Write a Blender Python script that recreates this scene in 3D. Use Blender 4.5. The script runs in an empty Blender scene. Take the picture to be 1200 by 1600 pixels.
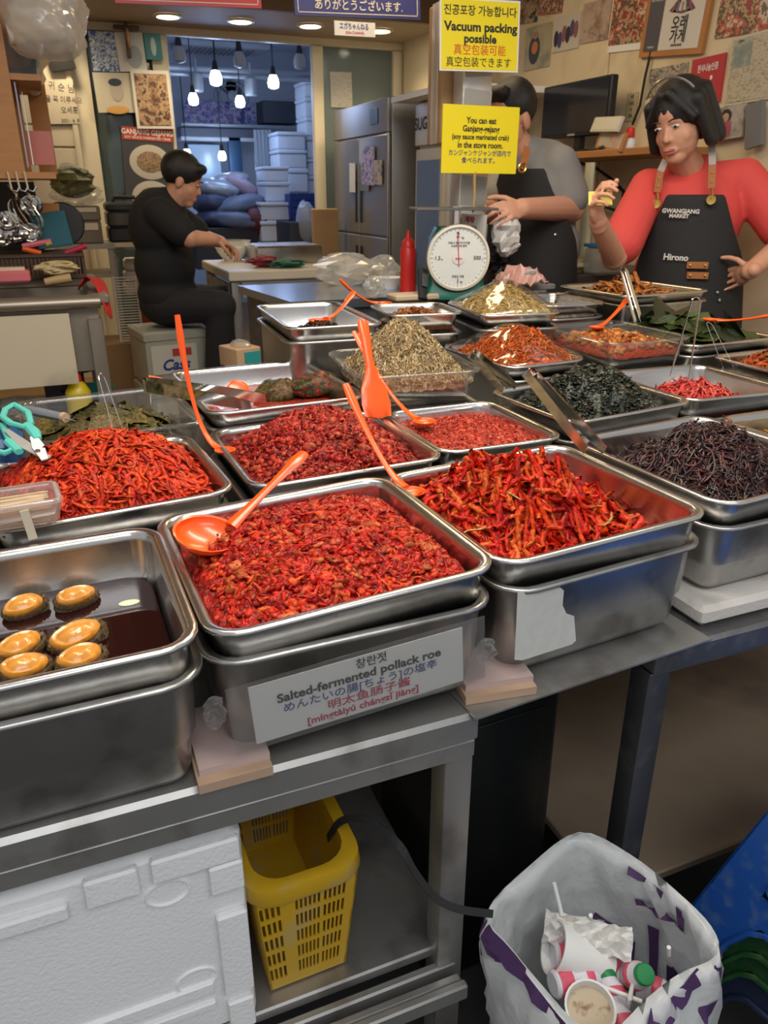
import bpy, math, random
import numpy as np
from mathutils import Vector, Matrix, Quaternion
random.seed(7); rng = np.random.default_rng(7)
SC = bpy.context.scene; COL = SC.collection
R = math.radians; PI = math.pi

# ------------------------------------------------------------------ camera, world, light, exposure
CAMZ = 1.38; PITCH = 22.7; YAW = 22.2; FPX = 1200.0
cd = bpy.data.cameras.new('camera'); cam = bpy.data.objects.new('camera', cd); COL.objects.link(cam)
cam.location = (0, 0, CAMZ); cam.rotation_euler = (R(90 - PITCH), 0, R(-YAW))
cd.sensor_fit = 'VERTICAL'; cd.sensor_height = 24; cd.sensor_width = 18; cd.lens = 24 * FPX / 1600; cd.clip_start = .02
cd.dof.use_dof = True; cd.dof.focus_distance = 1.15; cd.dof.aperture_fstop = 8.0
SC.camera = cam
W = bpy.data.worlds.new('market_hall'); SC.world = W; W.use_nodes = True
W.node_tree.nodes['Background'].inputs[0].default_value = (.95, .97, 1, 1)
W.node_tree.nodes['Background'].inputs[1].default_value = .42
SC.view_settings.view_transform = 'Standard'; SC.view_settings.look = 'None'; SC.view_settings.gamma = 1
SC.view_settings.use_curve_mapping = False; SC.view_settings.exposure = 0.22
def area(name, loc, size, power, col, target, sizey=None):
    l = bpy.data.lights.new(name, 'AREA'); l.energy = power; l.color = col; l.shape = 'RECTANGLE'; l.size = size; l.size_y = sizey or size
    o = bpy.data.objects.new(name, l); COL.objects.link(o); o.location = loc
    o.rotation_euler = (Vector(target) - Vector(loc)).to_track_quat('-Z', 'Y').to_euler(); return o
area('stall_lamp_light', (.15, 1.0, 2.35), 1.2, 15, (1, .90, .76), (.25, 1.05, 0), .25)
area('stall_lamp_light', (1.15, 1.5, 2.35), 1.2, 18, (1, .88, .70), (1.1, 1.4, 0), .25)
area('market_roof_light', (.3, -1.6, 3.6), 2.6, 40, (.95, .97, 1), (.3, .9, .5), 1.2)
area('shop_area_light', (1.5, 3.3, 2.5), 1.2, 11, (1, .76, .45), (1.6, 3.2, 0), .3)  # plain area lamp over the shop interior, out of frame
area('shop_area_light', (-.7, 4.0, 2.5), .7, 5, (1, .72, .42), (-.4, 4.0, 0), .2)  # weaker area lamp for the left of the shop, out of frame

# ------------------------------------------------------------------ pixel helpers
_p, _y = R(PITCH), R(YAW)
FW = Vector((math.sin(_y) * math.cos(_p), math.cos(_y) * math.cos(_p), -math.sin(_p)))
RT = Vector((math.cos(_y), -math.sin(_y), 0)); UP = RT.cross(FW); C0 = Vector((0, 0, CAMZ))
def ray(x, y): return RT * ((x - 600) / FPX) + UP * ((800 - y) / FPX) + FW
def PY(x, y, Y): d = ray(x, y); return C0 + d * (Y / d.y)
def PX(x, y, X): d = ray(x, y); return C0 + d * (X / d.x)
def PZ(x, y, z): d = ray(x, y); return C0 + d * ((z - CAMZ) / d.z)

# ------------------------------------------------------------------ materials
MC = {}
def M(name, col=(.5, .5, .5), rough=.5, metal=0, var=0, vscale=12, bump=0, bscale=120, alpha=1, emit=0, coat=0, spec=.5, trans=0, dirt=None, dscale=6, stretch=None, sss=0, rvar=0):
    if name in MC: return MC[name]
    m = bpy.data.materials.new(name); m.use_nodes = True; nt = m.node_tree; b = nt.nodes['Principled BSDF']; L = nt.links.new
    I = b.inputs
    I['Base Color'].default_value = (*col, 1); I['Roughness'].default_value = rough; I['Metallic'].default_value = metal
    I['Alpha'].default_value = alpha; I['Coat Weight'].default_value = coat; I['Specular IOR Level'].default_value = spec
    I['Transmission Weight'].default_value = trans
    if sss: I['Subsurface Weight'].default_value = sss; I['Subsurface Radius'].default_value = (.02, .006, .003)
    if emit: I['Emission Color'].default_value = (*col, 1); I['Emission Strength'].default_value = emit
    tc = None
    def coords():
        nonlocal tc
        if tc is None:
            t = nt.nodes.new('ShaderNodeTexCoord'); tc = t.outputs['Object']
            if stretch:
                mp = nt.nodes.new('ShaderNodeMapping'); mp.inputs['Scale'].default_value = stretch; L(tc, mp.inputs[0]); tc = mp.outputs[0]
        return tc
    def noise(s, det=4):
        n = nt.nodes.new('ShaderNodeTexNoise'); n.inputs['Scale'].default_value = s; n.inputs['Detail'].default_value = det
        L(coords(), n.inputs['Vector']); return n.outputs[0]
    last = None
    if var:
        mx = nt.nodes.new('ShaderNodeMix'); mx.data_type = 'RGBA'
        mx.inputs[6].default_value = (*[c * (1 - var) for c in col], 1); mx.inputs[7].default_value = (*[min(1, c * (1 + var)) for c in col], 1)
        L(noise(vscale), mx.inputs[0]); last = mx.outputs[2]
    if dirt:
        rp = nt.nodes.new('ShaderNodeMapRange'); rp.inputs[1].default_value = .52; rp.inputs[2].default_value = .68
        L(noise(dscale, 8), rp.inputs[0])
        mx = nt.nodes.new('ShaderNodeMix'); mx.data_type = 'RGBA'; mx.inputs[6].default_value = (*col, 1); mx.inputs[7].default_value = (*dirt, 1)
        if last: L(last, mx.inputs[6])
        L(rp.outputs[0], mx.inputs[0]); last = mx.outputs[2]
    if last: L(last, I['Base Color'])
    if rvar:
        mr = nt.nodes.new('ShaderNodeMapRange'); mr.inputs[3].default_value = max(.03, rough - rvar); mr.inputs[4].default_value = rough + rvar
        L(noise(9, 6), mr.inputs[0]); L(mr.outputs[0], I['Roughness'])
    if bump:
        bp = nt.nodes.new('ShaderNodeBump'); bp.inputs['Strength'].default_value = bump; bp.inputs['Distance'].default_value = .004
        L(noise(bscale), bp.inputs['Height']); L(bp.outputs[0], I['Normal'])
    MC[name] = m; return m
def food_mat(name, rough=.28, coat=.3, bump=.25, bscale=350, var=.3, stint=(1, 1, 1)):
    if name in MC: return MC[name]
    m = bpy.data.materials.new(name); m.use_nodes = True; nt = m.node_tree; b = nt.nodes['Principled BSDF']; L = nt.links.new
    a = nt.nodes.new('ShaderNodeVertexColor'); a.layer_name = 'Col'
    tcn = nt.nodes.new('ShaderNodeTexCoord'); n = nt.nodes.new('ShaderNodeTexNoise'); n.inputs['Scale'].default_value = 160; n.inputs['Detail'].default_value = 5
    L(tcn.outputs['Object'], n.inputs['Vector'])
    mr = nt.nodes.new('ShaderNodeMapRange'); mr.inputs[1].default_value = .3; mr.inputs[2].default_value = .7; mr.inputs[3].default_value = 1 - 1.6 * var; mr.inputs[4].default_value = 1 + var
    L(n.outputs[0], mr.inputs[0])
    vm = nt.nodes.new('ShaderNodeVectorMath'); vm.operation = 'SCALE'; L(a.outputs[0], vm.inputs[0]); L(mr.outputs[0], vm.inputs['Scale'])
    L(vm.outputs[0], b.inputs['Base Color']); b.inputs['Roughness'].default_value = rough; b.inputs['Coat Weight'].default_value = coat; b.inputs['Coat Roughness'].default_value = .2; b.inputs['Specular IOR Level'].default_value = .3; b.inputs['Specular Tint'].default_value = (*stint, 1)
    if bump:
        n2 = nt.nodes.new('ShaderNodeTexNoise'); n2.inputs['Scale'].default_value = bscale; L(tcn.outputs['Object'], n2.inputs['Vector'])
        bp = nt.nodes.new('ShaderNodeBump'); bp.inputs['Strength'].default_value = bump; bp.inputs['Distance'].default_value = .003; L(n2.outputs[0], bp.inputs['Height']); L(bp.outputs[0], b.inputs['Normal'])
    MC[name] = m; return m
def print_mat(name, pal, scale=30, seed=0, rough=.4, stretch=(1, 1, 1)):
    """flat print: patches of a palette"""
    m = bpy.data.materials.new(name); m.use_nodes = True; nt = m.node_tree; b = nt.nodes['Principled BSDF']; L = nt.links.new
    tcn = nt.nodes.new('ShaderNodeTexCoord'); mp = nt.nodes.new('ShaderNodeMapping'); mp.inputs['Location'].default_value = (seed * 3.1, seed * 1.7, seed); mp.inputs['Scale'].default_value = stretch
    L(tcn.outputs['Object'], mp.inputs[0])
    n = nt.nodes.new('ShaderNodeTexNoise'); n.inputs['Scale'].default_value = scale * .38; n.inputs['Detail'].default_value = 5; n.inputs['Roughness'].default_value = .65; L(mp.outputs[0], n.inputs['Vector'])
    r = nt.nodes.new('ShaderNodeValToRGB'); e = r.color_ramp.elements
    k = len(pal)
    e[0].position = 0; e[0].color = (*pal[0], 1); e[1].position = .64; e[1].color = (*pal[-1], 1)
    for i, c in enumerate(pal[1:-1]):
        q = e.new(.36 + .28 * (i + 1) / (k - 1)); q.color = (*c, 1)
    r.color_ramp.interpolation = 'CONSTANT' if k > 4 else 'LINEAR'
    L(n.outputs[0], r.inputs[0]); L(r.outputs[0], b.inputs['Base Color']); b.inputs['Roughness'].default_value = rough
    return m
steel = M('brushed_steel', (.60, .58, .55), .24, 1, var=.08, vscale=6, bump=.05, bscale=90, rvar=.08)
steel_bin = M('worn_steel', (.50, .49, .47), .33, 1, var=.15, vscale=10, bump=.08, bscale=60, rvar=.1, dirt=(.33, .31, .29), dscale=14)
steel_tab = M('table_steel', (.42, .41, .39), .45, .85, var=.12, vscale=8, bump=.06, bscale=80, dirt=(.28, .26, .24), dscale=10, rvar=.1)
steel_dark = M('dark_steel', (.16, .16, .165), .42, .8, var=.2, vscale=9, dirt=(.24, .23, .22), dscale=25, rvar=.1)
chrome = M('chrome', (.78, .77, .75), .12, 1)
orange = M('orange_plastic', (.88, .10, .005), .28, coat=.3, sss=0)
clear = M('clear_plastic', (.9, .9, .88), .12, alpha=.17)
film = M('cling_film', (.95, .95, .92), .08, alpha=.10)
black = M('black_plastic', (.012, .012, .012), .4)
white = M('white_plastic', (.78, .77, .74), .45)
foam = M('styrofoam', (.82, .82, .81), .6, bump=.35, bscale=170, var=.04, vscale=5)
cream = M('cream_paint', (.62, .53, .36), .5, var=.1, vscale=3)
paper = M('paper', (.74, .72, .68), .6)
ink = M('black_ink', (.012, .012, .015), .6)
wood = M('plywood', (.40, .17, .045), .55, var=.25, vscale=7, stretch=(1, 1, 6))
red_pl = M('red_plastic', (.62, .02, .015), .35)
skin = M('skin', (.60, .30, .19), .5, var=.08, vscale=30, sss=.08)
hairm = M('black_hair', (.008, .007, .007), .35, bump=.5, bscale=200, stretch=(6, 6, 1))

# ------------------------------------------------------------------ objects
def tag(o, label=None, cat=None, group=None, kind=None):
    if label: o['label'] = label
    if cat: o['category'] = cat
    if group: o['group'] = group
    if kind: o['kind'] = kind
    return o
def empty(name, loc=(0, 0, 0), rz=0, label=None, cat=None, group=None, mat=None):
    o = bpy.data.objects.new(name, None); COL.objects.link(o); o.empty_display_size = .05
    if mat is not None: o.matrix_world = mat
    else: o.location = loc; o.rotation_euler = (0, 0, rz)
    return tag(o, label, cat, group)
def link_mesh(name, me, mat, parent=None, mw=None):
    o = bpy.data.objects.new(name, me); COL.objects.link(o)
    if mat is not None and not me.materials: me.materials.append(mat)
    if parent is not None: o.parent = parent
    if mw is not None:
        if parent is not None: o.matrix_local = mw
        else: o.matrix_world = mw
    return o
def copy_tree(o, parent=None):
    c = o.copy(); COL.objects.link(c)
    if parent is not None: c.parent = parent
    for ch in list(o.children): copy_tree(ch, c)
    return c
def rrect(hw, hd, r, n=5):
    r = min(r, hw * .999, hd * .999); out = []
    for cx, cy, a0 in ((hw - r, hd - r, 0), (-hw + r, hd - r, 90), (-hw + r, -hd + r, 180), (hw - r, -hd + r, 270)):
        for i in range(n):
            a = R(a0 + 90 * i / (n - 1)); out.append((cx + r * math.cos(a), cy + r * math.sin(a)))
    return out
class MB:
    def __init__(s): s.v = []; s.f = []
    def add(s, vs, fs):
        b = len(s.v); s.v += [tuple(v) for v in vs]; s.f += [tuple(i + b for i in f) for f in fs]; return s
    def box(s, c, sz, rz=0, mat=None, bev=0):
        x, y, z = [q / 2 for q in sz]; c = Vector(c)
        if bev:
            bev = min(bev, x * .49, y * .49, z * .49); rings = []
            for (zz, ins) in ((-z, bev), (-z + bev, 0), (z - bev, 0), (z, bev)):
                rings.append([Vector((px, py, zz)) for px, py in rrect(x - ins, y - ins, max(bev - ins, bev * .3), 3)])
            m = mat or Matrix.Rotation(rz, 3, 'Z')
            return s.loft([[m @ p + c for p in r] for r in rings], True, True)
        vs = [Vector((a * x, b * y, d * z)) for d in (-1, 1) for a, b in ((-1, -1), (1, -1), (1, 1), (-1, 1))]
        m = mat or Matrix.Rotation(rz, 3, 'Z'); vs = [m @ v + c for v in vs]
        return s.add(vs, [(3, 2, 1, 0), (4, 5, 6, 7), (0, 1, 5, 4), (1, 2, 6, 5), (2, 3, 7, 6), (3, 0, 4, 7)])
    def loft(s, rings, cap0=False, cap1=False, closed=True):
        n = len(rings[0]); vs = [p for r in rings for p in r]; fs = []
        for i in range(len(rings) - 1):
            for j in range(n if closed else n - 1):
                k = (j + 1) % n; fs.append((i * n + j, i * n + k, (i + 1) * n + k, (i + 1) * n + j))
        if cap0: fs.append(tuple(range(n - 1, -1, -1)))
        if cap1: fs.append(tuple((len(rings) - 1) * n + j for j in range(n)))
        return s.add(vs, fs)
    def lathe(s, prof, n=20, c=(0, 0, 0), mat=None, caps=True):
        c = Vector(c); m = mat or Matrix.Identity(3)
        rings = [[m @ Vector((r * math.cos(2 * PI * j / n), r * math.sin(2 * PI * j / n), z)) + c for j in range(n)] for r, z in prof]
        return s.loft(rings, caps, caps)
    def tube(s, pts, rad, n=8, flat=1.0, upv=None, cap=True):
        pts = [Vector(p) for p in pts]; rings = []; k = len(pts)
        rs = rad if isinstance(rad, (list, tuple)) else [rad] * k
        prev = None
        for i, p in enumerate(pts):
            t = (pts[min(i + 1, k - 1)] - pts[max(i - 1, 0)]).normalized()
            if upv is not None: a = Vector(upv)
            elif prev is not None: a = prev
            else: a = Vector((0, 0, 1)) if abs(t.z) < .9 else Vector((1, 0, 0))
            sd = t.cross(a)
            if sd.length < 1e-5: sd = t.cross(Vector((.3, .8, .2)))
            sd.normalize(); u = sd.cross(t).normalized(); prev = u
            r = rs[i]; fl = flat[i] if isinstance(flat, (list, tuple)) else flat
            rings.append([p + sd * (r * math.cos(2 * PI * j / n)) + u * (r * fl * math.sin(2 * PI * j / n)) for j in range(n)])
        return s.loft(rings, cap, cap)
    def ribbon(s, pts, w, th, wdir):
        """flat strip following pts, width along wdir"""
        pts = [Vector(p) for p in pts]; k = len(pts); rings = []; wd0 = Vector(wdir)
        for i, p in enumerate(pts):
            t = (pts[min(i + 1, k - 1)] - pts[max(i - 1, 0)]).normalized()
            wd = (wd0 - t * wd0.dot(t)).normalized(); u = t.cross(wd); ww = w[i] if isinstance(w, (list, tuple)) else w
            rings.append([p + wd * ww / 2 + u * th / 2, p - wd * ww / 2 + u * th / 2, p - wd * ww / 2 - u * th / 2, p + wd * ww / 2 - u * th / 2])
        return s.loft(rings, True, True)
    def ell(s, c, rad, n=14, m=9, mat=None):
        c = Vector(c); q = mat or Matrix.Identity(3); rings = []
        for i in range(m):
            a = PI * (i + .02) / (m - 1 + .04) - PI / 2
            rings.append([q @ Vector((rad[0] * math.cos(a) * math.cos(2 * PI * j / n), rad[1] * math.cos(a) * math.sin(2 * PI * j / n), rad[2] * math.sin(a))) + c for j in range(n)])
        return s.loft(rings, True, True)
    def cap(s, p0, r0, p1, r1, n=14):
        """tapered capsule"""
        p0 = Vector(p0); p1 = Vector(p1); d = p1 - p0; L = d.length or 1e-4; q = d.to_track_quat('Z', 'Y').to_matrix(); prof = []
        for i in range(5): a = -PI / 2 + PI / 2 * (i + .05) / 5; prof.append((r0 * math.cos(a), r0 * math.sin(a)))
        for i in range(6): a = PI / 2 * i / 5.2; prof.append((r1 * math.cos(a), L + r1 * math.sin(a)))
        return s.lathe(prof, n, p0, q)
    def mesh(s, name, smooth=False, ang=None):
        me = bpy.data.meshes.new(name); me.from_pydata(s.v, [], s.f); me.update()
        if smooth:
            me.polygons.foreach_set('use_smooth', [True] * len(me.polygons))
            if ang: me.set_sharp_from_angle(angle=R(ang))
        return me
    def build(s, name, mat, parent=None, smooth=False, mw=None, ang=40):
        return link_mesh(name, s.mesh(name, smooth, ang), mat, parent, mw)
def part(name, mat, parent, c, sz, rz=0, bev=0, rot=None): return MB().box(c, sz, rz, rot, bev).build(name, mat, parent, smooth=bool(bev))
def struct(o): o['kind'] = 'structure'; return o
TEXTS = []
def text(parent, s, x, y, size, mat, z=.004, bold=0.0, sx=1.0, align='CENTER', name='lettering', rot=0, shear=0):
    c = bpy.data.curves.new(name, 'FONT'); c.body = s; c.size = size; c.align_x = align; c.align_y = 'CENTER'; c.offset = bold * size; c.extrude = .0002; c.shear = shear; c.resolution_u = 3
    o = bpy.data.objects.new(name, c); COL.objects.link(o); o.parent = parent; c.materials.append(mat)
    o.matrix_local = Matrix.Translation((x, y, z)) @ Matrix.Rotation(rot, 4, 'Z') @ Matrix.Diagonal((sx, 1, 1, 1)); TEXTS.append(o); return o
def frame(TL, TR, BL):
    u = TR - TL; w = u.length; u.normalize(); v = TL - BL; v = v - u * v.dot(u); h = v.length; v.normalize(); n = u.cross(v)
    m = Matrix.Identity(4)
    for i in range(3): m[i][0], m[i][1], m[i][2], m[i][3] = u[i], v[i], n[i], TL[i]
    return m, w, h
def sheet(name, label, cat, TL, TR, BL, mat, th=.003, group=None):
    m, w, h = frame(TL, TR, BL)
    o = MB().box((w / 2, -h / 2, 0), (w, h, th)).build(name, mat, None, mw=m); tag(o, label, cat, group); return o, w, h
def np_mesh(name, V, F, col=None, smooth=True):
    me = bpy.data.meshes.new(name); F = np.asarray(F, np.int32); k = F.shape[1]
    me.vertices.add(len(V)); me.vertices.foreach_set('co', np.asarray(V, np.float32).ravel())
    me.loops.add(F.size); me.loops.foreach_set('vertex_index', F.ravel())
    me.polygons.add(len(F)); me.polygons.foreach_set('loop_start', np.arange(0, F.size, k, dtype=np.int32))
    try: me.polygons.foreach_set('loop_total', np.full(len(F), k, np.int32))
    except Exception: pass
    me.polygons.foreach_set('use_smooth', np.full(len(F), smooth)); me.update(calc_edges=True)
    if col is not None:
        ca = me.color_attributes.new('Col', 'FLOAT_COLOR', 'POINT'); a = np.ones((len(V), 4), np.float32); a[:, :3] = col; ca.data.foreach_set('color', a.ravel())
    me.validate(); return me
# ------------------------------------------------------------------ setting
YD = 6.0; XR = 2.6; ZF = .12
conc = M('dark_concrete', (.05, .05, .05), .7, var=.3, vscale=5)
tilef = M('brown_floor', (.26, .15, .06), .45, var=.25, vscale=4)
struct(MB().box((.8, 3.2, -.05), (8, 12, .1)).build('floor', conc))
struct(MB().box((1.0, 6.3, ZF / 2 + .002), (5.4, 7.6, ZF)).build('floor_interior', tilef))
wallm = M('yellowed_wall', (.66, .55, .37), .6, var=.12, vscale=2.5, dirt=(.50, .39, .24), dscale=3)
wr = struct(MB().box((XR + .06, 3.55, 1.45), (.1, 5.1, 2.7)).build('wall_right', wallm))
for i in range(4):
    for j in range(2):   # boarded panels standing slightly proud, open joints between them
        part('panel', wallm, wr, (XR + .004, 1.65 + i * 1.24, .74 + j * 1.3), (.012, 1.232, 1.292))
struct(MB().box((-1.5, 3.9, 1.35), (.1, 4.4, 2.7)).build('wall_left', wallm))
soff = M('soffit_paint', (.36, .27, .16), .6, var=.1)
SZ = PY(400, 52, YD).z
ysf = PZ(420, 18, SZ).y
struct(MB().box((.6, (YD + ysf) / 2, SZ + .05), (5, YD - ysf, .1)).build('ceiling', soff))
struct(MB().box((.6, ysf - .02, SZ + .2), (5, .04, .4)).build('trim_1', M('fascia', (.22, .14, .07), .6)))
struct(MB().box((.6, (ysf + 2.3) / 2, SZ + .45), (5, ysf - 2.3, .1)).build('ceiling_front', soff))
# --- glazed partition at the back of the shop
fr = M('cream_frame', (.68, .60, .44), .45, var=.06)
glassd = M('dark_glass', (.06, .085, .085), .08, spec=.8)
def bx(x0, x1, y0, y1): return x0, x1, y0, y1
def wall_rect(px0, px1, py0, py1, Y): a = PY(px0, py0, Y); b = PY(px1, py1, Y); return a, b
xa = PY(132, 200, YD).x; xb = PY(275, 300, YD).x; xc = PY(502, 300, YD).x; xe = PY(620, 150, YD).x
wb = struct(empty('wall_back')); wb['kind'] = 'structure'
def fpart(n, m, x0, x1, z0, z1, y=YD, th=.06): return part(n, m, wb, ((x0 + x1) / 2, y + th / 2, (z0 + z1) / 2), (x1 - x0, th, z1 - z0), bev=.006)
LZ = PY(300, 57, YD).z
fpart('lintel', fr, xa - .06, XR, LZ, SZ + .05)
for x, hw_m in ((xa, .075), (xb - .02, .055), (xc, .04), (xe, .03)): fpart('mullion', fr, x - hw_m, x + hw_m, ZF, LZ, YD - .01)
fpart('rail', fr, xa, xb, ZF, .3); fpart('rail', fr, xc, xe, ZF, .3)
p = fpart('glass_pane', glassd, xa + .03, xb - .03, .3, LZ, YD + .03, .01)
p = fpart('glass_pane', M('grey_glass', (.17, .21, .21), .15), xc + .03, xe - .03, .3, LZ, YD + .03, .01)
fpart('side_infill', wallm, xe + .03, XR, ZF, LZ)
# --- white boarded door left of the partition
wp = M('offwhite_board', (.62, .54, .40), .5, var=.06)
dr = struct(empty('door_1'))
x70 = PY(30, 150, YD - .06).x
for z0, z1 in ((ZF, PY(100, 232, YD).z), (PY(100, 230, YD).z, PY(100, 198, YD).z), (PY(100, 196, YD).z, LZ + .04)):
    part('panel', wp, dr, ((x70 + xa - .04) / 2, YD - .05, (z0 + z1) / 2), (xa - .04 - x70, .03, z1 - z0 - .006), bev=.002)
part('door_core', wp, dr, ((x70 + xa - .04) / 2, YD - .03, (ZF + LZ) / 2), (xa - .05 - x70, .012, LZ - ZF))
part('door_stile', fr, dr, (xa - .06, YD - .05, (ZF + LZ) / 2), (.035, .05, LZ - ZF), bev=.005)
struct(MB().box(((x70 - 1.5) / 2, YD, 1.3), (x70 + 1.5, .06, 2.6)).build('wall_back_left', wp))
# --- back room
brw = M('storeroom_wall', (.55, .58, .66), .6, var=.06)
BY = 9.6
struct(MB().box((1.4, BY + .05, 1.4), (3.6, .1, 2.9)).build('wall_storeroom_back', brw))
struct(MB().box((.05, (BY + YD) / 2 + .05, 1.4), (.08, BY - YD - .1, 2.9)).build('wall_storeroom_left', brw))
struct(MB().box((2.95, (BY + YD) / 2 + .05, 1.4), (.08, BY - YD - .1, 2.9)).build('wall_storeroom_right', brw))
struct(MB().box((1.5, (BY + YD) / 2 + .05, 2.85), (3, BY - YD, .08)).build('ceiling_storeroom', brw))

# ------------------------------------------------------------------ tables of the stall
ZT = .755; YT = .71
def table(name, label, x0, x1, y0, y1, mat, apr, shelfz, legs, cat='table'):
    t = empty(name, ((x0 + x1) / 2, y0, 0), 0, label, cat); ox = (x0 + x1) / 2; w = x1 - x0; d = y1 - y0
    part('table_top', mat, t, (0, d / 2, ZT - .0225), (w, d, .045), bev=.006)
    part('apron_rail', mat, t, (0, .022, ZT - .045 - apr / 2 - .0005), (w - .002, .03, apr), bev=.003)
    for lx in legs:
        for ly in (.03, d - .04): part('leg', mat, t, (lx - ox, ly, (ZT - .045) / 2), (.042, .042, ZT - .047), bev=.003)
    if shelfz:
        part('shelf', mat, t, (0, d / 2 + .015, shelfz - .012), (w - .01, d - .03, .02), bev=.003)
    return t
SH = .31
tl = table('steel_table', 'grey steel stall table carrying the front trays, with open lower shelf', -1.3, .425, YT, 1.45, steel_tab, .03, SH, (-1.27, .402))
for k, (yy, zz) in enumerate(((.002, -.006), (.022, -.018), (.042, -.006))):
    part('shelf_track', steel_tab, tl, (0, -.028 + yy, SH - .03 + zz), (1.7, .014, .03), bev=.003)
YT2 = .738; X2 = .735
SH2 = PY(1100, 1362, YT2).z
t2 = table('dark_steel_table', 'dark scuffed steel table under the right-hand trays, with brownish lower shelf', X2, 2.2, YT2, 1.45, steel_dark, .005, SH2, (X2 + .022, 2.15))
brown_sh = M('rust_reflection_steel', (.36, .27, .19), .42, .35, var=.35, vscale=4, dirt=(.20, .16, .13), dscale=3, rvar=.12)  # brown holds rust, with warm reflections and extra light painted into the colour
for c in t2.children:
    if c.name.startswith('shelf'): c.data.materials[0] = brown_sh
t3 = table('rear_steel_table', 'steel table standing behind under the rear rows of trays', .0, 1.95, 1.47, 2.30, steel_tab, .03, 0, (.03, 1.92))
sh = MB().box((.615, .80, ZT + .002), (.42, .17, .003), rz=R(4.5)).build('steel_sheet', steel_tab)
tag(sh, 'thin bent steel sheet bridging the gap between the two front tables', 'metal sheet')
board = M('pink_board', (.50, .37, .34), .6, var=.08); board_edge = M('board_edge', (.45, .30, .20), .7)
def boards(x, y, z, lab, w=.085, d=.13, rz=0):
    e = empty('wooden_board', (x, y, z), rz, lab, 'board')
    part('lower_layer', board_edge, e, (0, 0, .006), (w, d, .012)); part('upper_layer', board, e, (.002, .008, .0165), (w * .96, d * .9, .009))
boards(.105, .765, ZT + .0005, 'pinkish board stack between the abalone bin and the labelled bin')
boards(.468, .765, ZT + .004, 'pinkish board offcut under the corner of the torn-label bin', .1, .09, R(-8))
slab = MB().box((1.02, .95, ZT + .0175), (.36, .37, .034), bev=.01).build('styrofoam_slab', M('dirty_foam', (.62, .58, .53), .7, bump=.3, bscale=150, dirt=(.42, .37, .32), dscale=9), smooth=True)
tag(slab, 'dirty pale styrofoam slab under the bin of dark seasoned greens', 'foam slab')

# ------------------------------------------------------------------ trays and bins
def pan_mesh(w, d, dep, r=.045, fl=.013, tp=.010, step=True):
    a, b = w / 2, d / 2; m = MB(); ring = []
    def q(ins, z, rr=None): ring.append([Vector((x, y, z)) for x, y in rrect(a - ins, b - ins, max((rr or r) - ins, .006), 6)])
    T = .0015
    q(fl + tp + .02, -dep); q(fl + tp + .006, -dep + .004); q(fl + tp, -dep + .014)
    if step: q(fl + .6 * tp, -.62 * dep); q(fl + .15 * tp, -.56 * dep)
    q(fl - T, -.012); q(fl - T - .003, -.003); q(.004, -.0025); q(.002, -.005); q(0, -.005); q(-.0005, -.0015); q(.0015, .0008); q(.006, .001)
    q(fl - .002, .0); q(fl + .002, -.003); q(fl + .003, -.012)
    if step: q(fl + .15 * tp + .003, -.55 * dep); q(fl + .6 * tp + .003, -.61 * dep)
    q(fl + tp + .003, -dep + .016); q(fl + tp + .009, -dep + .0065); q(fl + tp + .03, -dep + .003)
    m.loft(ring, True, True); return m.mesh('pan', True, 65)
TRAY = {}
def tray(key, cx, cy, z, w, d, yaw, tilt, dep, name, label, mat=None, bin_label=None, gap=.04, bin_base=ZT, bin_yaw=None, bin_z=None, group=None):
    mw = Matrix.Translation((cx, cy, z)) @ Matrix.Rotation(R(yaw), 4, 'Z') @ Matrix.Rotation(R(-tilt), 4, 'Y')
    o = link_mesh(name, pan_mesh(w, d, dep, step=(mat is None and dep > .08)), mat or steel, None, mw); tag(o, label, 'tray')
    TRAY[key] = (mw, w, d, dep)
    if bin_label:
        bz = bin_z or z - gap
        mb = Matrix.Translation((cx, cy, bz)) @ Matrix.Rotation(R(yaw if bin_yaw is None else bin_yaw), 4, 'Z')
        b = link_mesh('steel_bin', pan_mesh(w + .004, d + .004, bz - bin_base - .001, r=.05, tp=.012, step=True), steel_bin, None, mb); tag(b, bin_label, 'bin')
    return o
Z1 = .95
tray('C', -.105, .862, .948, .375, .335, 1, .5, .105, 'steel_tray', 'deep steel tray of dark soy sauce with abalones at the left front corner', None, 'wide dented steel bin under the abalone tray', .042)
tray('A', .266, .900, .949, .366, .366, 2.2, 2.0, .085, 'steel_tray', 'square steel tray holding chopped red salted innards, front centre', None, 'steel bin carrying the white printed label, front centre', .042, ZT + .012, bin_yaw=1)
tray('B', .632, .928, .952, .362, .366, 2.6, 1.8, .085, 'steel_tray', 'steel tray holding glossy red radish strips, front right of centre', None, 'steel bin with a torn white sticker beside the labelled bin', .044, ZT + .006, bin_yaw=5.0)
tray('E', 1.012, .968, .957, .335, .372, 3, 1.5, .075, 'steel_tray', 'steel tray holding dark purple seasoned greens, on the right table', None, 'steel bin on the foam slab under the dark purple greens', .045, ZT + .036, bin_yaw=2)
tray('J', 1.345, .965, .957, .315, .36, 0, 0, .075, 'steel_tray', 'steel tray of yellowish pickled stalks at the right edge', None, 'steel bin under the yellowish pickled stalks at the right edge', .045)
tray('F', .022, 1.262, .952, .355, .335, 4, 1, .075, 'steel_tray', 'steel tray heaped with orange-red squid strips, left second row', None, 'steel bin under the orange-red squid strips', .045)
tray('D', .404, 1.303, .950, .352, .352, 1.5, .8, .075, 'steel_tray', 'steel tray heaped with dark red salted chunks, centre second row', None, 'steel bin under the heaped dark red chunks', .045)
tray('G', .718, 1.312, .950, .268, .305, 0, 0, .07, 'steel_tray', 'small steel tray filled level with fine red roe', None, 'steel bin under the fine red roe', .045)
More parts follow.
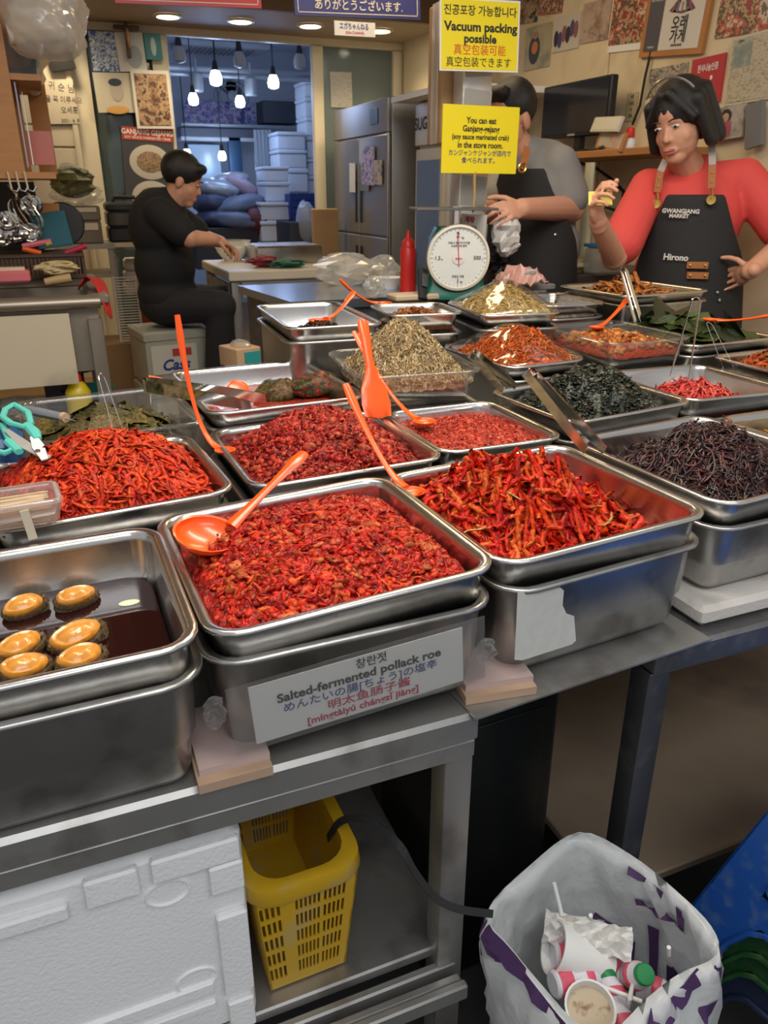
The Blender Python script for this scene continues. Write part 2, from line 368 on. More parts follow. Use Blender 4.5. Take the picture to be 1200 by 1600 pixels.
tray('H', 1.032, 1.352, .968, .335, .30, 5, 1, .07, 'steel_tray', 'steel tray heaped with crumbled black laver', None, 'steel bin under the crumbled black laver', .045)
tray('I', 1.375, 1.398, .962, .325, .315, 0, -1, .07, 'steel_tray', 'steel tray of pinkish red shredded squid beside the black laver', None, 'steel bin under the pinkish red shredded squid', .045)
tray('V', 1.72, 1.40, .98, .33, .31, 0, 0, .07, 'steel_tray', 'steel tray of red-coated garlic stems at the far right edge', None, 'steel bin under the red garlic stems at the far right edge', .045)
tray('K', .052, 1.60, .972, .32, .34, 6, 0, .07, 'plastic_tray', 'clear plastic tray of pickled leaves at the left, with wire tongs', clear, 'steel bin under the clear tray of pickled leaves', .075)
tray('L', .392, 1.685, .98, .345, .425, 3, 0, .065, 'steel_tray', 'steel tray with two chilli-dusted leaf bundles in red sauce', None, 'steel bin under the chilli-dusted leaf bundles', .035)
tray('M', .703, 1.618, 1.022, .285, .325, -5, 0, .075, 'plastic_tray', 'clear plastic tray heaped with tiny dried anchovies', clear, 'steel bin under the heap of dried anchovies', .08)
tray('N', 1.085, 1.765, .985, .255, .33, 6, 0, .05, 'steel_tray', 'film-wrapped steel tray of orange dried squid shreds', None, 'steel bin under the wrapped orange shreds', .035)
tray('O', 1.405, 1.755, 1.022, .275, .335, 1, 0, .075, 'plastic_tray', 'clear plastic tray of brown braised garlic in red sauce', clear, 'steel bin under the clear tray of braised garlic', .08)
tray('P', 1.69, 1.782, 1.00, .345, .385, 3, 0, .05, 'steel_tray', 'steel tray piled with dark green seasoned leaves at the right', None, 'steel bin under the dark green leaves', .03)
tray('Q', .637, 2.06, 1.07, .255, .45, -3, 0, .08, 'steel_tray', 'long steel tray with a few glossy black beans at the back left', None, 'tall steel bin under the black bean tray', .035)
tray('R', .938, 2.06, 1.068, .225, .235, -6, 0, .05, 'steel_tray', 'small steel tray of brown glazed nuts in the back row', None, 'steel bin under the brown glazed nuts', .055)
tray('S', 1.188, 2.00, 1.068, .25, .31, -7, 0, .045, 'steel_tray', 'film-wrapped steel tray heaped with pale yellow shreds', None, 'steel bin under the pale yellow shreds', .04)
tray('T', 1.437, 2.115, 1.065, .225, .29, -1, 0, .045, 'steel_tray', 'film-covered nearly empty steel tray in the back row', None, 'steel bin under the film-covered empty tray', .04)
tray('U', 1.755, 2.125, 1.085, .365, .345, 5, 0, .05, 'steel_tray', 'steel tray of brown fried pieces in front of the red-shirted person', None, 'steel bin under the brown fried pieces', .03)

# ------------------------------------------------------------------ food
def hgrid(seed, n=64): return np.random.default_rng(seed).random((n, n))
def vnoise(x, y, s, seed):
    g = hgrid(seed); X = x * s + 31.3; Y = y * s + 17.7; i = np.floor(X).astype(int); j = np.floor(Y).astype(int); u = X - i; v = Y - j
    u = u * u * (3 - 2 * u); v = v * v * (3 - 2 * v); n = 64
    return (g[i % n, j % n] * (1 - u) + g[(i + 1) % n, j % n] * u) * (1 - v) + (g[i % n, (j + 1) % n] * (1 - u) + g[(i + 1) % n, (j + 1) % n] * u) * v - .5
def fbm(x, y, s, seed, o=3): return sum(vnoise(x, y, s * 2 ** k, seed + k) / 1.7 ** k for k in range(o))
def pal(n, P, seed=1):
    r = np.random.default_rng(seed); P = np.array(P); c = P[r.integers(0, len(P), n)]; return np.clip(c * (.75 + .5 * r.random((n, 1))), 0, 1)
class Food:
    def __init__(s, key, seed):
        s.mw, s.w, s.d, s.dep = TRAY[key]; s.hw = s.w / 2 - .02; s.hd = s.d / 2 - .02; s.r = np.random.default_rng(seed); s.seed = seed; s.V = []; s.F = []; s.Cc = []; s.n = 0
    def put(s, V, F, C): s.V.append(V); s.F.append(F + s.n); s.Cc.append(C); s.n += len(V)
    def base(s, h, P, res=90, amp=.004, sc=70):
        s.h = h; u = np.linspace(-1, 1, res); X, Y = np.meshgrid(u, u); k = 1 - .10 * (np.abs(X) * np.abs(Y)) ** 5
        x = X * s.hw * k; y = Y * s.hd * k; z = h(x, y); edge = np.maximum(np.abs(X), np.abs(Y))
        z = z + amp * fbm(x, y, sc, s.seed); z = np.where(edge > .999, z - .01, z)
        z = np.maximum(z, -s.dep + .005)
        V = np.stack([x, y, z], -1).reshape(-1, 3); i = np.arange(res - 1); a = (i[:, None] * res + i[None, :]).ravel(); F = np.stack([a, a + 1, a + res + 1, a + res], -1)
        nz = fbm(x, y, 90, s.seed + 9).ravel(); P = np.array(P); idx = np.clip(((nz + .6) / 1.2 * len(P)).astype(int), 0, len(P) - 1); s.put(V, F, P[idx] * (1 + .5 * nz[:, None]).clip(.4, 1.6)); return s
    def spots(s, n, mask=None, inset=.9):
        x = (s.r.random(n * 3) * 2 - 1) * s.hw * inset; y = (s.r.random(n * 3) * 2 - 1) * s.hd * inset
        if mask is not None: k = mask(x, y); x = x[k]; y = y[k]
        return x[:n], y[:n]
    def strips(s, n, L, rad, P, curl=6, flat=.6, lift=.003, k=6, mask=None, ang=None, steep=.004, inset=.88):
        x, y = s.spots(n, mask, inset); n = len(x)
        if n == 0: return s
        a = s.r.random(n) * 2 * PI if ang is None else ang + s.r.normal(0, .5, n); ln = L[0] + (L[1] - L[0]) * s.r.random(n); cu = s.r.normal(0, curl, n); rd = rad[0] + (rad[1] - rad[0]) * s.r.random(n)
        t = np.linspace(-.5, .5, k); P3 = np.zeros((n, k, 3)); th = a[:, None] + cu[:, None] * t[None] * ln[:, None] * 8
        dx = np.cos(th) * (ln / (k - 1))[:, None]; dy = np.sin(th) * (ln / (k - 1))[:, None]
        px = x[:, None] + np.cumsum(dx, 1) - dx.sum(1, keepdims=True) / 2; py = y[:, None] + np.cumsum(dy, 1) - dy.sum(1, keepdims=True) / 2
        px = np.clip(px, -s.hw * .985, s.hw * .985); py = np.clip(py, -s.hd * .985, s.hd * .985)
        pz = np.maximum(s.h(px, py), -s.dep + .006) + lift * s.r.random((n, 1)) + steep * s.r.normal(0, 1, (n, 1)) * t[None] * 2 + .0012 * np.sin(t * 9 + s.r.random((n, 1)) * 6)
        P3[..., 0] = px; P3[..., 1] = py; P3[..., 2] = pz
        T = np.gradient(P3, axis=1); T /= np.linalg.norm(T, axis=-1, keepdims=True) + 1e-9
        roll = s.r.normal(0, .5, n); up0 = np.stack([np.sin(roll) * .7, np.cos(roll * 2) * .1, np.ones(n)], -1)[:, None, :]
        S = np.cross(T, up0 * np.ones_like(T)); S /= np.linalg.norm(S, axis=-1, keepdims=True) + 1e-9; U = np.cross(S, T)
        m = 5; w = rd[:, None] * (.55 + .45 * np.cos(t * 2.6))[None]
        V = np.zeros((n, k, m, 3))
        for j in range(m): q = 2 * PI * j / m; V[:, :, j] = P3 + S * (w * math.cos(q))[..., None] + U * (w * flat * math.sin(q))[..., None]
        b = (np.arange(n) * k * m)[:, None, None]; i = (np.arange(k - 1) * m)[None, :, None]; j = np.arange(m)[None, None, :]; jn = (j + 1) % m
        F = np.stack(np.broadcast_arrays(b + i + j, b + i + jn, b + i + m + jn, b + i + m + j), -1).reshape(-1, 4)
        c = pal(n, P, s.seed + n); s.put(V.reshape(-1, 3), F, np.repeat(c, k * m, 0)); return s
    def chunks(s, n, rad, P, asp=(1, .7, .5), lift=.0, mask=None, jit=.12, inset=.9, nu=7, nv=5):
        x, y = s.spots(n, mask, inset); n = len(x)
        th = np.linspace(0, 2 * PI, nu, endpoint=False); ph = np.linspace(-PI / 2 * .93, PI / 2 * .93, nv)
        sp = np.stack([np.outer(np.cos(ph), np.cos(th)), np.outer(np.cos(ph), np.sin(th)), np.outer(np.sin(ph), np.ones(nu))], -1).reshape(-1, 3); K = len(sp)
        rd = rad[0] + (rad[1] - rad[0]) * s.r.random(n) ** 1.5; A = np.array(asp) * (.7 + .6 * s.r.random((n, 3)))
        V = sp[None] * (1 + jit * s.r.normal(0, 1, (n, K, 1))) * A[:, None] * rd[:, None, None]
        a = s.r.random(n) * 6.28; tl = s.r.normal(0, .45, n); c1, s1 = np.cos(tl)[:, None], np.sin(tl)[:, None]
        yy = V[..., 1] * c1 - V[..., 2] * s1; zz = V[..., 1] * s1 + V[..., 2] * c1; xx = V[..., 0]; c2, s2 = np.cos(a)[:, None], np.sin(a)[:, None]
        V = np.stack([xx * c2 - yy * s2 + x[:, None], xx * s2 + yy * c2 + y[:, None], zz + (np.maximum(s.h(x, y), -s.dep + .005) + lift * s.r.random(n))[:, None]], -1)
        b = (np.arange(n) * K)[:, None, None]; i = (np.arange(nv - 1) * nu)[None, :, None]; j = np.arange(nu)[None, None, :]; jn = (j + 1) % nu
        F = np.stack(np.broadcast_arrays(b + i + j, b + i + jn, b + i + nu + jn, b + i + nu + j), -1).reshape(-1, 4)
        s.put(V.reshape(-1, 3), F, np.repeat(pal(n, P, s.seed + n + 3), K, 0)); return s
    def leaves(s, n, L, P, mask=None, lift=.01):
        x, y = s.spots(n, mask, .8); n = len(x); k = 6; t = np.linspace(0, 1, k)
        for q in range(n):
            a = s.r.random() * 6.28; ln = L[0] + (L[1] - L[0]) * s.r.random(); wv = ln * .42 * np.sin(PI * np.clip(t * .94 + .03, 0, 1)) ** .8; ca, sa = math.cos(a), math.sin(a); tw = s.r.normal(0, .5); lf = lift * s.r.random()
            V = []
            for i in range(k):
                for e in (-1, -.45, 0, .45, 1):
                    lx = (t[i] - .5) * ln; ly = e * wv[i]; X = np.clip(x[q] + lx * ca - ly * sa, -s.hw, s.hw); Y = np.clip(y[q] + lx * sa + ly * ca, -s.hd, s.hd)
                    Z = float(s.h(np.array([X]), np.array([Y]))[0]) + lf + tw * ly * .6 + .004 * abs(e) + .003 * s.r.normal()
                    V.append((X, Y, max(Z, -s.dep + .004)))
            F = np.array([(i * 5 + j, i * 5 + j + 1, i * 5 + j + 6, i * 5 + j + 5) for i in range(k - 1) for j in range(4)])
            s.put(np.array(V), F, np.repeat(pal(1, P, s.seed + q), len(V), 0))
        return s
    def done(s, name, label, mat, cat='food'):
        me = np_mesh(name, np.concatenate(s.V), np.concatenate(s.F), np.concatenate(s.Cc)); o = link_mesh(name, me, mat, None, s.mw); tag(o, label, cat, None, 'stuff'); return o
def mound(f, edge, top, px=2.2, cx=0, cy=0, sx=1.0, sy=1.0, am=.006, sc=22):
    hw, hd, sd = f.hw, f.hd, f.seed
    def h(x, y):
        u = np.clip(np.abs((x / hw - cx) / sx), 0, 1); v = np.clip(np.abs((y / hd - cy) / sy), 0, 1)
        m = (1 - u ** px) * (1 - v ** px); return edge + (top - edge) * m + am * fbm(x, y, sc, sd + 50) * (.3 + m)
    return h
wet = food_mat('wet_red_sauce', .26, .05, .5, 240, .45, (1, .55, .45)); dryf = food_mat('dry_food', .5, 0, .3, 300); lav = food_mat('oily_laver', .3, .25, .5, 260)
RED = [(.52, .020, .010), (.42, .012, .008), (.58, .040, .012), (.32, .009, .008), (.58, .075, .018)]
f = Food('A', 11); f.base(mound(f, -.026, .012, 3, -.0, .05, am=.012, sc=16), [(.24, .008, .006), (.34, .012, .008), (.42, .02, .01)], 260, .008, 85)  # base colours darker than the chunks, painting shade into the gaps
f.chunks(2400, (.0022, .0085), RED, (1.1, .7, .5), -.001, jit=.16, nu=8, nv=6).strips(420, (.012, .04), (.0012, .0036), RED, 6, .6, .002).chunks(110, (.007, .013), [(.5, .10, .03), (.44, .05, .02)], (1, .7, .35), .002, jit=.16, nu=9, nv=7)
f.done('salted_pollack_innards', 'chopped glossy red salted pollack innards in the front centre tray', wet)
f = Food('D', 12); DR = [(.36, .018, .014), (.27, .012, .010), (.45, .04, .02), (.20, .010, .010), (.40, .07, .03)]
f.base(mound(f, -.028, .050, 2.0, .05, .1, am=.014, sc=16), [(.14, .007, .006), (.20, .009, .008), (.28, .016, .01)], 240, .010, 80); f.chunks(2000, (.0025, .0105), DR, (1.1, .7, .6), .0, jit=.16, nu=8, nv=6).strips(420, (.012, .03), (.0016, .0035), DR, 5)
f.done('salted_octopus_chunks', 'heap of dark red salted seafood chunks, centre second row', wet)
f = Food('G', 13); f.base(mound(f, -.022, -.008, 3, am=.006), [(.40, .024, .014), (.30, .02, .012), (.48, .06, .03)], 170, .006, 150); f.chunks(1200, (.0014, .004), [(.42, .03, .018), (.5, .09, .04), (.33, .02, .01)], (1, .9, .7), .001)
f.done('salted_roe', 'fine grainy red salted roe filling the small tray', wet)
f = Food('F', 14); OR = [(.60, .045, .008), (.52, .028, .008), (.64, .075, .012), (.44, .018, .008)]
f.base(mound(f, -.026, .055, 2.2, .02, .08, am=.010), [(.30, .014, .006), (.22, .008, .006)], 90, .006, 60); f.strips(1000, (.035, .095), (.0028, .0066), OR, 10, .5, .010, 9, steep=.004)
f.done('seasoned_squid_strips', 'heaped orange-red seasoned squid strips, left second row', wet)
f = Food('B', 15); RR = [(.58, .020, .006), (.50, .013, .006), (.64, .055, .008), (.38, .010, .008), (.62, .10, .015)]
mk = lambda x, y: (y / .16 > -.62 + .25 * (x / .16)) | (x < -.13)
hb = mound(f, -.052, .034, 2.0, -.16, .28, .98, .80, am=.014)
f.base(hb, [(.40, .02, .010), (.50, .06, .015)], 90, .004, 60); f.strips(820, (.03, .06), (.003, .0075), RR, 4, .65, .010, 6, mask=mk, steep=.010).strips(14, (.05, .09), (.0016, .003), [(.06, .06, .015), (.5, .3, .1)], 4, .5, .016, 6, mask=mk).strips(40, (.04, .09), (.002, .005), [(.65, .16, .03), (.6, .07, .02)], 2, .3, .001, 5, mask=lambda x, y: ~mk(x, y), inset=.8)
f.done('radish_strips', 'glossy red seasoned radish strips heaped in the front right tray', wet)
f = Food('E', 16); PU = [(.055, .018, .022), (.03, .012, .016), (.10, .022, .02), (.018, .010, .012), (.09, .045, .03)]
f.base(mound(f, -.055, .030, 1.9, .02, .02, .98, .95, am=.018), PU, 70, .008, 50); f.strips(1500, (.02, .06), (.0012, .0030), PU, 12, .4, .010, 7, steep=.005, mask=lambda x, y: (np.abs(x) < .135))
f.done('purple_greens', 'dark purple-brown seasoned greens heaped on the right table', lav)
f = Food('H', 17); BK = [(.018, .022, .012), (.010, .013, .008), (.035, .042, .020), (.006, .008, .006)]
f.base(mound(f, -.035, .062, 1.7, .12, .1, 1.0, 1.0, am=.018), BK, 110, .012, 70); f.chunks(2600, (.002, .008), BK, (1, .7, .25), .003, jit=.3).chunks(60, (.0015, .003), [(.5, .16, .03), (.4, .05, .03)], (1, .6, .4), .004)
f.done('crumbled_laver', 'crumbled oily black laver with sesame, heaped', lav)
f = Food('I', 18); PK = [(.60, .06, .05), (.52, .04, .04), (.66, .11, .08)]
f.base(mound(f, -.062, .0, 1.6, -.12, -.15, .85, .85, am=.012), PK, 60, .006, 60); f.strips(520, (.025, .06), (.0018, .0042), PK, 6, .6, .01, 6, steep=.007, mask=lambda x, y: np.abs(x + .02) < .115)
f.done('pink_squid_shreds', 'pinkish red shredded squid lying in its tray', wet)
f = Food('J', 19); YB = [(.42, .22, .03), (.28, .14, .03), (.14, .13, .03), (.5, .32, .08)]
f.base(mound(f, -.05, -.012, 2, am=.012), [(.2, .08, .02), (.12, .06, .02)], 60, .005, 50); f.strips(420, (.03, .07), (.0022, .005), YB, 4, .8, .012, 5)
f.done('pickled_stalks', 'yellow-brown pickled stalks at the right edge', wet)
f = Food('V', 20); GA = [(.30, .09, .02), (.40, .05, .015), (.22, .14, .03)]
f.base(mound(f, -.045, .04, 2, am=.01), [(.3, .03, .01)], 50, .005, 50); f.strips(420, (.03, .06), (.003, .0055), GA, 9, .9, .014, 6)
f.done('garlic_stems', 'red-coated garlic stems heaped at the far right edge', wet)
f = Food('K', 21); LG = [(.085, .07, .022), (.06, .055, .02), (.12, .09, .03), (.045, .04, .02)]
f.base(mound(f, -.062, -.025, 2, 0, 0, am=.02, sc=14), [(.10, .07, .03), (.07, .05, .02)], 60, .006, 40); f.leaves(70, (.06, .10), LG, lift=.02).strips(120, (.04, .09), (.0008, .0014), [(.2, .17, .07), (.1, .09, .03)], 10, 1, .02, 8)
f.done('pickled_leaves', 'olive pickled leaves in the clear tray at the left', wet)
f = Food('L', 22); f.base(lambda x, y: -.045 + 0 * x, [(.33, .05, .03), (.28, .035, .02)], 40, .003, 40)
f.done('red_pickling_sauce', 'shallow red pickling sauce around the leaf bundles', food_mat('sauce_pool', .12, .4, .1, 80))
def bundle(px, py, z, L, lab, seedy, cols):
    c = PZ(px, py, z); r = np.random.default_rng(seedy); n, m = 16, 22; th = np.linspace(0, 2 * PI, m, endpoint=False); t = np.linspace(0, 1, n); V = []
    for i in range(n):
        rr = .001 + .042 * math.sin(PI * min(.97, t[i] * .9 + .05)) ** .7
        for q in th: k = 1 + .10 * math.sin(q * 5 + t[i] * 9) + .05 * r.normal(); V.append(((t[i] - .5) * L, rr * 1.05 * math.cos(q) * k, rr * .72 * math.sin(q) * k))
    F = [(i * m + j, i * m + (j + 1) % m, (i + 1) * m + (j + 1) % m, (i + 1) * m + j) for i in range(n - 1) for j in range(m)]
    C = pal(n * m, cols, seedy); me = np_mesh('leaf_bundle', np.array(V), F, C)
    o = link_mesh('leaf_bundle', me, wet, None, Matrix.Translation(c) @ Matrix.Rotation(R(12), 4, 'Z')); tag(o, lab, 'food', 'leaf bundles in red sauce'); return o
bundle(497, 603, .955, .14, 'dark leaf bundle speckled with red chilli in the steel tray', 5, [(.05, .045, .02), (.05, .045, .02), (.30, .03, .02), (.04, .05, .02)])
bundle(435, 613, .945, .12, 'plain olive green leaf bundle in the steel tray', 6, [(.06, .06, .02), (.08, .075, .025), (.10, .05, .02)])
f = Food('M', 23); AN = [(.42, .30, .15), (.32, .22, .10), (.54, .43, .26), (.20, .13, .06), (.46, .32, .14)]
f.base(mound(f, -.03, .085, 1.6, .06, .02, am=.008), AN, 80, .006, 80); f.strips(5200, (.010, .020), (.0009, .0018), AN, 10, .7, .006, 4, steep=.004, inset=.98)
f.done('dried_anchovies', 'heap of tiny pale brown dried anchovies in the clear tray', dryf)
f = Food('N', 24); CA = [(.58, .11, .015), (.50, .07, .012), (.64, .17, .03)]
f.base(mound(f, -.02, .058, 1.7, .1, -.1, am=.010), CA, 60, .005, 60); f.strips(900, (.04, .09), (.0011, .0024), CA, 14, .8, .012, 9, steep=.006)
f.done('orange_shreds', 'tangle of orange seasoned dried squid shreds under film', wet)
f = Food('O', 25); BR = [(.40, .14, .03), (.32, .09, .02), (.48, .20, .05), (.28, .07, .02)]
f.base(mound(f, -.035, -.012, 2, am=.008), [(.42, .05, .012), (.36, .035, .01)], 50, .003, 40); f.chunks(260, (.008, .015), BR, (1, .75, .7), .004, jit=.03, nu=9, nv=7)
f.done('braised_garlic', 'brown glazed braised garlic cloves in red sauce', wet)
f = Food('P', 26); LF = [(.035, .055, .012), (.022, .038, .010), (.05, .07, .018), (.02, .03, .012)]
f.base(mound(f, -.03, .022, 1.8, -.1, 0, am=.014), LF, 50, .008, 40); f.leaves(95, (.08, .14), LF, lift=.024)
f.done('green_leaves', 'dark green seasoned leaves piled in the tray at the right', lav)
f = Food('Q', 27); f.base(lambda x, y: -.078 + 0 * x, [(.3, .28, .26)], 6, 0, 10); f.V = []; f.F = []; f.Cc = []; f.n = 0
f.h = lambda x, y: -.062 + .040 * np.exp(-((x - .005) / .07) ** 2 - ((y + .04) / .09) ** 2)
f.chunks(520, (.0055, .008), [(.010, .008, .008), (.02, .016, .014)], (1, .85, .8), .006, mask=lambda x, y: (np.abs(x) < .085) & (y < .08) & (y > -.17), jit=.03, nu=8, nv=6)
f.done('black_beans', 'glossy sweet black beans at the bottom of the long tray', wet)
f = Food('R', 28); NU = [(.26, .085, .025), (.19, .055, .018), (.34, .13, .04)]
f.base(mound(f, -.045, -.012, 2, .1, .1, am=.004), NU, 30, .003, 40); f.chunks(420, (.005, .008), NU, (1, .8, .8), .012, jit=.04)
f.done('glazed_nuts', 'small pile of brown glazed nuts', wet)
f = Food('S', 29); YE = [(.52, .36, .12), (.44, .28, .09), (.60, .44, .18)]
f.base(mound(f, -.01, .058, 1.7, .05, .05, am=.006), YE, 50, .004, 60); f.strips(1000, (.02, .05), (.0010, .0020), YE, 16, .8, .006, 6)
f.done('yellow_shreds', 'heap of pale yellow dried fish shreds under cling film', dryf)
f = Food('T', 31); f.base(mound(f, -.035, -.022, 2, am=.004), [(.30, .22, .15), (.4, .3, .2)], 30, .003, 40); f.strips(120, (.02, .04), (.001, .003), [(.4, .3, .2), (.5, .4, .25)], 8)
f.done('pale_side_dish', 'thin layer of pale side dish below film in the back row', wet)
f = Food('U', 30); FJ = [(.36, .12, .025), (.28, .08, .02), (.44, .18, .05)]
f.base(mound(f, -.045, -.01, 2, -.1, 0, am=.006), [(.25, .07, .02)], 20, .003, 40); f.strips(70, (.04, .07), (.007, .013), FJ, 3, .5, .03, 7, mask=lambda x, y: (np.abs(x + .02) < .09) & (np.abs(y) < .11), steep=.014)
f.done('fried_pieces', 'brown glazed fried pieces lying in the rear right tray', wet)
# cling film over wrapped trays
def wrap(key, top, lab, px=1.7, cx=.05):
    f = Food(key, 77); f.hw = f.w / 2; f.hd = f.d / 2; f.base(mound(f, .004, top, px, cx, 0, am=.006, sc=18), [(1, 1, 1)], 50, .003, 40)
    me = np_mesh('cling_film', np.concatenate(f.V), np.concatenate(f.F)); o = link_mesh('cling_film', me, film, None, f.mw); tag(o, lab, 'cling film')
wrap('N', .072, 'clear cling film over the orange shreds'); wrap('S', .074, 'clear cling film over the pale yellow shreds'); wrap('T', .006, 'clear cling film over the nearly empty back tray')
# soy sauce and abalones
f = Food('C', 40); soyz = -.062
soy = M('soy_sauce', (.018, .004, .004), .035, spec=.6)
o = MB(); ring = [Vector((x, y, soyz)) for x, y in rrect(f.hw - .004, f.hd - .004, .04, 6)]; ring2 = [Vector((x, y, soyz - .036)) for x, y in rrect(f.hw - .010, f.hd - .010, .04, 6)]
o.loft([ring2, ring], True, True); o = o.build('soy_sauce', soy, None, False, f.mw); tag(o, 'dark reddish soy sauce pool in the abalone tray', 'sauce', None, 'stuff')
shellm = M('abalone_shell', (.10, .10, .045), .4, var=.5, vscale=60, bump=.3, bscale=90); meat = M('abalone_meat', (.66, .27, .03), .22, var=.5, vscale=40, coat=.4, bump=.35, bscale=90, dirt=(.32, .09, .015), dscale=30)
fr_ = M('abalone_frill', (.10, .06, .025), .4, var=.4, vscale=80)
ZS = .948 + soyz
for px, py, a, r, lab in ((40, 952, 20, .033, 'abalone at the upper left of the soy tray'), (120, 938, 25, .034, 'abalone nearest the back wall of the soy tray'), (33, 1015, 35, .036, 'largest abalone at the left of the soy tray'),
                          (122, 998, 15, .040, 'long reddish abalone in the middle of the soy tray'), (40, 1048, 10, .034, 'half-sunk abalone by the left front rim of the soy tray'), (128, 1033, 20, .034, 'half-sunk reddish abalone by the front rim')):
    c = PZ(px, py, ZS + .004); e = empty('abalone', c, R(a), lab, 'abalone', 'abalones in soy sauce')
    e.rotation_euler = (R(random.uniform(8, 26)), R(random.uniform(-8, 8)), R(a)); r *= .88
    MB().ell((0, 0, -.004), (r, r * .70, .012), 24, 9).build('shell', shellm, e, True)
    m = MB(); n = 60; ph = random.random() * 6
    m.loft([[Vector((r * (k + w * math.sin(j * 1.9 + ph)) * math.cos(2 * PI * j / n), r * .70 * (k + w * math.sin(j * 1.9 + ph)) * math.sin(2 * PI * j / n), z + .0016 * math.sin(j * 2.4 + ph))) for j in range(n)] for k, z, w in ((.96, .0, .0), (1.0, .004, .03), (.93, .0085, .025), (.80, .007, 0))]).build('frill', fr_, e, True)
    m = MB(); n = 28; m.loft([[Vector((-r * .06 + r * .84 * k * (1 + .05 * math.sin(3 * t_ + ph)) * math.cos(t_), r * .56 * k * (1 + .06 * math.sin(2 * t_ + ph)) * math.sin(t_), z)) for t_ in [2 * PI * j / n for j in range(n)]] for k, z in ((.9, .003), (1, .008), (.97, .011), (.86, .0135), (.70, .0125), (.62, .0135), (.45, .0165), (.2, .0175), (.03, .0172))], True, True).build('meat', meat, e, True)
g = MB().ell((0, 0, 0), (.014, .008, .002), 16, 6).build('garlic_slice', M('garlic', (.75, .74, .5), .4), None, True, Matrix.Translation(PZ(202, 942, ZS + .001))); tag(g, 'pale garlic slice floating in the soy sauce', 'garlic')
# ------------------------------------------------------------------ utensils
def clear_mat(name, tint=(.97, .97, .95), f0=.06, rough=.05, haze=0.0):
    m = bpy.data.materials.new(name); m.use_nodes = True; nt = m.node_tree; nt.nodes.remove(nt.nodes['Principled BSDF']); L = nt.links.new; out = nt.nodes['Material Output']
    t = nt.nodes.new('ShaderNodeBsdfTransparent'); t.inputs[0].default_value = (*tint, 1); g = nt.nodes.new('ShaderNodeBsdfGlossy'); g.inputs['Roughness'].default_value = rough
    fz = nt.nodes.new('ShaderNodeLayerWeight'); fz.inputs[0].default_value = .25; mr = nt.nodes.new('ShaderNodeMapRange'); mr.inputs[3].default_value = f0; mr.inputs[4].default_value = .6; L(fz.outputs['Facing'], mr.inputs[0])
    mx = nt.nodes.new('ShaderNodeMixShader'); L(mr.outputs[0], mx.inputs[0]); L(t.outputs[0], mx.inputs[1]); L(g.outputs[0], mx.inputs[2]); last = mx
    if haze:
        d = nt.nodes.new('ShaderNodeBsdfTranslucent'); d2 = nt.nodes.new('ShaderNodeBsdfDiffuse'); a = nt.nodes.new('ShaderNodeAddShader'); d.inputs[0].default_value = (.45, .45, .44, 1); d2.inputs[0].default_value = (.45, .45, .44, 1)
        L(d.outputs[0], a.inputs[0]); L(d2.outputs[0], a.inputs[1]); m2 = nt.nodes.new('ShaderNodeMixShader'); m2.inputs[0].default_value = haze; L(mx.outputs[0], m2.inputs[1]); L(a.outputs[0], m2.inputs[2]); last = m2
    L(last.outputs[0], out.inputs[0]); MC[name] = m; return m
CLR = clear_mat('clear_tray_plastic', (.93, .93, .91), .05, .06, .04); FLM = clear_mat('thin_film', (.99, .99, .98), .03, .10, .0); BAGC = clear_mat('thin_bag', (.95, .94, .90), .06, .15, .28)
for me in bpy.data.meshes:
    for i, mm in enumerate(me.materials):
        if mm == clear: me.materials[i] = CLR
        if mm == film: me.materials[i] = FLM
TAPE = clear_mat('tape_film', (.93, .92, .90), .05, .12, .07)
def bez(a, b, c, n=8):
    a, b, c = Vector(a), Vector(b), Vector(c); return [a * (1 - t) ** 2 + b * (2 * t * (1 - t)) + c * t * t for t in [i / (n - 1) for i in range(n)]]
def ladle(name, label, bowl, end, rb, sag=.02, hr=.006, mat=None, bowl_dir=None, dep=.5, oval=1.0):
    """bowl centre and handle end are world points"""
    mat = mat or orange; bowl = Vector(bowl); end = Vector(end); e = empty(name, bowl, 0, label, 'ladle'); d = end - bowl; hd = Vector((d.x, d.y, 0)); hd = hd.normalized() if hd.length > 1e-3 else Vector((1, 0, 0))
    n = Vector((0, 0, 1)) if bowl_dir is None else Vector(bowl_dir).normalized(); q = n.to_track_quat('Z', 'Y').to_matrix(); m = MB(); prof = []
    for i in range(7): a = PI / 2 * (i + .15) / 6.15; prof.append((rb * math.sin(a), -rb * dep * math.cos(a)))
    prof += [(rb + .0015, .001)]
    for i in range(6, -1, -1): a = PI / 2 * (i + .15) / 6.15; prof.append(((rb - .002) * math.sin(a), -(rb * dep - .002) * math.cos(a)))
    m.lathe(prof, 22, (0, 0, rb * dep * .3), q @ Matrix.Diagonal((1, oval, 1)), True); m.build('bowl', mat, e, True)
    s = hd * rb * .92 + Vector((0, 0, rb * dep * .3)); s = s - n * (s.dot(n) - rb * dep * .28)
    pts = bez(s, s + hd * (d.length * .28) + Vector((0, 0, -sag)), d, 12)
    rad = [hr * (1.25 - .55 * math.sin(PI * i / 11)) for i in range(12)]; rad[-2] = hr * 1.25; rad[-1] = hr * .9
    MB().tube(pts, rad, 10, .5).build('handle', mat, e, True); return e
ladle('ladle', 'large orange plastic ladle resting in the front centre tray', PZ(324, 840, .955), PY(476, 708, 1.02), .043, -.03, .0105, bowl_dir=(.16, -.2, .95), dep=.5)
ladle('ladle', 'orange ladle with tall thin handle at the left of the dark red chunks', PZ(352, 705, .945), PY(277, 492, 1.42), .018, -.01, .0065, dep=.4)
ladle('ladle', 'orange ladle leaning at the back left corner of the radish tray', PZ(644, 770, .94), PY(540, 600, 1.22), .020, -.01, .0075, dep=.4)
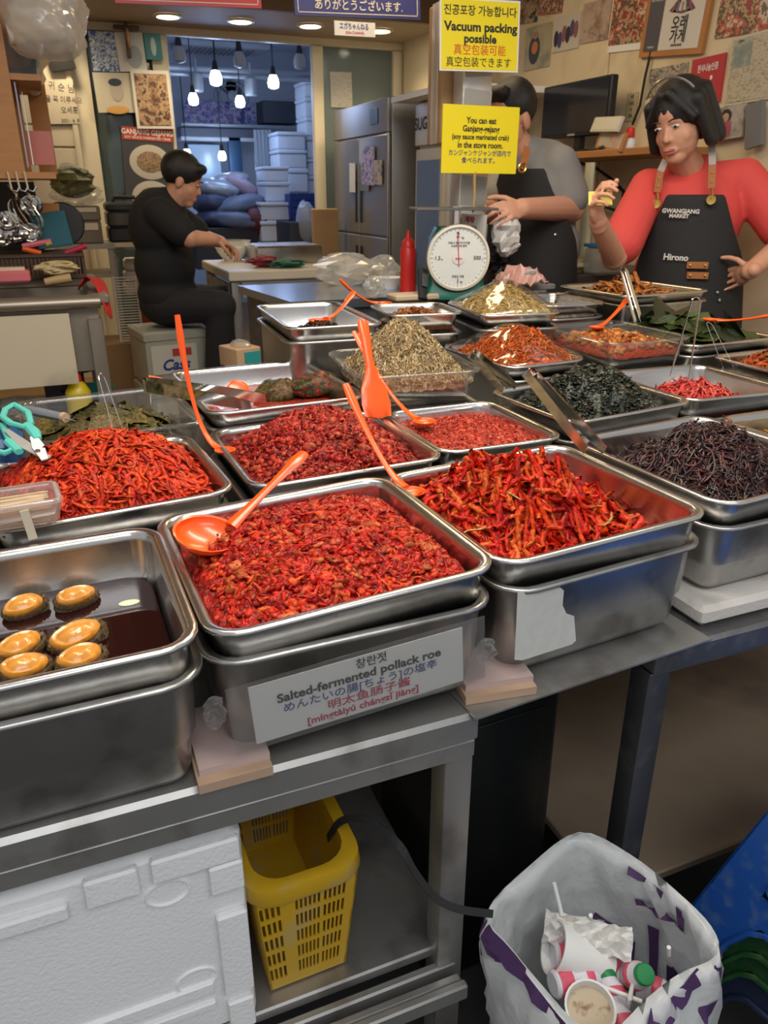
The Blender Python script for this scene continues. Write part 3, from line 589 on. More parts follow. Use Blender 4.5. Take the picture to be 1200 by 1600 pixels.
ladle('ladle', 'orange ladle dipping into the fine red roe', PZ(663, 660, .952), PY(553, 518, 1.60), .022, .0, .0068, dep=.4)
ladle('ladle', 'orange ladle lying in the black bean tray', PZ(499, 502, 1.052), PY(553, 456, 2.12), .030, .0, .009, dep=.35)
ladle('ladle', 'orange ladle with holed handle behind the black bean tray', PZ(600, 474, 1.06), PY(531, 437, 2.26), .024, .0, .009, dep=.3)
ladle('ladle', 'orange ladle standing in the braised garlic', PZ(932, 512, 1.02), PY(983, 464, 1.95), .02, .0, .008, dep=.35)
ladle('ladle', 'orange ladle lying on the dark green leaves', PZ(1110, 500, 1.045), PZ(1208, 492, 1.075), .022, .0, .008, dep=.3)
ladle('skimmer', 'orange slotted skimmer in the tray of leaf bundles', PZ(372, 608, .962), PZ(232, 588, 1.005), .024, .0, .006, bowl_dir=(0, -.6, .8), dep=.2)
# paddle standing in the anchovies
e = empty('rice_paddle', PZ(592, 620, 1.0), 0, 'orange flat scoop standing upright at the front of the anchovies', 'scoop')
top = PY(566, 500, 1.50) - e.location; b0 = Vector((0, 0, -.045)); m = MB()
m.tube([b0 + (top - b0) * t for t in (0, .02, .15, .3, .42, .5)], [.004, .030, .033, .029, .017, .012], 14, [.4, .12, .12, .14, .3, .6], upv=(.1, -.9, .2)).build('blade', orange, e, True)
MB().tube([b0 + (top - b0) * t for t in (.48, .6, .8, .95, 1.0)], [.012, .010, .012, .013, .009], 12, .55, upv=(.1, -.9, .2)).build('handle', orange, e, True)
def tongs(label, tipA, tipB, bend, w=.018, th=.0012, wdir=(0, 1, .3), mat=None):
    tipA, tipB, bend = Vector(tipA), Vector(tipB), Vector(bend); e = empty('tongs', tipA, 0, label, 'tongs'); mat = mat or chrome; o = tipA; mid = (tipA + tipB) / 2
    ax = (bend - mid).normalized(); half = (tipB - tipA) / 2; sp = half.normalized() * max(.008, half.length * .45); arcs = []
    for i in range(9): a = -PI / 2 + PI * i / 8; arcs.append(bend + sp * math.sin(a) + ax * (.012 * math.cos(a)) - o)
    W = Vector(wdir)
    MB().ribbon([tipA - o, (tipA * .7 + (bend - sp) * .3) - o, arcs[0]], [w * .75, w, w], th, W).build('arm', mat, e, False)
    MB().ribbon([tipB - o, (tipB * .7 + (bend + sp) * .3) - o, arcs[-1]], [w * .75, w, w], th, W).build('arm', mat, e, False)
    MB().ribbon(arcs, w, th, W).build('spring_bend', mat, e, True); return e
tongs('flat serrated steel tongs lying at the left of the leaf bundle tray', PZ(415, 622, .985), PZ(392, 634, .985), PZ(234, 601, 1.0), .028, wdir=(0, -.35, 1))
tongs('narrow steel tongs standing in the clear tray of pickled leaves', PY(180, 684, 1.40), PY(196, 682, 1.42), PY(160, 594, 1.44), .006, wdir=(0, 1, 0))
tongs('perforated steel tongs between the red roe and the black laver', PZ(806, 604, .985), PZ(786, 610, .985), PY(740, 554, 1.60), .019, wdir=(.15, -.7, .55))
tongs('long perforated steel tongs leaning on the dark purple greens', PZ(945, 704, .972), PZ(915, 704, .972), PY(828, 584, 1.34), .019, wdir=(.15, -.7, .55))
tongs('steel tongs standing behind the braised garlic', PY(994, 508, 1.86), PY(1004, 506, 1.86), PY(976, 426, 1.95), .016, wdir=(1, .3, 0))
tongs('thin wire tongs standing wide open in the pinkish shreds', PY(1047, 588, 1.45), PY(1076, 594, 1.43), PY(1087, 472, 1.5), .004, wdir=(0, 1, 0))
tongs('steel tongs at the right of the pinkish shreds', PY(1134, 586, 1.48), PY(1156, 592, 1.46), PY(1110, 510, 1.52), .009, wdir=(.6, .8, 0))
# scissors
mint = M('mint_plastic', (.10, .52, .44), .4); e = empty('kitchen_scissors', PZ(40, 700, .985), 0, 'kitchen scissors with mint green handles at the left edge', 'scissors'); O = e.location
def loop(pxs, z, r):
    pts = [PZ(x, y, z) - O for x, y in pxs]; pts.append(pts[0]); pts.append(pts[1]); return MB().tube(pts, r, 8, .8)
zz = 1.01
loop([(8, 640), (22, 632), (44, 645), (48, 662), (40, 668), (18, 662), (4, 652)], zz, .006).build('handle', mint, e, True)
loop([(-14, 668), (4, 664), (14, 686), (20, 703), (8, 708), (-12, 704)], zz - .012, .006).build('handle', mint, e, True)
MB().tube([PZ(42, 664, zz) - O, PZ(54, 676, zz) - O, PZ(59, 686, zz - .002) - O], [.008, .010, .006], 8, .7).build('handle_shank', mint, e, True)
MB().tube([PZ(14, 690, zz - .01) - O, PZ(30, 706, zz - .01) - O], [.009, .007], 8, .7).build('handle_shank', mint, e, True)
MB().ribbon([PZ(10, 672, zz - .004) - O, PZ(40, 696, zz - .006) - O, PZ(76, 716, zz - .012) - O], [.008, .018, .012], .002, (.5, .6, .1)).build('blade', M('blade_steel', (.6, .6, .58), .45, .6), e)
MB().ribbon([PZ(52, 682, zz - .001) - O, PZ(60, 698, zz - .004) - O, PZ(70, 718, zz - .01) - O], [.010, .018, .010], .002, (.7, .2, .1)).build('blade', white, e)
MB().lathe([(.004, 0), (.004, .003), (.002, .004)], 12, PZ(59, 706, zz) - O).build('pivot_screw', chrome, e, True)
e = empty('peeler', PZ(75, 650, 1.0), 0, 'grey handled peeler lying on the clear tray rim', 'peeler'); O = e.location
MB().tube([PZ(40, 640, .995) - O, PZ(60, 644, .995) - O, PZ(98, 652, .99) - O], [.009, .011, .010], 10, .8).build('handle', M('grey_rubber', (.16, .17, .19), .5), e, True)
MB().tube([PZ(98, 652, .99) - O, PZ(103, 653, .99) - O], [.010, .009], 10).build('wood_collar', board_edge, e, True)
MB().tube([PZ(103, 653, .99) - O, PZ(119, 658, .985) - O], [.002, .0005], 6).build('spike', chrome, e, True)
o = MB().box((0, 0, 0), (.09, .10, .05), bev=.012).build('blue_tub', M('blue_tub', (.02, .09, .25), .4), None, True, Matrix.Translation(PZ(-6, 700, .962))); tag(o, 'blue plastic tub below the mint scissors', 'tub')
# pick box
bx0 = PZ(92, 812, .972); e = empty('pick_box', (bx0.x - .075, bx0.y + .035, .9575), R(4), 'clear plastic box full of wooden picks on the left tray rim', 'box')
link_mesh('box_shell', pan_mesh(.16, .085, .042, r=.012, fl=.003, tp=.003, step=False), clear_mat('frosted_box', (.9, .82, .78), .06, .12, .22), e, Matrix.Translation((0, 0, .043)))
m = MB(); r_ = random.Random(3)
for i in range(110):
    y = r_.uniform(-.032, .032); z = .006 + r_.random() * .028; a = r_.uniform(-.08, .08); m.box((r_.uniform(-.006, .004), y, z), (.125, .0022, .0022), rz=a)
tag(m.build('wooden_picks', M('pick_wood', (.66, .50, .33), .6, var=.2, vscale=40), e), kind='stuff')
MB().box((.035, -.0445, .016), (.011, .003, .042), mat=Matrix.Rotation(R(-6), 3, 'Y')).build('price_stick', M('pale_wood', (.62, .55, .42), .5), e)

# ------------------------------------------------------------------ printed label on the front bin
YL = .703
e, w, h = sheet('bin_label', 'white printed label in a clear sleeve on the front centre bin', 'label', PY(387, 1075, YL), PY(722, 980, YL), PY(390, 1166, YL), paper, .0012)
navy = M('navy_ink', (.03, .05, .22), .6); crim = M('crimson_ink', (.45, .01, .06), .6)
text(e, '창란젓', w * .55, -h * .13, h * .185, ink, .001, .012)
text(e, 'Salted-fermented pollack roe', w * .5, -h * .33, h * .205, ink, .001, .026, sx=1.20 * w / .29)
text(e, 'めんたいの腸[ちょう]の塩辛', w * .5, -h * .52, h * .175, navy, .001, .006, sx=1.24 * w / .29)
text(e, '明太鱼肠子酱', w * .53, -h * .70, h * .175, crim, .001, .008, sx=1.3)
text(e, '[míngtàiyú chángzǐ jiàng]', w * .50, -h * .875, h * .165, crim, .001, .02, sx=1.25 * w / .29)
TL, TR_, BL = PY(351, 1078, YL - .002), PY(757, 962, YL - .002), PY(356, 1185, YL - .002); mwf, ws, hs = frame(TL, TR_, BL)
sl = MB().box((ws / 2, -hs / 2, 0), (ws, hs, .0006)).build('sleeve', clear_mat('label_sleeve', (.95, .95, .95), .05, .1, .06), e); sl.matrix_local = e.matrix_world.inverted() @ mwf
def crumple(name, label, cat, c, sx, sy, sz, mat, seed, cone=0):
    r = np.random.default_rng(seed); n, m_ = 14, 18; V = []
    for i in range(n):
        a = -PI / 2 + PI * (i + .1) / (n - .8)
        for j in range(m_):
            b = 2 * PI * j / m_; k = 1 + .16 * r.normal() + .15 * math.sin(3 * b + seed + 4 * a); V.append((sx * math.cos(a) * math.cos(b) * k, sy * math.cos(a) * math.sin(b) * k, sz * (math.sin(a) * (1 + cone * max(0, math.sin(a))) + 0)))
    F = [(i * m_ + j, i * m_ + (j + 1) % m_, (i + 1) * m_ + (j + 1) % m_, (i + 1) * m_ + j) for i in range(n - 1) for j in range(m_)]
    V = np.array(V); V[:, 2] -= V[:, 2].min()
    o = link_mesh(name, np_mesh(name, V, F, smooth=False), mat, None, Matrix.Translation(c)); tag(o, label, cat); return o
crumple('tape_scrap', 'crumpled clear tape hanging at the left edge of the printed label', 'tape', PY(338, 1140, .70), .011, .004, .022, TAPE, 3)
crumple('tape_scrap', 'crumpled clear tape between the labelled bin and the stickered bin', 'tape', PY(757, 1040, .705), .014, .005, .020, TAPE, 4)
# torn sticker on the neighbouring bin
mb = Matrix.Translation((.632, .928, 0)) @ Matrix.Rotation(R(5.0), 4, 'Z'); yb = -.366 / 2 + .0098
def onb(px, py):
    n = mb.to_3x3() @ Vector((0, -1, 0)); p0 = mb @ Vector((0, yb - .0055, 0)); d = ray(px, py); t = (p0 - C0).dot(n) / d.dot(n); return C0 + d * t
poly = [(808, 925), (872, 915), (880, 922), (878, 945), (884, 958), (896, 962), (899, 1000), (893, 1006), (815, 1031), (803, 1030)]
e = empty('torn_sticker', onb(850, 975), 0, 'torn dirty white sticker on the right front bin', 'sticker'); m = MB(); pts = [onb(*q) - e.location for q in poly]; nb = mb.to_3x3() @ Vector((0, -1, 0)) * .0007
m.loft([[p + nb for p in pts], [p + nb * 2 for p in pts]], True, True).build('paper_remnant', M('dirty_sticker', (.60, .59, .55), .6, var=.12, vscale=70), e)
mm, _, _ = frame(onb(815, 1000), onb(895, 985), onb(815, 1020)); tt = text(e, '·ㅡ기ㅈㅁ ㄱㅁ ㄹㅡㄷ', .04, -.012, .008, ink, .002); tt.matrix_local = e.matrix_world.inverted() @ mm @ Matrix.Translation((.030, -.012, .002)) @ Matrix.Rotation(PI, 4, 'Z')

# ------------------------------------------------------------------ under the tables
# styrofoam box: body and raised relief of its side
xr = PY(378, 1310, .735).x; e = empty('styrofoam_box', (xr - .28, .735, SH), 0, 'white styrofoam box with moulded relief under the left table', 'box')
hb_ = .345
MB().box((0, .17, hb_ / 2 + .001), (.56, .34, hb_), bev=.012).build('body', foam, e, True)
def rel(x0, x1, z0, z1, n='relief_pad', t=.009): MB().box(((x0 + x1) / 2, -t / 2, (z0 + z1) / 2), (x1 - x0, t + .004, z1 - z0), bev=.004).build(n, foam, e, True)
H_ = hb_
rel(.02 + .075, .155, H_ - .045, H_ - .004); rel(.17, .275, H_ - .038, H_ - .002); rel(.235, .277, H_ - .085, H_ - .0395); rel(-.06, .075, H_ - .05, H_ - .028); rel(-.28, -.07, H_ - .05, H_ - .002); rel(.238, .277, .075, H_ - .125); rel(.24, .275, .002, .06)
rel(-.28, .225, .085, .105, 'relief_rib', .004); rel(-.28, .225, .055, .068, 'relief_rib', .004)
for x, z in ((.185, H_ - .065), (.205, .115)):
    m = MB(); n = 28; m.loft([[Vector((x + (.024 + s) * math.cos(2 * PI * j / n), y, z + (.017 + s) * math.sin(2 * PI * j / n))) for j in range(n)] for s, y in ((.0, .001), (.001, -.003), (.003, -.003), (.004, .001))]).build('relief_ring', foam, e, True)
# yellow basket
yel = M('yellow_plastic', (.56, .33, .012), .42, var=.15, vscale=10, dirt=(.45, .34, .14), dscale=12)
bL = PZ(405, 1552, SH + .002); bR = PZ(540, 1503, SH + .002); yB = (bL.y + bR.y) / 2; zt = PY(560, 1345, yB - .02).z; HB = zt - SH
x0b = xr + .025; x1b = bR.x; e = empty('yellow_basket', (x1b, yB, SH + .0015), R(1), 'yellow slotted plastic basket on the lower shelf', 'basket')
WB = x1b - x0b; DB = .26; fl = .018
def bpt(u, v, y): return Vector((-WB * (1 - u) - fl * v * (1 - 2 * u) * 1.0, y - fl * v if y < .1 else y + fl * v, v * HB))
def wallgrid(P, us, vs, holes, th):   # slotted wall: P(u,v) outer point, th offset vector
    m = MB(); idx = {}
    for i in range(len(us) - 1):
        for j in range(len(vs) - 1):
            if (i, j) in holes: continue
            q = [P(us[i], vs[j]), P(us[i + 1], vs[j]), P(us[i + 1], vs[j + 1]), P(us[i], vs[j + 1])]
            m.loft([q, [p + th for p in q]], True, True)
    return m
us = [0]; hc = []
groups = [(0.06, .40), (.47, .80), ]
def mkcols(a, b, n): 
    st = (b - a) / n; return [(a + st * k + st * .22, a + st * (k + .78) + .0) for k in range(n)]
cols = mkcols(.02, .24, 4) + mkcols(.37, .64, 6) + mkcols(.66, .90, 5)
for a, b in cols: us += [a, b]; hc.append(len(us) - 2)
us.append(1.0); vs = [0, .07]; hr_ = []
for k in range(5): a = .07 + k * .155; vs += [a + .02, a + .14]; hr_.append(len(vs) - 2)
vs = sorted(set(vs)); vs.append(.90); hr_ = [i for i in range(len(vs) - 1) if abs((vs[i + 1] - vs[i]) - .12) < 1e-6]
holes = {(i, j) for i in hc for j in hr_}
wallgrid(lambda u, v: bpt(u, v, 0), us, vs, holes, Vector((0, .003, 0))).build('slotted_front', yel, e)
wallgrid(lambda u, v: bpt(u, v, DB), us, vs, holes, Vector((0, -.003, 0))).build('slotted_back', yel, e)
for u, sg in ((1, -1), (0, 1)):
    q = [bpt(u, 0, 0), bpt(u, 0, DB), bpt(u, .9, DB), bpt(u, .9, 0)]; MB().loft([q, [p + Vector((sg * .003, 0, 0)) for p in q]], True, True).build('side_wall', yel, e)
m = MB(); cxb = -WB / 2; cyb = DB / 2
m.loft([[Vector((cxb + x, cyb + y, z)) for x, y in rrect(WB / 2 + fl + o, DB / 2 + fl + o, .04, 6)] for o, z in ((-.004, HB * .86), (.006, HB * .86), (.010, HB * .9), (.008, HB), (.0, HB * 1.01), (-.010, HB), (-.010, HB * .86))]).build('rim', yel, e, True)
part('bottom', yel, e, (cxb, cyb, .003), (WB, DB, .004))
# black strap from the basket over to the bin bag
pts = [PY(512, 1310, .84), PY(530, 1285, .80), PY(560, 1278, .765), PY(590, 1290, .735), PY(625, 1322, .70), PY(650, 1365, .685), PY(680, 1402, .675), PY(715, 1420, .665), PY(770, 1428, .66)]
fine = []
for i in range(len(pts) - 1):
    a = pts[max(i - 1, 0)]; b = pts[i]; c = pts[i + 1]; d = pts[min(i + 2, len(pts) - 1)]
    for k in range(5): t = k / 5; fine.append(.5 * ((2 * b) + (c - a) * t + (2 * a - 5 * b + 4 * c - d) * t * t + (3 * b - a - 3 * c + d) * t ** 3))
fine.append(pts[-1]); o = MB().ribbon(fine, .0105, .0018, (.1, .5, .8)).build('black_strap', M('webbing', (.015, .015, .016), .7, bump=.4, bscale=500), None); tag(o, 'black webbing strap stretched from the yellow basket to the bin bag', 'strap')
# oil tin between the tables
e = empty('oil_tin', (.565, 1.0, 0), R(3), 'dark square oil tin standing between the two tables', 'tin'); dk = M('dark_tin', (.02, .022, .02), .3, .6, var=.3)
MB().box((0, 0, .33), (.235, .235, .66), bev=.012).build('body', dk, e, True)
part('top_rim', dk, e, (0, 0, .664), (.24, .24, .012), bev=.005); part('side_emboss', dk, e, (0, -.118, .38), (.17, .006, .4), bev=.002); part('side_emboss', dk, e, (.118, 0, .38), (.006, .17, .4), bev=.002)
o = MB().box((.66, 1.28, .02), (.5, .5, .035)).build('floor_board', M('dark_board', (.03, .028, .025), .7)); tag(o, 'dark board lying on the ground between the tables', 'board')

# ------------------------------------------------------------------ bin bag with rubbish
rim_px = [(905, 1300, .475), (985, 1335, .465), (1058, 1393, .452), (1112, 1448, .44), (1120, 1492, .425), (1060, 1522, .418), (1010, 1560, .41), (960, 1606, .40), (905, 1600, .40), (852, 1545, .405), (800, 1482, .415), (762, 1424, .435), (828, 1352, .46)]
NR = 52; rim = []; K = len(rim_px); base = [PZ(*q) for q in rim_px]
for i in range(NR):
    f_ = i * K / NR; k = int(f_); t = f_ - k; a, b, c, d = (base[(k + q) % K] for q in (-1, 0, 1, 2)); rim.append(.5 * ((2 * b) + (c - a) * t + (2 * a - 5 * b + 4 * c - d) * t * t + (3 * b - a - 3 * c + d) * t ** 3))
cen = sum(rim, Vector()) / NR
r_ = random.Random(8); wob = [[r_.uniform(-1, 1) for _ in range(NR)] for _ in range(14)]
def bag_pt(i, v, out):   # v 0 rim .. 1 bottom
    p = rim[i % NR]; zb = .03; z = p.z * (1 - v) + zb * v; c = Vector((cen.x + .01, cen.y - .01, 0)); d = Vector((p.x - c.x, p.y - c.y, 0)); rad = d.length
    if out: k = 1 + (.10 * math.sin(min(1, v * 5) * PI / 2) if v > 0 else 0); tgt = .155
    else: k = 1 - .02 * v; tgt = .135
    s = min(1, v * 1.6); L_ = (rad * k) * (1 - s) + tgt * s + .008 * wob[int(v * 13)][i % NR] * (v > .05); d = d.normalized() * L_
    return Vector((c.x + d.x, c.y + d.y, z))
bag = empty('bin_bag', (cen.x, cen.y, .01), 0, 'white plastic bin bag with purple print, full of rubbish', 'bin bag'); O = bag.location.copy()
def bag_material():
    m = bpy.data.materials.new('bag_plastic'); m.use_nodes = True; nt = m.node_tree; b = nt.nodes['Principled BSDF']; L = nt.links.new; out = nt.nodes['Material Output']
    b.inputs['Base Color'].default_value = (.86, .88, .88, 1); b.inputs['Roughness'].default_value = .28; b.inputs['Coat Weight'].default_value = .3
    tcn = nt.nodes.new('ShaderNodeTexCoord'); n = nt.nodes.new('ShaderNodeTexNoise'); n.inputs['Scale'].default_value = 22; n.inputs['Detail'].default_value = 3; L(tcn.outputs['Object'], n.inputs['Vector'])
    bp = nt.nodes.new('ShaderNodeBump'); bp.inputs['Strength'].default_value = .6; bp.inputs['Distance'].default_value = .01; L(n.outputs[0], bp.inputs['Height']); L(bp.outputs[0], b.inputs['Normal'])
    t = nt.nodes.new('ShaderNodeBsdfTranslucent'); t.inputs[0].default_value = (.88, .89, .87, 1); mx = nt.nodes.new('ShaderNodeMixShader'); mx.inputs[0].default_value = .45; L(b.outputs[0], mx.inputs[1]); L(t.outputs[0], mx.inputs[2]); L(mx.outputs[0], out.inputs[0]); return m
bagm = bag_material(); purp = M('purple_print', (.085, .04, .12), .3)
m = MB(); vsb = [i / 12 for i in range(13)]
m.loft([[bag_pt(i, v, True) - O for i in range(NR)] for v in reversed(vsb)] + [[bag_pt(i, v, False) - O for i in range(NR)] for v in vsb[1:]], True, True).build('bag_skin', bagm, bag, True, ang=180)
def decal(uv, out, th=.0016):
    """print patch following the bag wall: list of quads in (rim index, depth) space"""
    m = MB()
    for (i0, v0, i1, v1, wd) in uv:
        n = 6; A = []; B = []
        di, dv = i1 - i0, (v1 - v0) * 26; L_ = math.hypot(di, dv) or 1; ni, nv = -dv / L_ * wd, di / L_ * wd / 26
        for k in range(n + 1):
            t = k / n
            for lst, s in ((A, 1), (B, -1)):
                ii = i0 + (i1 - i0) * t + s * ni; vv = min(.95, max(.0, v0 + (v1 - v0) * t + s * nv)); k0 = int(math.floor(ii)); fr2 = ii - k0
                p = bag_pt(k0, vv, out).lerp(bag_pt(k0 + 1, vv, out), fr2); c = Vector((cen.x, cen.y, p.z)); p = p + (p - c).normalized() * (th if out else -th * 2.2); lst.append(p - O)
        m.add(A + B, [(k, k + 1, n + 2 + k, n + 1 + k) for k in range(n)])
    return m
decal([(4, .06, 7, .06, .35), (5, .18, 8.5, .14, .35), (8.5, .06, 9, .16, .35), (2, .36, 5, .40, .4), (5, .40, 5.2, .56, .4), (5.2, .56, 1.6, .50, .4), (1.6, .50, 2, .36, .35), (6.5, .26, 7.5, .62, .4), (8.5, .36, 8.8, .56, .35), (8.5, .36, 11, .42, .35), (10, .34, 12, .60, .35), (-1, .38, .2, .5, .4)], False).build('inner_print', purp, bag, True)
decal([(38, .03, 46, .05, .9), (41, .07, 43.5, .14, .9), (33, .05, 38, .04, .6), (29, .04, 33, .06, .5), (16, .05, 17, .10, 1.0), (18, .03, 21, .10, .8), (21, .10, 24, .06, .8), (14, .04, 15, .14, .8), (17, .22, 19, .2, .8), (20, .24, 21, .34, .7), (24, .14, 26, .2, .8)], True).build('outer_print', purp, bag, True)
# contents
def bagp(px, py, z): return PZ(px, py, z)
bot = M('bottle_plastic', (.72, .70, .74), .35); labp = M('pink_label', (.70, .10, .16), .45, var=.25, vscale=90); grn = M('green_cap', (.01, .22, .06), .4)
def yog(label, px, py, z, ax):
    c = bagp(px, py, z); q = Vector(ax).to_track_quat('Z', 'Y').to_matrix().to_4x4(); e = empty('yogurt_bottle', label=label, cat='bottle', group='rubbish bottles in the bin bag', mat=Matrix.Translation(c) @ q)
    MB().lathe([(.016, -.04), (.019, -.037), (.019, -.012), (.0165, -.006), (.017, .0), (.019, .006), (.018, .022), (.013, .031), (.013, .036)], 20).build('body', bot, e, True)
    MB().lathe([(.0194, -.034), (.0196, -.033), (.0196, -.014), (.0194, -.013)], 20).build('label_band', labp, e, True); MB().lathe([(.0192, .008), (.0196, .009), (.0186, .020), (.0180, .021)], 20).build('label_band', labp, e, True)
    MB().lathe([(.014, .034), (.0145, .036), (.0145, .042), (.013, .044)], 20).build('cap', grn, e, True)
yog('pink-labelled yogurt bottle lying below the crumpled napkin', 905, 1497, .335, (.9, -.35, -.15)); yog('pink-labelled yogurt bottle beside the cup of brown dregs', 902, 1530, .335, (.95, -.1, -.1))
yog('yogurt bottle with green cap pointing up at the camera', 988, 1525, .335, (-.05, -.55, .8)); yog('yogurt bottle half hidden behind the upright one', 955, 1512, .315, (.2, -.9, .2)); yog('yogurt bottle lying near the bag front', 962, 1572, .32, (.2, .8, .3)); yog('yogurt bottle tucked in the right fold of the bag', 1012, 1545, .31, (.6, -.7, .2)); yog('yogurt bottle between the two cups', 940, 1550, .31, (-.5, .6, .1))
cupm = M('paper_cup', (.80, .79, .76), .5)
def cup(label, px, py, z, ax, h, r, dregs):
    c = bagp(px, py, z); e = empty('paper_cup', label=label, cat='cup', group='paper cups in the bin bag', mat=Matrix.Translation(c) @ Vector(ax).to_track_quat('Z', 'Y').to_matrix().to_4x4())
    MB().lathe([(r * .72, -h), (r, 0), (r + .002, .001), (r + .002, .004), (r - .001, .004), (r - .002, 0), (r * .70, -h + .003)], 28).build('cup_wall', cupm, e, True)
    if dregs: MB().lathe([(r * .9, -.012), (r * .93, -.010), (.001, -.009)], 28).build('dregs', M('coffee_dregs', (.55, .44, .30), .5, dirt=(.25, .13, .05), dscale=60), e, True)
    else: MB().box((r * .72, -r * .55, -h * .45), (.006, .02, .02), bev=.002).build('yellow_print', M('yellow_print', (.75, .55, .03), .5), e, True)
cup('white paper cup lying on its side at the left of the bag', 868, 1480, .36, (-.75, .35, .35), .085, .036, False); cup('paper cup with brown dregs at the front of the bag', 922, 1575, .345, (-.15, -.3, .9), .08, .033, True)
r2 = np.random.default_rng(5); V = []; nx, ny = 16, 9
for i in range(nx):
    for j in range(ny): u = i / (nx - 1) - .5; v = j / (ny - 1) - .5; V.append((u * .125, v * .045, .012 - .06 * v * v + .007 * r2.normal() - .03 * abs(u) ** 2))
e = np_mesh('crumpled_napkin', np.array(V), [(i * ny + j, i * ny + j + 1, (i + 1) * ny + j + 1, (i + 1) * ny + j) for i in range(nx - 1) for j in range(ny - 1)], smooth=False)
o = link_mesh('crumpled_napkin', e, paper, None, Matrix.Translation(bagp(918, 1460, .37)) @ Matrix.Rotation(R(-38), 4, 'Z') @ Matrix.Rotation(R(25), 4, 'X')); tag(o, 'crumpled white napkin on top of the rubbish', 'napkin')
o.modifiers.new('thickness', 'SOLIDIFY').thickness = .002
for a, b, l in (((866, 1380, .43), (878, 1430, .38), 'white drinking straw standing against the back of the bag'), ((925, 1535, .352), (1003, 1565, .352), 'white drinking straw lying across the bottles'), ((984, 1560, .37), (990, 1530, .335), 'white straw stuck in the upright yogurt bottle'), ((923, 1430, .39), (923, 1440, .36), 'short white straw end behind the napkin'), ((1045, 1480, .39), (1045, 1492, .37), 'short white straw end at the right of the bag')):
    o = MB().tube([PZ(*a), PZ(*b)], .003, 10).build('drinking_straw', white, None, True); tag(o, l, 'straw', 'straws in the bin bag')

# ------------------------------------------------------------------ stacked stools
def stool(z0, mat, label, cx, cy, s=1.0, rz=0):
    e = empty('plastic_stool', (cx, cy, z0), rz, label, 'stool', 'stacked plastic stools'); Ht = .45
    def at(v, off=0): return .125 + .115 * (1 - v) + off   # half width by height
    MB().box((0, 0, Ht - .006), (.25, .25, .016), bev=.007).build('seat', mat, e, True)
    m = MB()
    # four walls with window and arch cut-outs: corner legs, band, frame strips
    for k in range(4):
        Rm = Matrix.Rotation(k * PI / 2, 3, 'Z')
        def q(u, v): return Rm @ Vector((u * at(v), -at(v), v * Ht))
        def strip(uv): 
            a = [q(*p) for p in uv]; n = Rm @ Vector((0, .004, 0)); m.loft([a, [p + n for p in a]], True, True)
        strip([(-1, 0), (-.70, 0), (-.62, .34), (-.62, .40), (-1, .40)]); strip([(.62, .40), (.62, .34), (.70, 0), (1, 0), (1, .40)])
        strip([(-1, .40), (-.62, .40), (-.62, 1), (-1, 1)]); strip([(.62, .40), (1, .40), (1, 1), (.62, 1)])
        strip([(-.62, .34), (-.5, .42), (.5, .42), (.62, .34), (.62, .52), (-.62, .52)]); strip([(-.62, .86), (.62, .86), (.62, 1), (-.62, 1)])
        arc = [q(-.70, 0), q(-.64, .30), q(-.55, .385), q(-.45, .415), q(.45, .415), q(.55, .385), q(.64, .30), q(.70, 0)]; n = Rm @ Vector((0, -.003, 0)); m.tube([p + n for p in arc], .005, 6)
        win = [q(-.6, .56), q(-.5, .525), q(.5, .525), q(.6, .56), q(.6, .82), q(.5, .855), q(-.5, .855), q(-.6, .82), q(-.6, .56)]; m.tube([p + n for p in win], .004, 6)
    m.build('leg_frame', mat, e, True, ang=30); return e
blue = M('blue_stool', (.008, .065, .30), .35, dirt=(.05, .11, .26), dscale=30); green = M('green_stool', (.008, .055, .012), .38, dirt=(.04, .09, .03), dscale=40); navs = M('navy_stool', (.01, .018, .05), .4)
SX, SY, SA = 1.06, .505, R(12)
stool(.145, blue, 'scuffed blue plastic stool on top of the stack at the right', SX, SY, rz=SA)
stool(.10, green, 'green plastic stool nested just below the blue stool', SX, SY, rz=SA); stool(.055, green, 'second green plastic stool lower in the stack', SX, SY, rz=SA); stool(.0, navs, 'navy plastic stool at the bottom of the stack', SX, SY, rz=SA)
# ------------------------------------------------------------------ background helpers
def rect(x0, y0, x1, y1, Y):
    ym = (y0 + y1) / 2; xm = (x0 + x1) / 2; return PY(x0, ym, Y).x, PY(x1, ym, Y).x, PY(xm, y1, Y).z, PY(xm, y0, Y).z
def pbox(name, mat, px, Y, dep, label=None, cat=None, parent=None, bev=.006, group=None):
    a, b, c, d = rect(*px, Y); cx, cz = (a + b) / 2, (c + d) / 2; off = Vector((0, 0, 0)) if parent is None else parent.location
    o = MB().box(Vector((cx, Y + dep / 2, cz)) - off, (b - a, dep, d - c), bev=bev).build(name, mat, parent, bool(bev))
    if label: tag(o, label, cat, group)
    return o
def pempty(name, px, Y, label, cat, group=None): a, b, c, d = rect(*px, Y); return empty(name, ((a + b) / 2, Y, c), 0, label, cat, group)
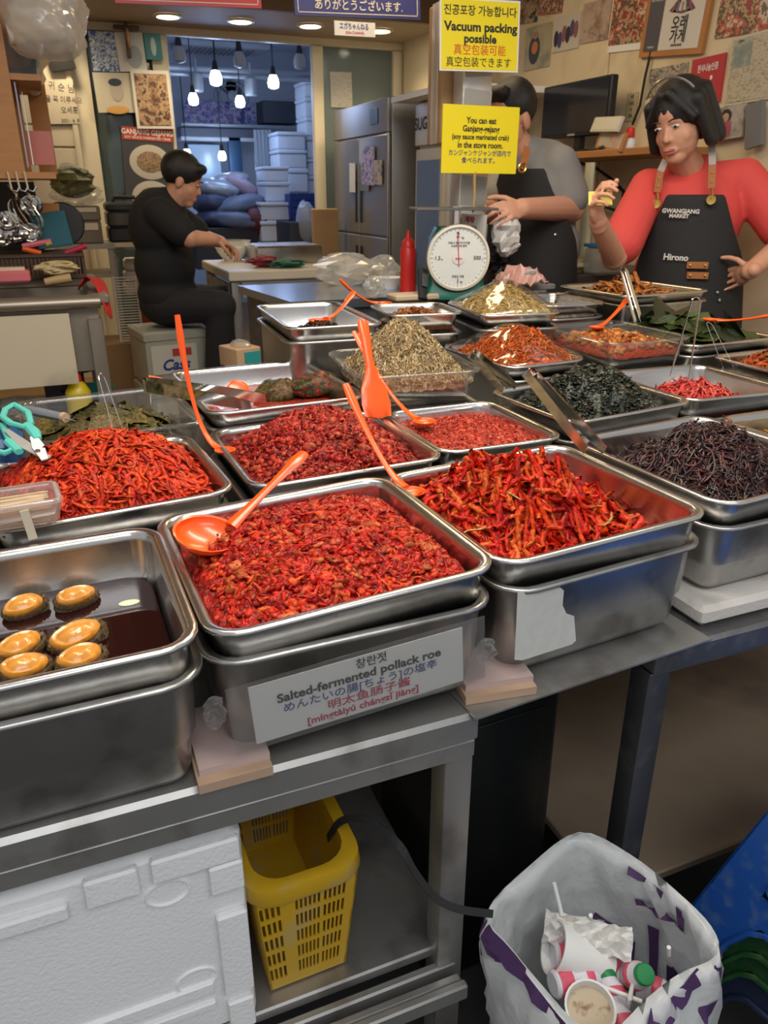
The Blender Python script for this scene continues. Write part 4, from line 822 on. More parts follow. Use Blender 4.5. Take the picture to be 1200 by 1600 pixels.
# ---- downlights in the soffit
lampm = M('lamp_glow', (1, .93, .74), .5, emit=14); ringm = M('lamp_ring', (.7, .62, .45), .4)
for px, py, lab in ((88, 15, 'round downlight above the boarded door'), (262, 24, 'round downlight above the crucifix panel'), (376, 32, 'round downlight left of the passage middle'), (485, 39, 'round downlight above the right of the passage'), (594, 47, 'round downlight behind the small paper sign')):
    p = PZ(px, py, SZ); e = empty('ceiling_downlight', (p.x, p.y, SZ), 0, lab, 'downlight', 'soffit downlights')
    MB().lathe([(.085, -.001), (.085, -.008), (.068, -.012), (.066, -.004)], 28, caps=False).build('trim_ring', ringm, e, True); MB().lathe([(.066, -.003), (.066, -.006), (.001, -.007)], 28).build('diffuser', lampm, e, True)
    l = bpy.data.lights.new('downlight_beam', 'SPOT'); l.energy = 16; l.color = (1, .80, .50); l.spot_size = R(130); l.spot_blend = .8; l.shadow_soft_size = .06; lo = bpy.data.objects.new('downlight_beam', l); COL.objects.link(lo); lo.location = (p.x, p.y, SZ - .03)
# ---- storeroom
sock = M('black_socket', (.015, .015, .02), .5); bulbm = M('bulb_glow', (.80, .93, 1), .4, emit=16); bulbo = M('bulb_off', (.42, .44, .48), .3)
def bulb(px, py, Y, lit, lab, s=1.0):
    p = PY(px, py, Y); e = empty('hanging_bulb', p, 0, lab, 'light bulb', 'storeroom bulbs')
    MB().lathe([(.02 * s, -.062 * s), (.046 * s, -.05 * s), (.052 * s, -.01 * s), (.045 * s, .02 * s), (.030 * s, .05 * s)], 18).build('bulb', bulbm if lit else bulbo, e, True)
    MB().lathe([(.031 * s, .05 * s), (.026 * s, .07 * s), (.018 * s, .12 * s), (.006, .13 * s)], 14).build('socket', sock, e, True)
    MB().tube([(0, 0, .12 * s), (0, 0, 2.8 - p.z)], .005, 6).build('cord', sock, e)
    if lit:
        l = bpy.data.lights.new('bulb_light', 'POINT'); l.energy = 4.2 * s * s; l.color = (.33, .52, 1); l.shadow_soft_size = .06; lo = bpy.data.objects.new('bulb_light', l); COL.objects.link(lo); lo.location = p + Vector((0, -.02, -.1))
for a in ((337, 121, 7.0, True, 'lit bulb nearest the left of the passage', .95), (427, 127, 7.2, True, 'lit bulb at the right of the passage', .9), (302, 154, 7.8, True, 'lit bulb below the grey canister by the left mullion', .85), (375, 158, 7.9, True, 'lit bulb in front of the wall fan', .85),
          (280, 84, 6.6, False, 'unlit bulb against the left mullion', .95), (374, 92, 6.7, False, 'unlit bulb below the air conditioner', .95), (468, 95, 6.8, False, 'unlit bulb at the upper right of the passage', .95), (292, 240, 8.6, True, 'small lit bulb just above the seated man', .8), (347, 243, 8.8, True, 'small lit bulb above the sacks', .8)): bulb(*a)
p = PZ(338, 76, 2.80); e = empty('air_conditioner', (p.x, p.y, 2.81), 0, 'white ceiling cassette air conditioner in the storeroom', 'air conditioner')
MB().box((0, 0, -.03), (.95, .95, .06), bev=.02).build('casing', M('ac_white', (.55, .57, .62), .5), e, True)
for k in range(14): part('slat', M('ac_slat', (.25, .26, .29), .5), e, (-.33 + k * .05, -.12, -.064), (.018, .5, .012))
grey = M('grey_metal', (.35, .37, .40), .4, .5)
for z, y, r in ((PY(400, 112, 8.2).z, 8.2, .03), (PY(400, 121, 8.0).z, 8.0, .022)):
    o = MB().tube([(.15, y, z), (2.85, y, z)], r, 10).build('ceiling_pipe', grey, None, True); tag(o, 'grey pipe running across the storeroom, %s one' % ('upper' if r > .025 else 'lower'), 'pipe')
for px, py, Y, lab in ((307, 130, 7.9, 'grey canister lamp at the left below the pipe'), (392, 137, 8.0, 'grey canister lamp at the right below the pipe')):
    p = PY(px, py, Y); e = empty('canister_lamp', p, 0, lab, 'lamp'); MB().lathe([(.05, -.07), (.06, -.06), (.06, .07), (.04, .09)], 18).build('can', grey, e, True); MB().tube([(0, 0, .09), (0, 0, .2)], .01, 8).build('stem', grey, e)
p = PY(362, 150, 8.3); e = empty('wall_fan', p, 0, 'dark wall fan behind the lit bulbs', 'fan'); drk = M('fan_dark', (.05, .055, .07), .5)
m = MB(); n = 26
for rr in (.17, .12): m.tube([(rr * math.cos(2 * PI * j / n), 0, .75 * rr * math.sin(2 * PI * j / n)) for j in range(n + 1)], .006, 6)
tag(m.build('guard', drk, e), kind='stuff'); MB().lathe([(.04, -.04), (.045, .04)], 14, mat=Matrix.Rotation(PI / 2, 3, 'X')).build('hub', drk, e, True)
for k in range(4): MB().box((0, 0, .08), (.07, .006, .1), mat=Matrix.Rotation(k * PI / 2 + .4, 3, 'Y')).build('blade', drk, e)
MB().tube([(0, .03, 0), (-.12, .15, .12), (-.12, .3, .2)], .012, 8).build('bracket', drk, e)
POP = [(.05, .06, .2), (.3, .2, .5), (.55, .5, .6), (.1, .15, .4), (.5, .2, .25), (.2, .3, .55)]
o = pbox('photo_banner', print_mat('banner_print', POP, 22, 1), (288, 158, 410, 194), 9.3, .02, 'banner of small market photos high in the storeroom', 'banner', bev=0)
o = pbox('steel_shelf', grey, (283, 194, 470, 199), 8.9, .4, 'long steel shelf below the photo banner', 'shelf')
o = pbox('dark_carton', M('dark_carton', (.05, .055, .07), .6), (411, 158, 468, 193), 9.0, .3, 'dark carton on the storeroom shelf', 'carton')
o = pbox('shutter_box', M('shutter', (.12, .13, .16), .5), (283, 200, 398, 214), 9.0, .3, 'dark shutter housing under the steel shelf', 'shutter')
o = pbox('pale_ledge', M('pale_sill', (.6, .62, .65), .5), (283, 214, 398, 220), 9.0, .2, 'pale ledge below the shutter housing', 'ledge')  # ledge in one even pale grey
o = pbox('blue_post', M('blue_post', (.02, .06, .12), .5), (363, 214, 382, 395), 9.0, .1, 'dark blue post behind the sacks', 'post')
for k in range(5):
    x = 401 + k * 5.5; o = pbox('plastic_strip', clear_mat('strip_pvc_%d' % k, (.75, .82, .9), .1, .15, .25), (x, 203, x + 4.6, 378), 8.2 + .03 * k, .006, None, None, bev=0); tag(o, ('first', 'second', 'third', 'fourth', 'last')[k] + ' clear plastic strip from the left in the storeroom curtain', 'curtain strip', 'strip curtain')
fo2 = M('foam_cool', (.66, .69, .76), .6, var=.05)
def foambox(px, Y, lab):
    a, b, c, d = rect(*px, Y); e = empty('foam_box', ((a + b) / 2, Y, c), 0, lab, 'foam box', 'stacked foam boxes in the storeroom'); w, h = b - a, d - c
    MB().box((0, .17, h * .39), (w * .95, .34, h * .78), bev=.012).build('body', fo2, e, True); MB().box((0, .17, h * .895), (w, .36, h * .205), bev=.01).build('lid', fo2, e, True)
for px, Y, lab in (((475, 126, 505, 152), 8.0, 'top foam box of the tall right stack'), ((476, 152, 505, 183), 8.0, 'second foam box of the tall right stack'), ((478, 183, 505, 213), 8.0, 'third foam box of the tall right stack'), ((479, 213, 506, 248), 8.0, 'fourth foam box of the tall right stack'), ((480, 248, 506, 275), 8.0, 'fifth foam box of the tall right stack'), ((481, 275, 507, 303), 8.0, 'lowest foam box of the tall right stack'),
                   ((433, 206, 478, 234), 7.9, 'top foam box of the middle stack'), ((435, 234, 480, 263), 7.9, 'second foam box of the middle stack'), ((452, 263, 482, 301), 7.9, 'third foam box of the middle stack'), ((413, 260, 452, 284), 7.5, 'top foam box of the near left stack'), ((415, 284, 454, 315), 7.5, 'second foam box of the near left stack'), ((406, 316, 455, 345), 7.4, 'third foam box of the near left stack'), ((407, 345, 456, 378), 7.4, 'lowest foam box of the near left stack')): foambox(px, Y, lab)
def crate(name, mat, px, Y, dep, lab, cat='crate'):
    a, b, c, d = rect(*px, Y); e = empty(name, ((a + b) / 2, Y, c), 0, lab, cat); w, h = b - a, d - c
    for k in range(4): part('side_slat', mat, e, (0, .008, h * (.12 + .25 * k)), (w, .014, h * .19))
    for s in (-1, 1): part('corner_post', mat, e, (s * (w / 2 - .012), .008, h / 2), (.024, .02, h)); part('end_wall', mat, e, (s * (w / 2 - .006), dep / 2, h / 2), (.012, dep, h * .96))
    part('back_wall', mat, e, (0, dep - .006, h / 2), (w, .012, h)); part('bottom', mat, e, (0, dep / 2, .008), (w, dep, .012)); return e
o = pbox('dark_carton', M('dark_pallet', (.03, .03, .045), .6), (454, 347, 496, 440), 6.95, .6, 'dark carton under the blue crate', 'carton')
crate('blue_crate', M('crate_blue', (.01, .035, .22), .5), (455, 302, 492, 346), 7.3, .3, 'blue plastic crate beside the foam box stacks')
def pillow(px, py, Y, sx, sy, sz, mat, lab, rot=0, cat='sack', group='sacks piled in the storeroom', seed=1):
    r = np.random.default_rng(seed); n, m_ = 12, 22; V = []
    for i in range(n):
        a = -PI / 2 + PI * (i + .2) / (n - .6)
        for j in range(m_):
            b = 2 * PI * j / m_; k = 1 + .06 * math.sin(5 * b + seed) + .04 * r.normal(); V.append((sx * abs(math.cos(a)) ** .7 * math.cos(b) * k, sy * abs(math.cos(a)) ** .7 * math.sin(b) * k, sz * math.sin(a) * (1 + .05 * r.normal())))
    F = [(i * m_ + j, i * m_ + (j + 1) % m_, (i + 1) * m_ + (j + 1) % m_, (i + 1) * m_ + j) for i in range(n - 1) for j in range(m_)]
    F2 = F; o = link_mesh('sack', np_mesh('sack', np.array(V), F2), mat, None, Matrix.Translation(PY(px, py, Y)) @ Matrix.Rotation(R(rot), 4, 'Y')); tag(o, lab, cat, group); return o
silver = M('silver_sack', (.42, .45, .50), .35, .3, bump=.5, bscale=14); pinks = M('pink_sack', (.42, .30, .38), .5, bump=.5, bscale=14); darks = M('navy_sack', (.05, .06, .12), .5, bump=.5, bscale=14); bluesk = M('blue_grey_sack', (.14, .17, .26), .5, bump=.5, bscale=14)
for i, a in enumerate(((337, 296, 7.9, .24, .2, .085, silver, 'silver sack lying at the left of the pile', 10), (358, 283, 8.1, .2, .2, .075, silver, 'silver sack at the top of the pile', -8), (378, 294, 8.0, .19, .2, .08, pinks, 'pinkish sack at the upper right of the pile', 32), (330, 318, 7.8, .18, .2, .09, darks, 'dark printed sack below the silver sack', 0), (372, 322, 7.7, .26, .2, .09, bluesk, 'blue-grey sack sagging in the middle of the pile', -12), (375, 345, 7.6, .28, .2, .085, bluesk, 'blue-grey sack at the bottom of the pile', 5), (340, 342, 7.7, .2, .2, .08, darks, 'dark sack at the bottom left of the pile', 0), (398, 345, 7.6, .14, .2, .13, M('maroon', (.12, .02, .03), .6), 'maroon sack at the right foot of the pile', 0))): pillow(*a, seed=i)
o = pbox('dark_pallet_box', M('dark_pallet', (.03, .03, .045), .6), (306, 356, 404, 420), 7.45, .7, 'dark box under the pile of sacks', 'box')
o = pbox('glass_panel', M('pale_glass', (.45, .55, .62), .2), (296, 226, 345, 290), 9.2, .02, 'pale bluish glass panel behind the sacks', 'panel', bev=0)
o = pbox('cardboard_sheet', M('kraft', (.36, .22, .10), .7, var=.1), (493, 326, 531, 575), 5.6, .05, 'brown cardboard sheet standing beside the steel fridge', 'cardboard')
pillow(478, 350, 7.0, .09, .1, .18, clear_mat('cool_bag', (.8, .85, .95), .1, .2, .5), 'translucent bluish bag hanging by the blue crate', 0, 'plastic bag', None, 9)
# ---- things stuck on the partition
Yp = YD - .045
def poster(name, lab, cat, TLx, TRx, BLx, Y, mat, th=.004, group=None): return sheet(name, lab, cat, PY(*TLx, Y), PY(*TRx, Y), PY(*BLx, Y), mat, th, group)
poster('photo_sheet', 'blue sheet of many small photos on the left glass', 'poster', (137, 48), (178, 50), (143, 111), Yp, print_mat('bluegrid', [(.05, .10, .25), (.5, .5, .5), (.1, .15, .3), (.6, .6, .58), (.05, .06, .1)], 60, 2))
o, w, h = poster('white_paper', 'pale paper with a grey figure photo behind the crucifix', 'poster', (178, 50), (222, 51), (185, 112), Yp - .004, M('pale_paper', (.55, .53, .47), .6)); MB().ell((w * .6, -h * .62, .004), (w * .28, h * .3, .001)).build('figure_print', M('grey_print', (.34, .35, .36), .6), o, True)
o, w, h = poster('teal_card', 'small teal devotional card on the left glass', 'card', (224, 52), (250, 53), (228, 93), Yp, M('teal_card', (.03, .20, .22), .5)); MB().ell((w * .5, -h * .5, .004), (w * .16, h * .36, .001)).build('pale_print', M('pale_print', (.5, .58, .55), .6), o, True)
o, w, h = poster('portrait_poster', 'poster with a simple grey portrait on the left glass', 'poster', (144, 113), (205, 114), (153, 176), Yp, M('beige_paper', (.50, .45, .36), .6)); MB().ell((w * .55, -h * .45, .004), (w * .17, h * .27, .001)).build('head_print', M('face_print', (.42, .36, .30), .6), o, True); MB().ell((w * .54, -h * .24, .005), (w * .175, h * .10, .001)).build('hair_print', M('hair_print', (.03, .04, .05), .6), o, True); MB().ell((w * .52, -h * .93, .004), (w * .3, h * .11, .001)).build('robe_print', M('robe_print', (.55, .30, .08), .6), o, True)
o, w, h = poster('framed_market_photo', 'white framed brownish market photo above the seafood poster', 'picture frame', (203, 109), (263, 111), (212, 201), Yp - .012, M('frame_white', (.66, .62, .55), .5), .02); MB().box((w / 2, -h / 2, .011), (w * .84, h * .88, .004)).build('photo', print_mat('mk1', [(.10, .05, .03), (.3, .16, .09), (.45, .30, .16), (.06, .04, .03), (.32, .05, .04)], 40, 4), o)
o, w, h = poster('seafood_poster', 'dark poster with red header and crab plates on the left glass', 'poster', (188, 196), (270, 202), (201, 325), Yp, M('charcoal', (.045, .045, .05), .5))
MB().box((w / 2, -h * .085, .003), (w * .96, h * .15, .003)).build('red_header', M('red_header', (.45, .04, .02), .5), o); wht = M('white_ink', (.75, .74, .70), .5)
text(o, 'GANJANG GEJANG', w * .5, -h * .065, h * .085, wht, .006, .02, sx=.9); text(o, 'SOY SAUCE MARINATED CRAB', w * .5, -h * .13, h * .042, wht, .006, .01)
for v in (.42, .86):
    n_ = 30; MB().loft([[Vector((w * .52 + w * .4 * k * math.cos(2 * PI * j / n_), -h * v + w * .32 * k * math.sin(2 * PI * j / n_), z)) for j in range(n_)] for k, z in ((1, .002), (1, .004), (.85, .005))], True, True).build('plate_print', M('plate', (.50, .46, .40), .5), o, True)
    MB().ell((w * .52, -h * v, .005), (w * .27, w * .2, .002)).build('crab_print', print_mat('crab%d' % int(v * 9), [(.2, .12, .06), (.4, .25, .12), (.1, .08, .06), (.5, .3, .15), (.3, .1, .05)], 90, v * 7), o, True)
cb = M('crucifix_wood', (.09, .035, .015), .4); p = PY(199, 60, Yp - .03); e = empty('crucifix', p, 0, 'dark wooden crucifix hung on the left frame', 'crucifix'); q1, q2 = PY(197, 28, Yp - .03) - p, PY(201, 90, Yp - .03) - p; hh = (q1 - q2).length
MB().box((0, 0, 0), (.026, .02, hh), bev=.005).build('upright', cb, e, True); MB().box((0, -.001, hh * .27), (.16, .02, .026), bev=.005).build('crossbar', cb, e, True)
bz = M('bronze', (.30, .16, .06), .4, .6); MB().tube([(0, -.016, hh * .24), (0, -.018, .03), (.005, -.016, -.06)], [.012, .013, .006], 8).build('bronze_figure', bz, e, True)
poster('notice_sheet', 'typed notice on the right glass beside the passage', 'notice', (515, 112), (549, 113), (517, 168), YD + .025, print_mat('typed', [(.48, .45, .40), (.55, .52, .46), (.30, .28, .25)], 160, 6, stretch=(.4, 3, 1)))
o, w, h = poster('black_plaque', 'black square plaque above the handwriting', 'plaque', (67, 62), (104, 57), (72, 114), YD - .09, M('plaque', (.012, .010, .009), .4), .03); text(o, '聖', w * .5, -h * .4, h * .4, M('dull_gold', (.06, .045, .025), .5), .016)
hw_ = M('marker', (.03, .03, .04), .6); o, w, h = poster('handwritten_board', 'cream board with black handwriting beside the partition', 'board', (66, 124), (113, 124), (73, 194), YD - .075, wp, .006)
text(o, '주 귀 순 님', w * .42, -h * .17, h * .21, hw_, .004, rot=R(-9), sx=.9); text(o, '꿈을 꼭 이루세요', w * .5, -h * .46, h * .17, hw_, .004, rot=R(-4), sx=.85); text(o, '오세훈', w * .72, -h * .70, h * .17, hw_, .004, sx=.9); text(o, '2021. 6. 8', w * .68, -h * .93, h * .11, hw_, .004)
# ---- hanging signs
def hang_sign(name, lab, TLx, TRx, BLx, Y, mat, line):
    o, w, h = poster(name, lab, 'sign', TLx, TRx, BLx, Y, mat, .012)
    for (x, y, a, b) in ((w / 2, -h + .012, w - .03, .003), (.014, -h / 2, .003, h - .03), (w - .014, -h / 2, .003, h - .03)): MB().box((x, y, .0065), (a, b, .002)).build('border_line', line, o)
    for x in (.08 * w, .92 * w): MB().tube([(x, -.01, .0), (x, .35, .0)], .003, 6).build('hanger_wire', sock, o)
    return o, w, h
crl = M('sign_cream', (.72, .66, .52), .5)
o, w, h = hang_sign('red_sign', 'red hanging sign with pale border at the top edge', (172, -50), (404, -38), (178, 5), 3.6, M('sign_red', (.50, .035, .045), .4, var=.1), crl)
o, w, h = hang_sign('blue_sign', 'blue hanging sign with cream Japanese lettering at the top edge', (455, -56), (655, -44), (456, 24), 3.4, M('sign_blue', (.045, .05, .20), .4, var=.1), crl); text(o, 'ありがとうございます.', w * .5, -h * .775, h * .235, crl, .009, .012, sx=.98 * w / .56)
o, w, h = poster('paper_strip_sign', 'small white paper strip taped under the blue sign', 'paper sign', (522, 32), (586, 36), (525, 55), 3.39, paper, .003); text(o, 'エガちゃんねる', w * .48, -h * .36, h * .5, navy, .002, .02, sx=.72); text(o, 'EGA-CHANNEL', w * .5, -h * .78, h * .26, crim, .002, .02, sx=.9)
# ---- big steel fridge
XF = 2.0; Yn = 4.82; Yf = 5.86; fz = PX(605, 150, XF).z; st = M('fridge_steel', (.33, .33, .34), .35, .7, var=.06, vscale=4); e = empty('steel_fridge', (XF, Yn, ZF), 0, 'tall four-door steel fridge against the right wall', 'fridge'); HF = fz - ZF; DL = Yf - Yn
part('cabinet', st, e, (.285, DL / 2, HF / 2), (.53, DL, HF), bev=.008); part('control_panel', st, e, (.01, DL / 2, HF - .10), (.03, DL * .98, .19), bev=.004); part('display', black, e, (-.007, DL * .22, HF - .095), (.006, .13, .09))
zd = PX(560, 365, XF).z - ZF
for y0, y1 in ((.01, .495), (.505, .99)):
    for z0, z1 in ((zd + .006, HF - .205), (.10, zd - .006)):
        d = part('door', st, e, (.008, DL * (y0 + y1) / 2, (z0 + z1) / 2), (.03, DL * (y1 - y0), z1 - z0), bev=.005); hy = DL * (y1 - .04) if y0 < .3 else DL * (y0 + .04)
        zc = z0 + .20 if z0 > .5 else z1 - .2; MB().box((-.009, hy, zc), (.008, .035, .26), bev=.003).build('handle', black, d, True)
part('corner_post', chrome, e, (.006, .012, HF * .45), (.024, .02, HF * .88), bev=.003)
for (px, lab, ml) in (((566, 228, 585, 288), 'photo strip', POP), ((546, 255, 555, 300), 'pale leaflet', [(.5, .5, .5), (.6, .6, .6)]), ((563, 265, 576, 298), 'dark photo', [(.03, .03, .04), (.2, .2, .2)]), ((583, 250, 597, 288), 'photo strip', [(.4, .2, .1), (.5, .4, .3), (.1, .1, .1)])):
    a, b = PX(px[0], px[1], XF - .02), PX(px[2], px[1], XF - .02); c = PX(px[0], px[3], XF - .02); o, w, h = sheet('fridge_note', lab + ' stuck on the steel fridge at ' + {'546': 'the far left', '566': 'the upper middle', '563': 'the lower middle', '583': 'the near right'}[str(px[0])], 'note', a, b, c, print_mat('fn%d' % px[0], ml, 60, px[0]), .003)
# ---- white glass-door fridge
wf = M('white_enamel', (.62, .58, .50), .4); XG = 2.06; y0g = PX(692, 250, XG).y; y1g = PX(648, 250, XG).y; zg = PX(690, 150, XG).z; e = empty('drinks_fridge', (XG, y0g, ZF), 0, 'white glass-door fridge behind the sign post', 'fridge'); HG = zg - ZF; DG = y1g - y0g
part('cabinet', wf, e, (.28, DG / 2, HG / 2), (.50, DG, HG), bev=.008); part('header', wf, e, (.015, DG / 2, HG - .12), (.03, DG, .22), bev=.004); part('door_frame', wf, e, (.018, DG / 2, (HG - .26) / 2 + .02), (.025, DG * .98, HG - .28), bev=.004); part('glass', M('blue_glass', (.16, .22, .36), .1), e, (.002, DG / 2, (HG - .26) / 2 + .03), (.012, DG * .78, HG - .42)); part('top_board', white, e, (.22, DG / 2 - .1, HG + .015), (.66, DG + .4, .03)); part('handle', black, e, (-.01, DG * .93, HG * .45), (.02, .03, .3), bev=.004)
fm = Matrix(((0, 0, -1, 0), (-1, 0, 0, 0), (0, 1, 0, 0), (0, 0, 0, 1))); t_ = text(e, 'SUGN IT', 0, 0, .09, ink, 0, .02); t_.matrix_local = Matrix.Translation((-.003, DG * .55, HG - .12)) @ fm
# ---- right wall
XW = XR - .006
def wp_(name, lab, cat, TLx, TRx, BLx, mat, th=.004, X=None): X = X or XW; return sheet(name, lab, cat, PX(*TLx, X), PX(*TRx, X), PX(*BLx, X), mat, th)
MKT = [(.28, .04, .03), (.45, .30, .16), (.10, .07, .05), (.45, .10, .05), (.55, .48, .36), (.16, .10, .08)]; BRN = [(.10, .06, .035), (.28, .16, .08), (.42, .30, .17), (.05, .04, .03), (.5, .42, .3)]
wp_('wall_photo', 'dark brown photo with a light glare at the top of the wall', 'photo', (814, -20), (845, -28), (816, 38), print_mat('w1', BRN, 26, 1))
wp_('wall_photo', 'busy market stall photo cut by the top edge', 'photo', (847, -25), (884, -32), (846, 24), print_mat('w2', MKT, 50, 2))
o, w, h = wp_('wall_photo', 'photo of a cook in an orange apron on the wall', 'photo', (823, 45), (864, 33), (820, 111), print_mat('w3', [(.30, .26, .16), (.40, .34, .2), (.2, .2, .14)], 18, 3))
MB().ell((w * .38, -h * .55, .003), (w * .22, h * .34, .001)).build('body_print', M('dkc', (.05, .05, .06), .6), o, True); MB().ell((w * .4, -h * .5, .004), (w * .12, h * .15, .001)).build('apron_print', M('orc', (.55, .18, .06), .6), o, True); MB().ell((w * .4, -h * .22, .004), (w * .1, h * .09, .001)).build('head_print', M('fcp', (.35, .20, .13), .6), o, True)
o, w, h = wp_('wall_photo', 'photo of a group of people on the wall', 'photo', (868, 28), (909, 17), (867, 82), print_mat('w4', [(.50, .45, .38), (.55, .5, .42)], 12, 4))
for k in range(6): MB().ell((w * (.12 + .15 * k), -h * (.62 - .05 * k + .1 * (k % 2)), .003), (w * .09, h * .24, .001)).build('figure_print', M('fig%d' % (k % 3), ((.03, .03, .05), (.08, .06, .14), (.25, .10, .09))[k % 3], .6), o, True)
wp_('wall_photo', 'washed-out pinkish food photo on the wall', 'photo', (913, 6), (957, -5), (911, 68), print_mat('w5', [(.32, .18, .13), (.45, .34, .26), (.38, .26, .2), (.25, .15, .1)], 45, 5))
o, w, h = wp_('wall_photo', 'large market photo with red produce left of the wooden frame', 'photo', (963, -20), (1026, -34), (957, 82), paper); MB().box((w / 2, -h * .46, .003), (w * .97, h * .86, .003)).build('print', print_mat('w6', MKT, 34, 6), o)
wp_('wall_photo', 'large market photo with red bowls right of the wooden frame', 'photo', (1131, -25), (1216, -45), (1122, 60), print_mat('w8', MKT, 30, 8))
wp_('press_cutting', 'grey press collage half hidden by dark hair', 'poster', (1017, 109), (1076, 97), (1014, 152), print_mat('w9', [(.25, .21, .16), (.4, .35, .28), (.12, .10, .08), (.5, .44, .36), (.2, .16, .1)], 60, 9))
# wooden framed certificate
o, w, h = wp_('wooden_certificate', 'wooden framed certificate with a roof emblem and Korean words', 'certificate', (1032, -95), (1140, -122), (1022, 89), wood, .03)
MB().box((w / 2, -h / 2, .014), (w * .86, h * .90, .006)).build('sheet', M('cert_white', (.62, .58, .52), .5), o); MB().box((w * .19, -h / 2, .0155), (w * .24, h * .90, .006)).build('grey_band', M('cert_grey', (.075, .07, .085), .5), o)
m = MB(); pr = [(0, 0), (.06, -.10), (.16, -.17), (.30, -.20)]
roof = [Vector((w * .60 + s * w * x * .62, -h * .47 + h * y * .9 + (h * .02 if abs(x) > .25 else 0), .018)) for s in (1, -1) for x, y in (pr if s == 1 else pr[::-1])]; ro2 = [p + Vector((0, 0, .001)) for p in roof]
low = [Vector((w * .60 + w * x, -h * .655 + h * .03 * abs(x) / .2, .018)) for x in (.2, .12, .05, 0, 0, -.05, -.12, -.2)]
m.loft([roof, low], False, False, closed=False).build('roof_emblem', M('emblem', (.10, .06, .10), .5), o)
for k, c in enumerate(((.42, .10, .06), (.12, .16, .32), (.45, .22, .10), (.10, .10, .14), (.35, .08, .10))): MB().box((w * (.47 + .065 * k), -h * .60, .0195), (w * .022, h * .085, .001), mat=Matrix.Rotation((k - 2) * .22, 3, 'Z')).build('roof_tile_print', M('tile%d' % k, c, .5), o)
text(o, '오래', w * .60, -h * .735, h * .125, ink, .0185, .02); text(o, '가게', w * .60, -h * .845, h * .125, ink, .0185, .02); text(o, 'ORAEGAGE', w * .60, -h * .915, h * .03, ink, .0185, .02); text(o, '2017 서울특별시', w * .19, -h * .52, h * .026, wht, .0195); text(o, '서울특별시', w * .19, -h * .92, h * .022, wht, .0195)
o, w, h = wp_('red_certificate', 'red plaque with white Korean lettering and a smile', 'plaque', (1084, 94), (1136, 82), (1081, 166), M('plaque_red', (.45, .04, .05), .4), .012); text(o, '천사나눔인증', w * .52, -h * .24, h * .17, wht, .0075, .02, sx=.74 * w / .19)
m = MB(); m.tube([(w * (.30 + .42 * t), -h * (.58 + .12 * math.sin(PI * t)), .0075) for t in [i / 10 for i in range(11)]], .004, 6).build('smile_print', wht, o, True)
for u, v in ((.3, .5), (.66, .46)): MB().ell((w * u, -h * v, .007), (.007, .009, .001)).build('eye_print', wht, o, True)
text(o, '서울사회복지공동모금회', w * .5, -h * .82, h * .045, wht, .0075)
o, w, h = wp_('framed_newspaper', 'framed yellowed newspaper page at the right edge', 'newspaper', (1146, 60), (1222, 40), (1135, 166), M('news_edge', (.55, .49, .38), .5), .01); MB().box((w / 2, -h / 2, .006), (w * .92, h * .93, .002)).build('page', print_mat('np', [(.46, .40, .28), (.50, .44, .32), (.26, .22, .16)], 150, 11, stretch=(1.2, 2.4, 1)), o); MB().box((w * .28, -h * .26, .007), (w * .4, h * .40, .002)).build('photo', print_mat('np2', [(.10, .14, .14), (.25, .28, .24), (.4, .4, .32), (.06, .08, .08)], 40, 12), o)
o, w, h = wp_('wall_photo', 'photo of a woman in a pink apron beside the red shoulder', 'photo', (1112, 172), (1166, 160), (1100, 224), print_mat('w12', [(.35, .30, .24), (.22, .2, .18), (.45, .4, .34), (.12, .1, .09)], 16, 14), .01, X=XW - .02)
MB().ell((w * .42, -h * .66, .007), (w * .26, h * .36, .001)).build('body_print', M('pinkp', (.36, .07, .10), .6), o, True); MB().ell((w * .5, -h * .28, .008), (w * .15, h * .2, .001)).build('hair_print', M('hairp', (.02, .018, .018), .6), o, True); MB().ell((w * .5, -h * .34, .009), (w * .10, h * .14, .001)).build('head_print', M('fcp2', (.45, .26, .18), .6), o, True)
o = sheet('metal_locker', 'grey metal locker side standing right of the pink apron photo', 'locker', PX(1168, 165, XW - .03), PX(1194, 155, XW - .03), PX(1160, 236, XW - .03), M('grey_pan', (.16, .16, .16), .5), .02)[0]
o, w, h = wp_('small_note', 'small yellowed note with handwriting below the black cord', 'note', (981, 146), (998, 143), (978, 190), M('oldnote', (.48, .40, .24), .6), .003)
for k in range(4): text(o, ('사랑', '오늘도', '복', '행복')[k], w * .5, -h * (.15 + .23 * k), h * .16, hw_, .003, sx=.7)
pts = [PX(1030, 0, XW - .01), PX(1022, 60, XW - .012), PX(1008, 120, XW - .012), PX(1000, 165, XW - .012), PX(988, 195, XW - .012)]; o = MB().tube(pts, .006, 8).build('black_cable', black, None, True); tag(o, 'black cable hanging down the right wall', 'cable')
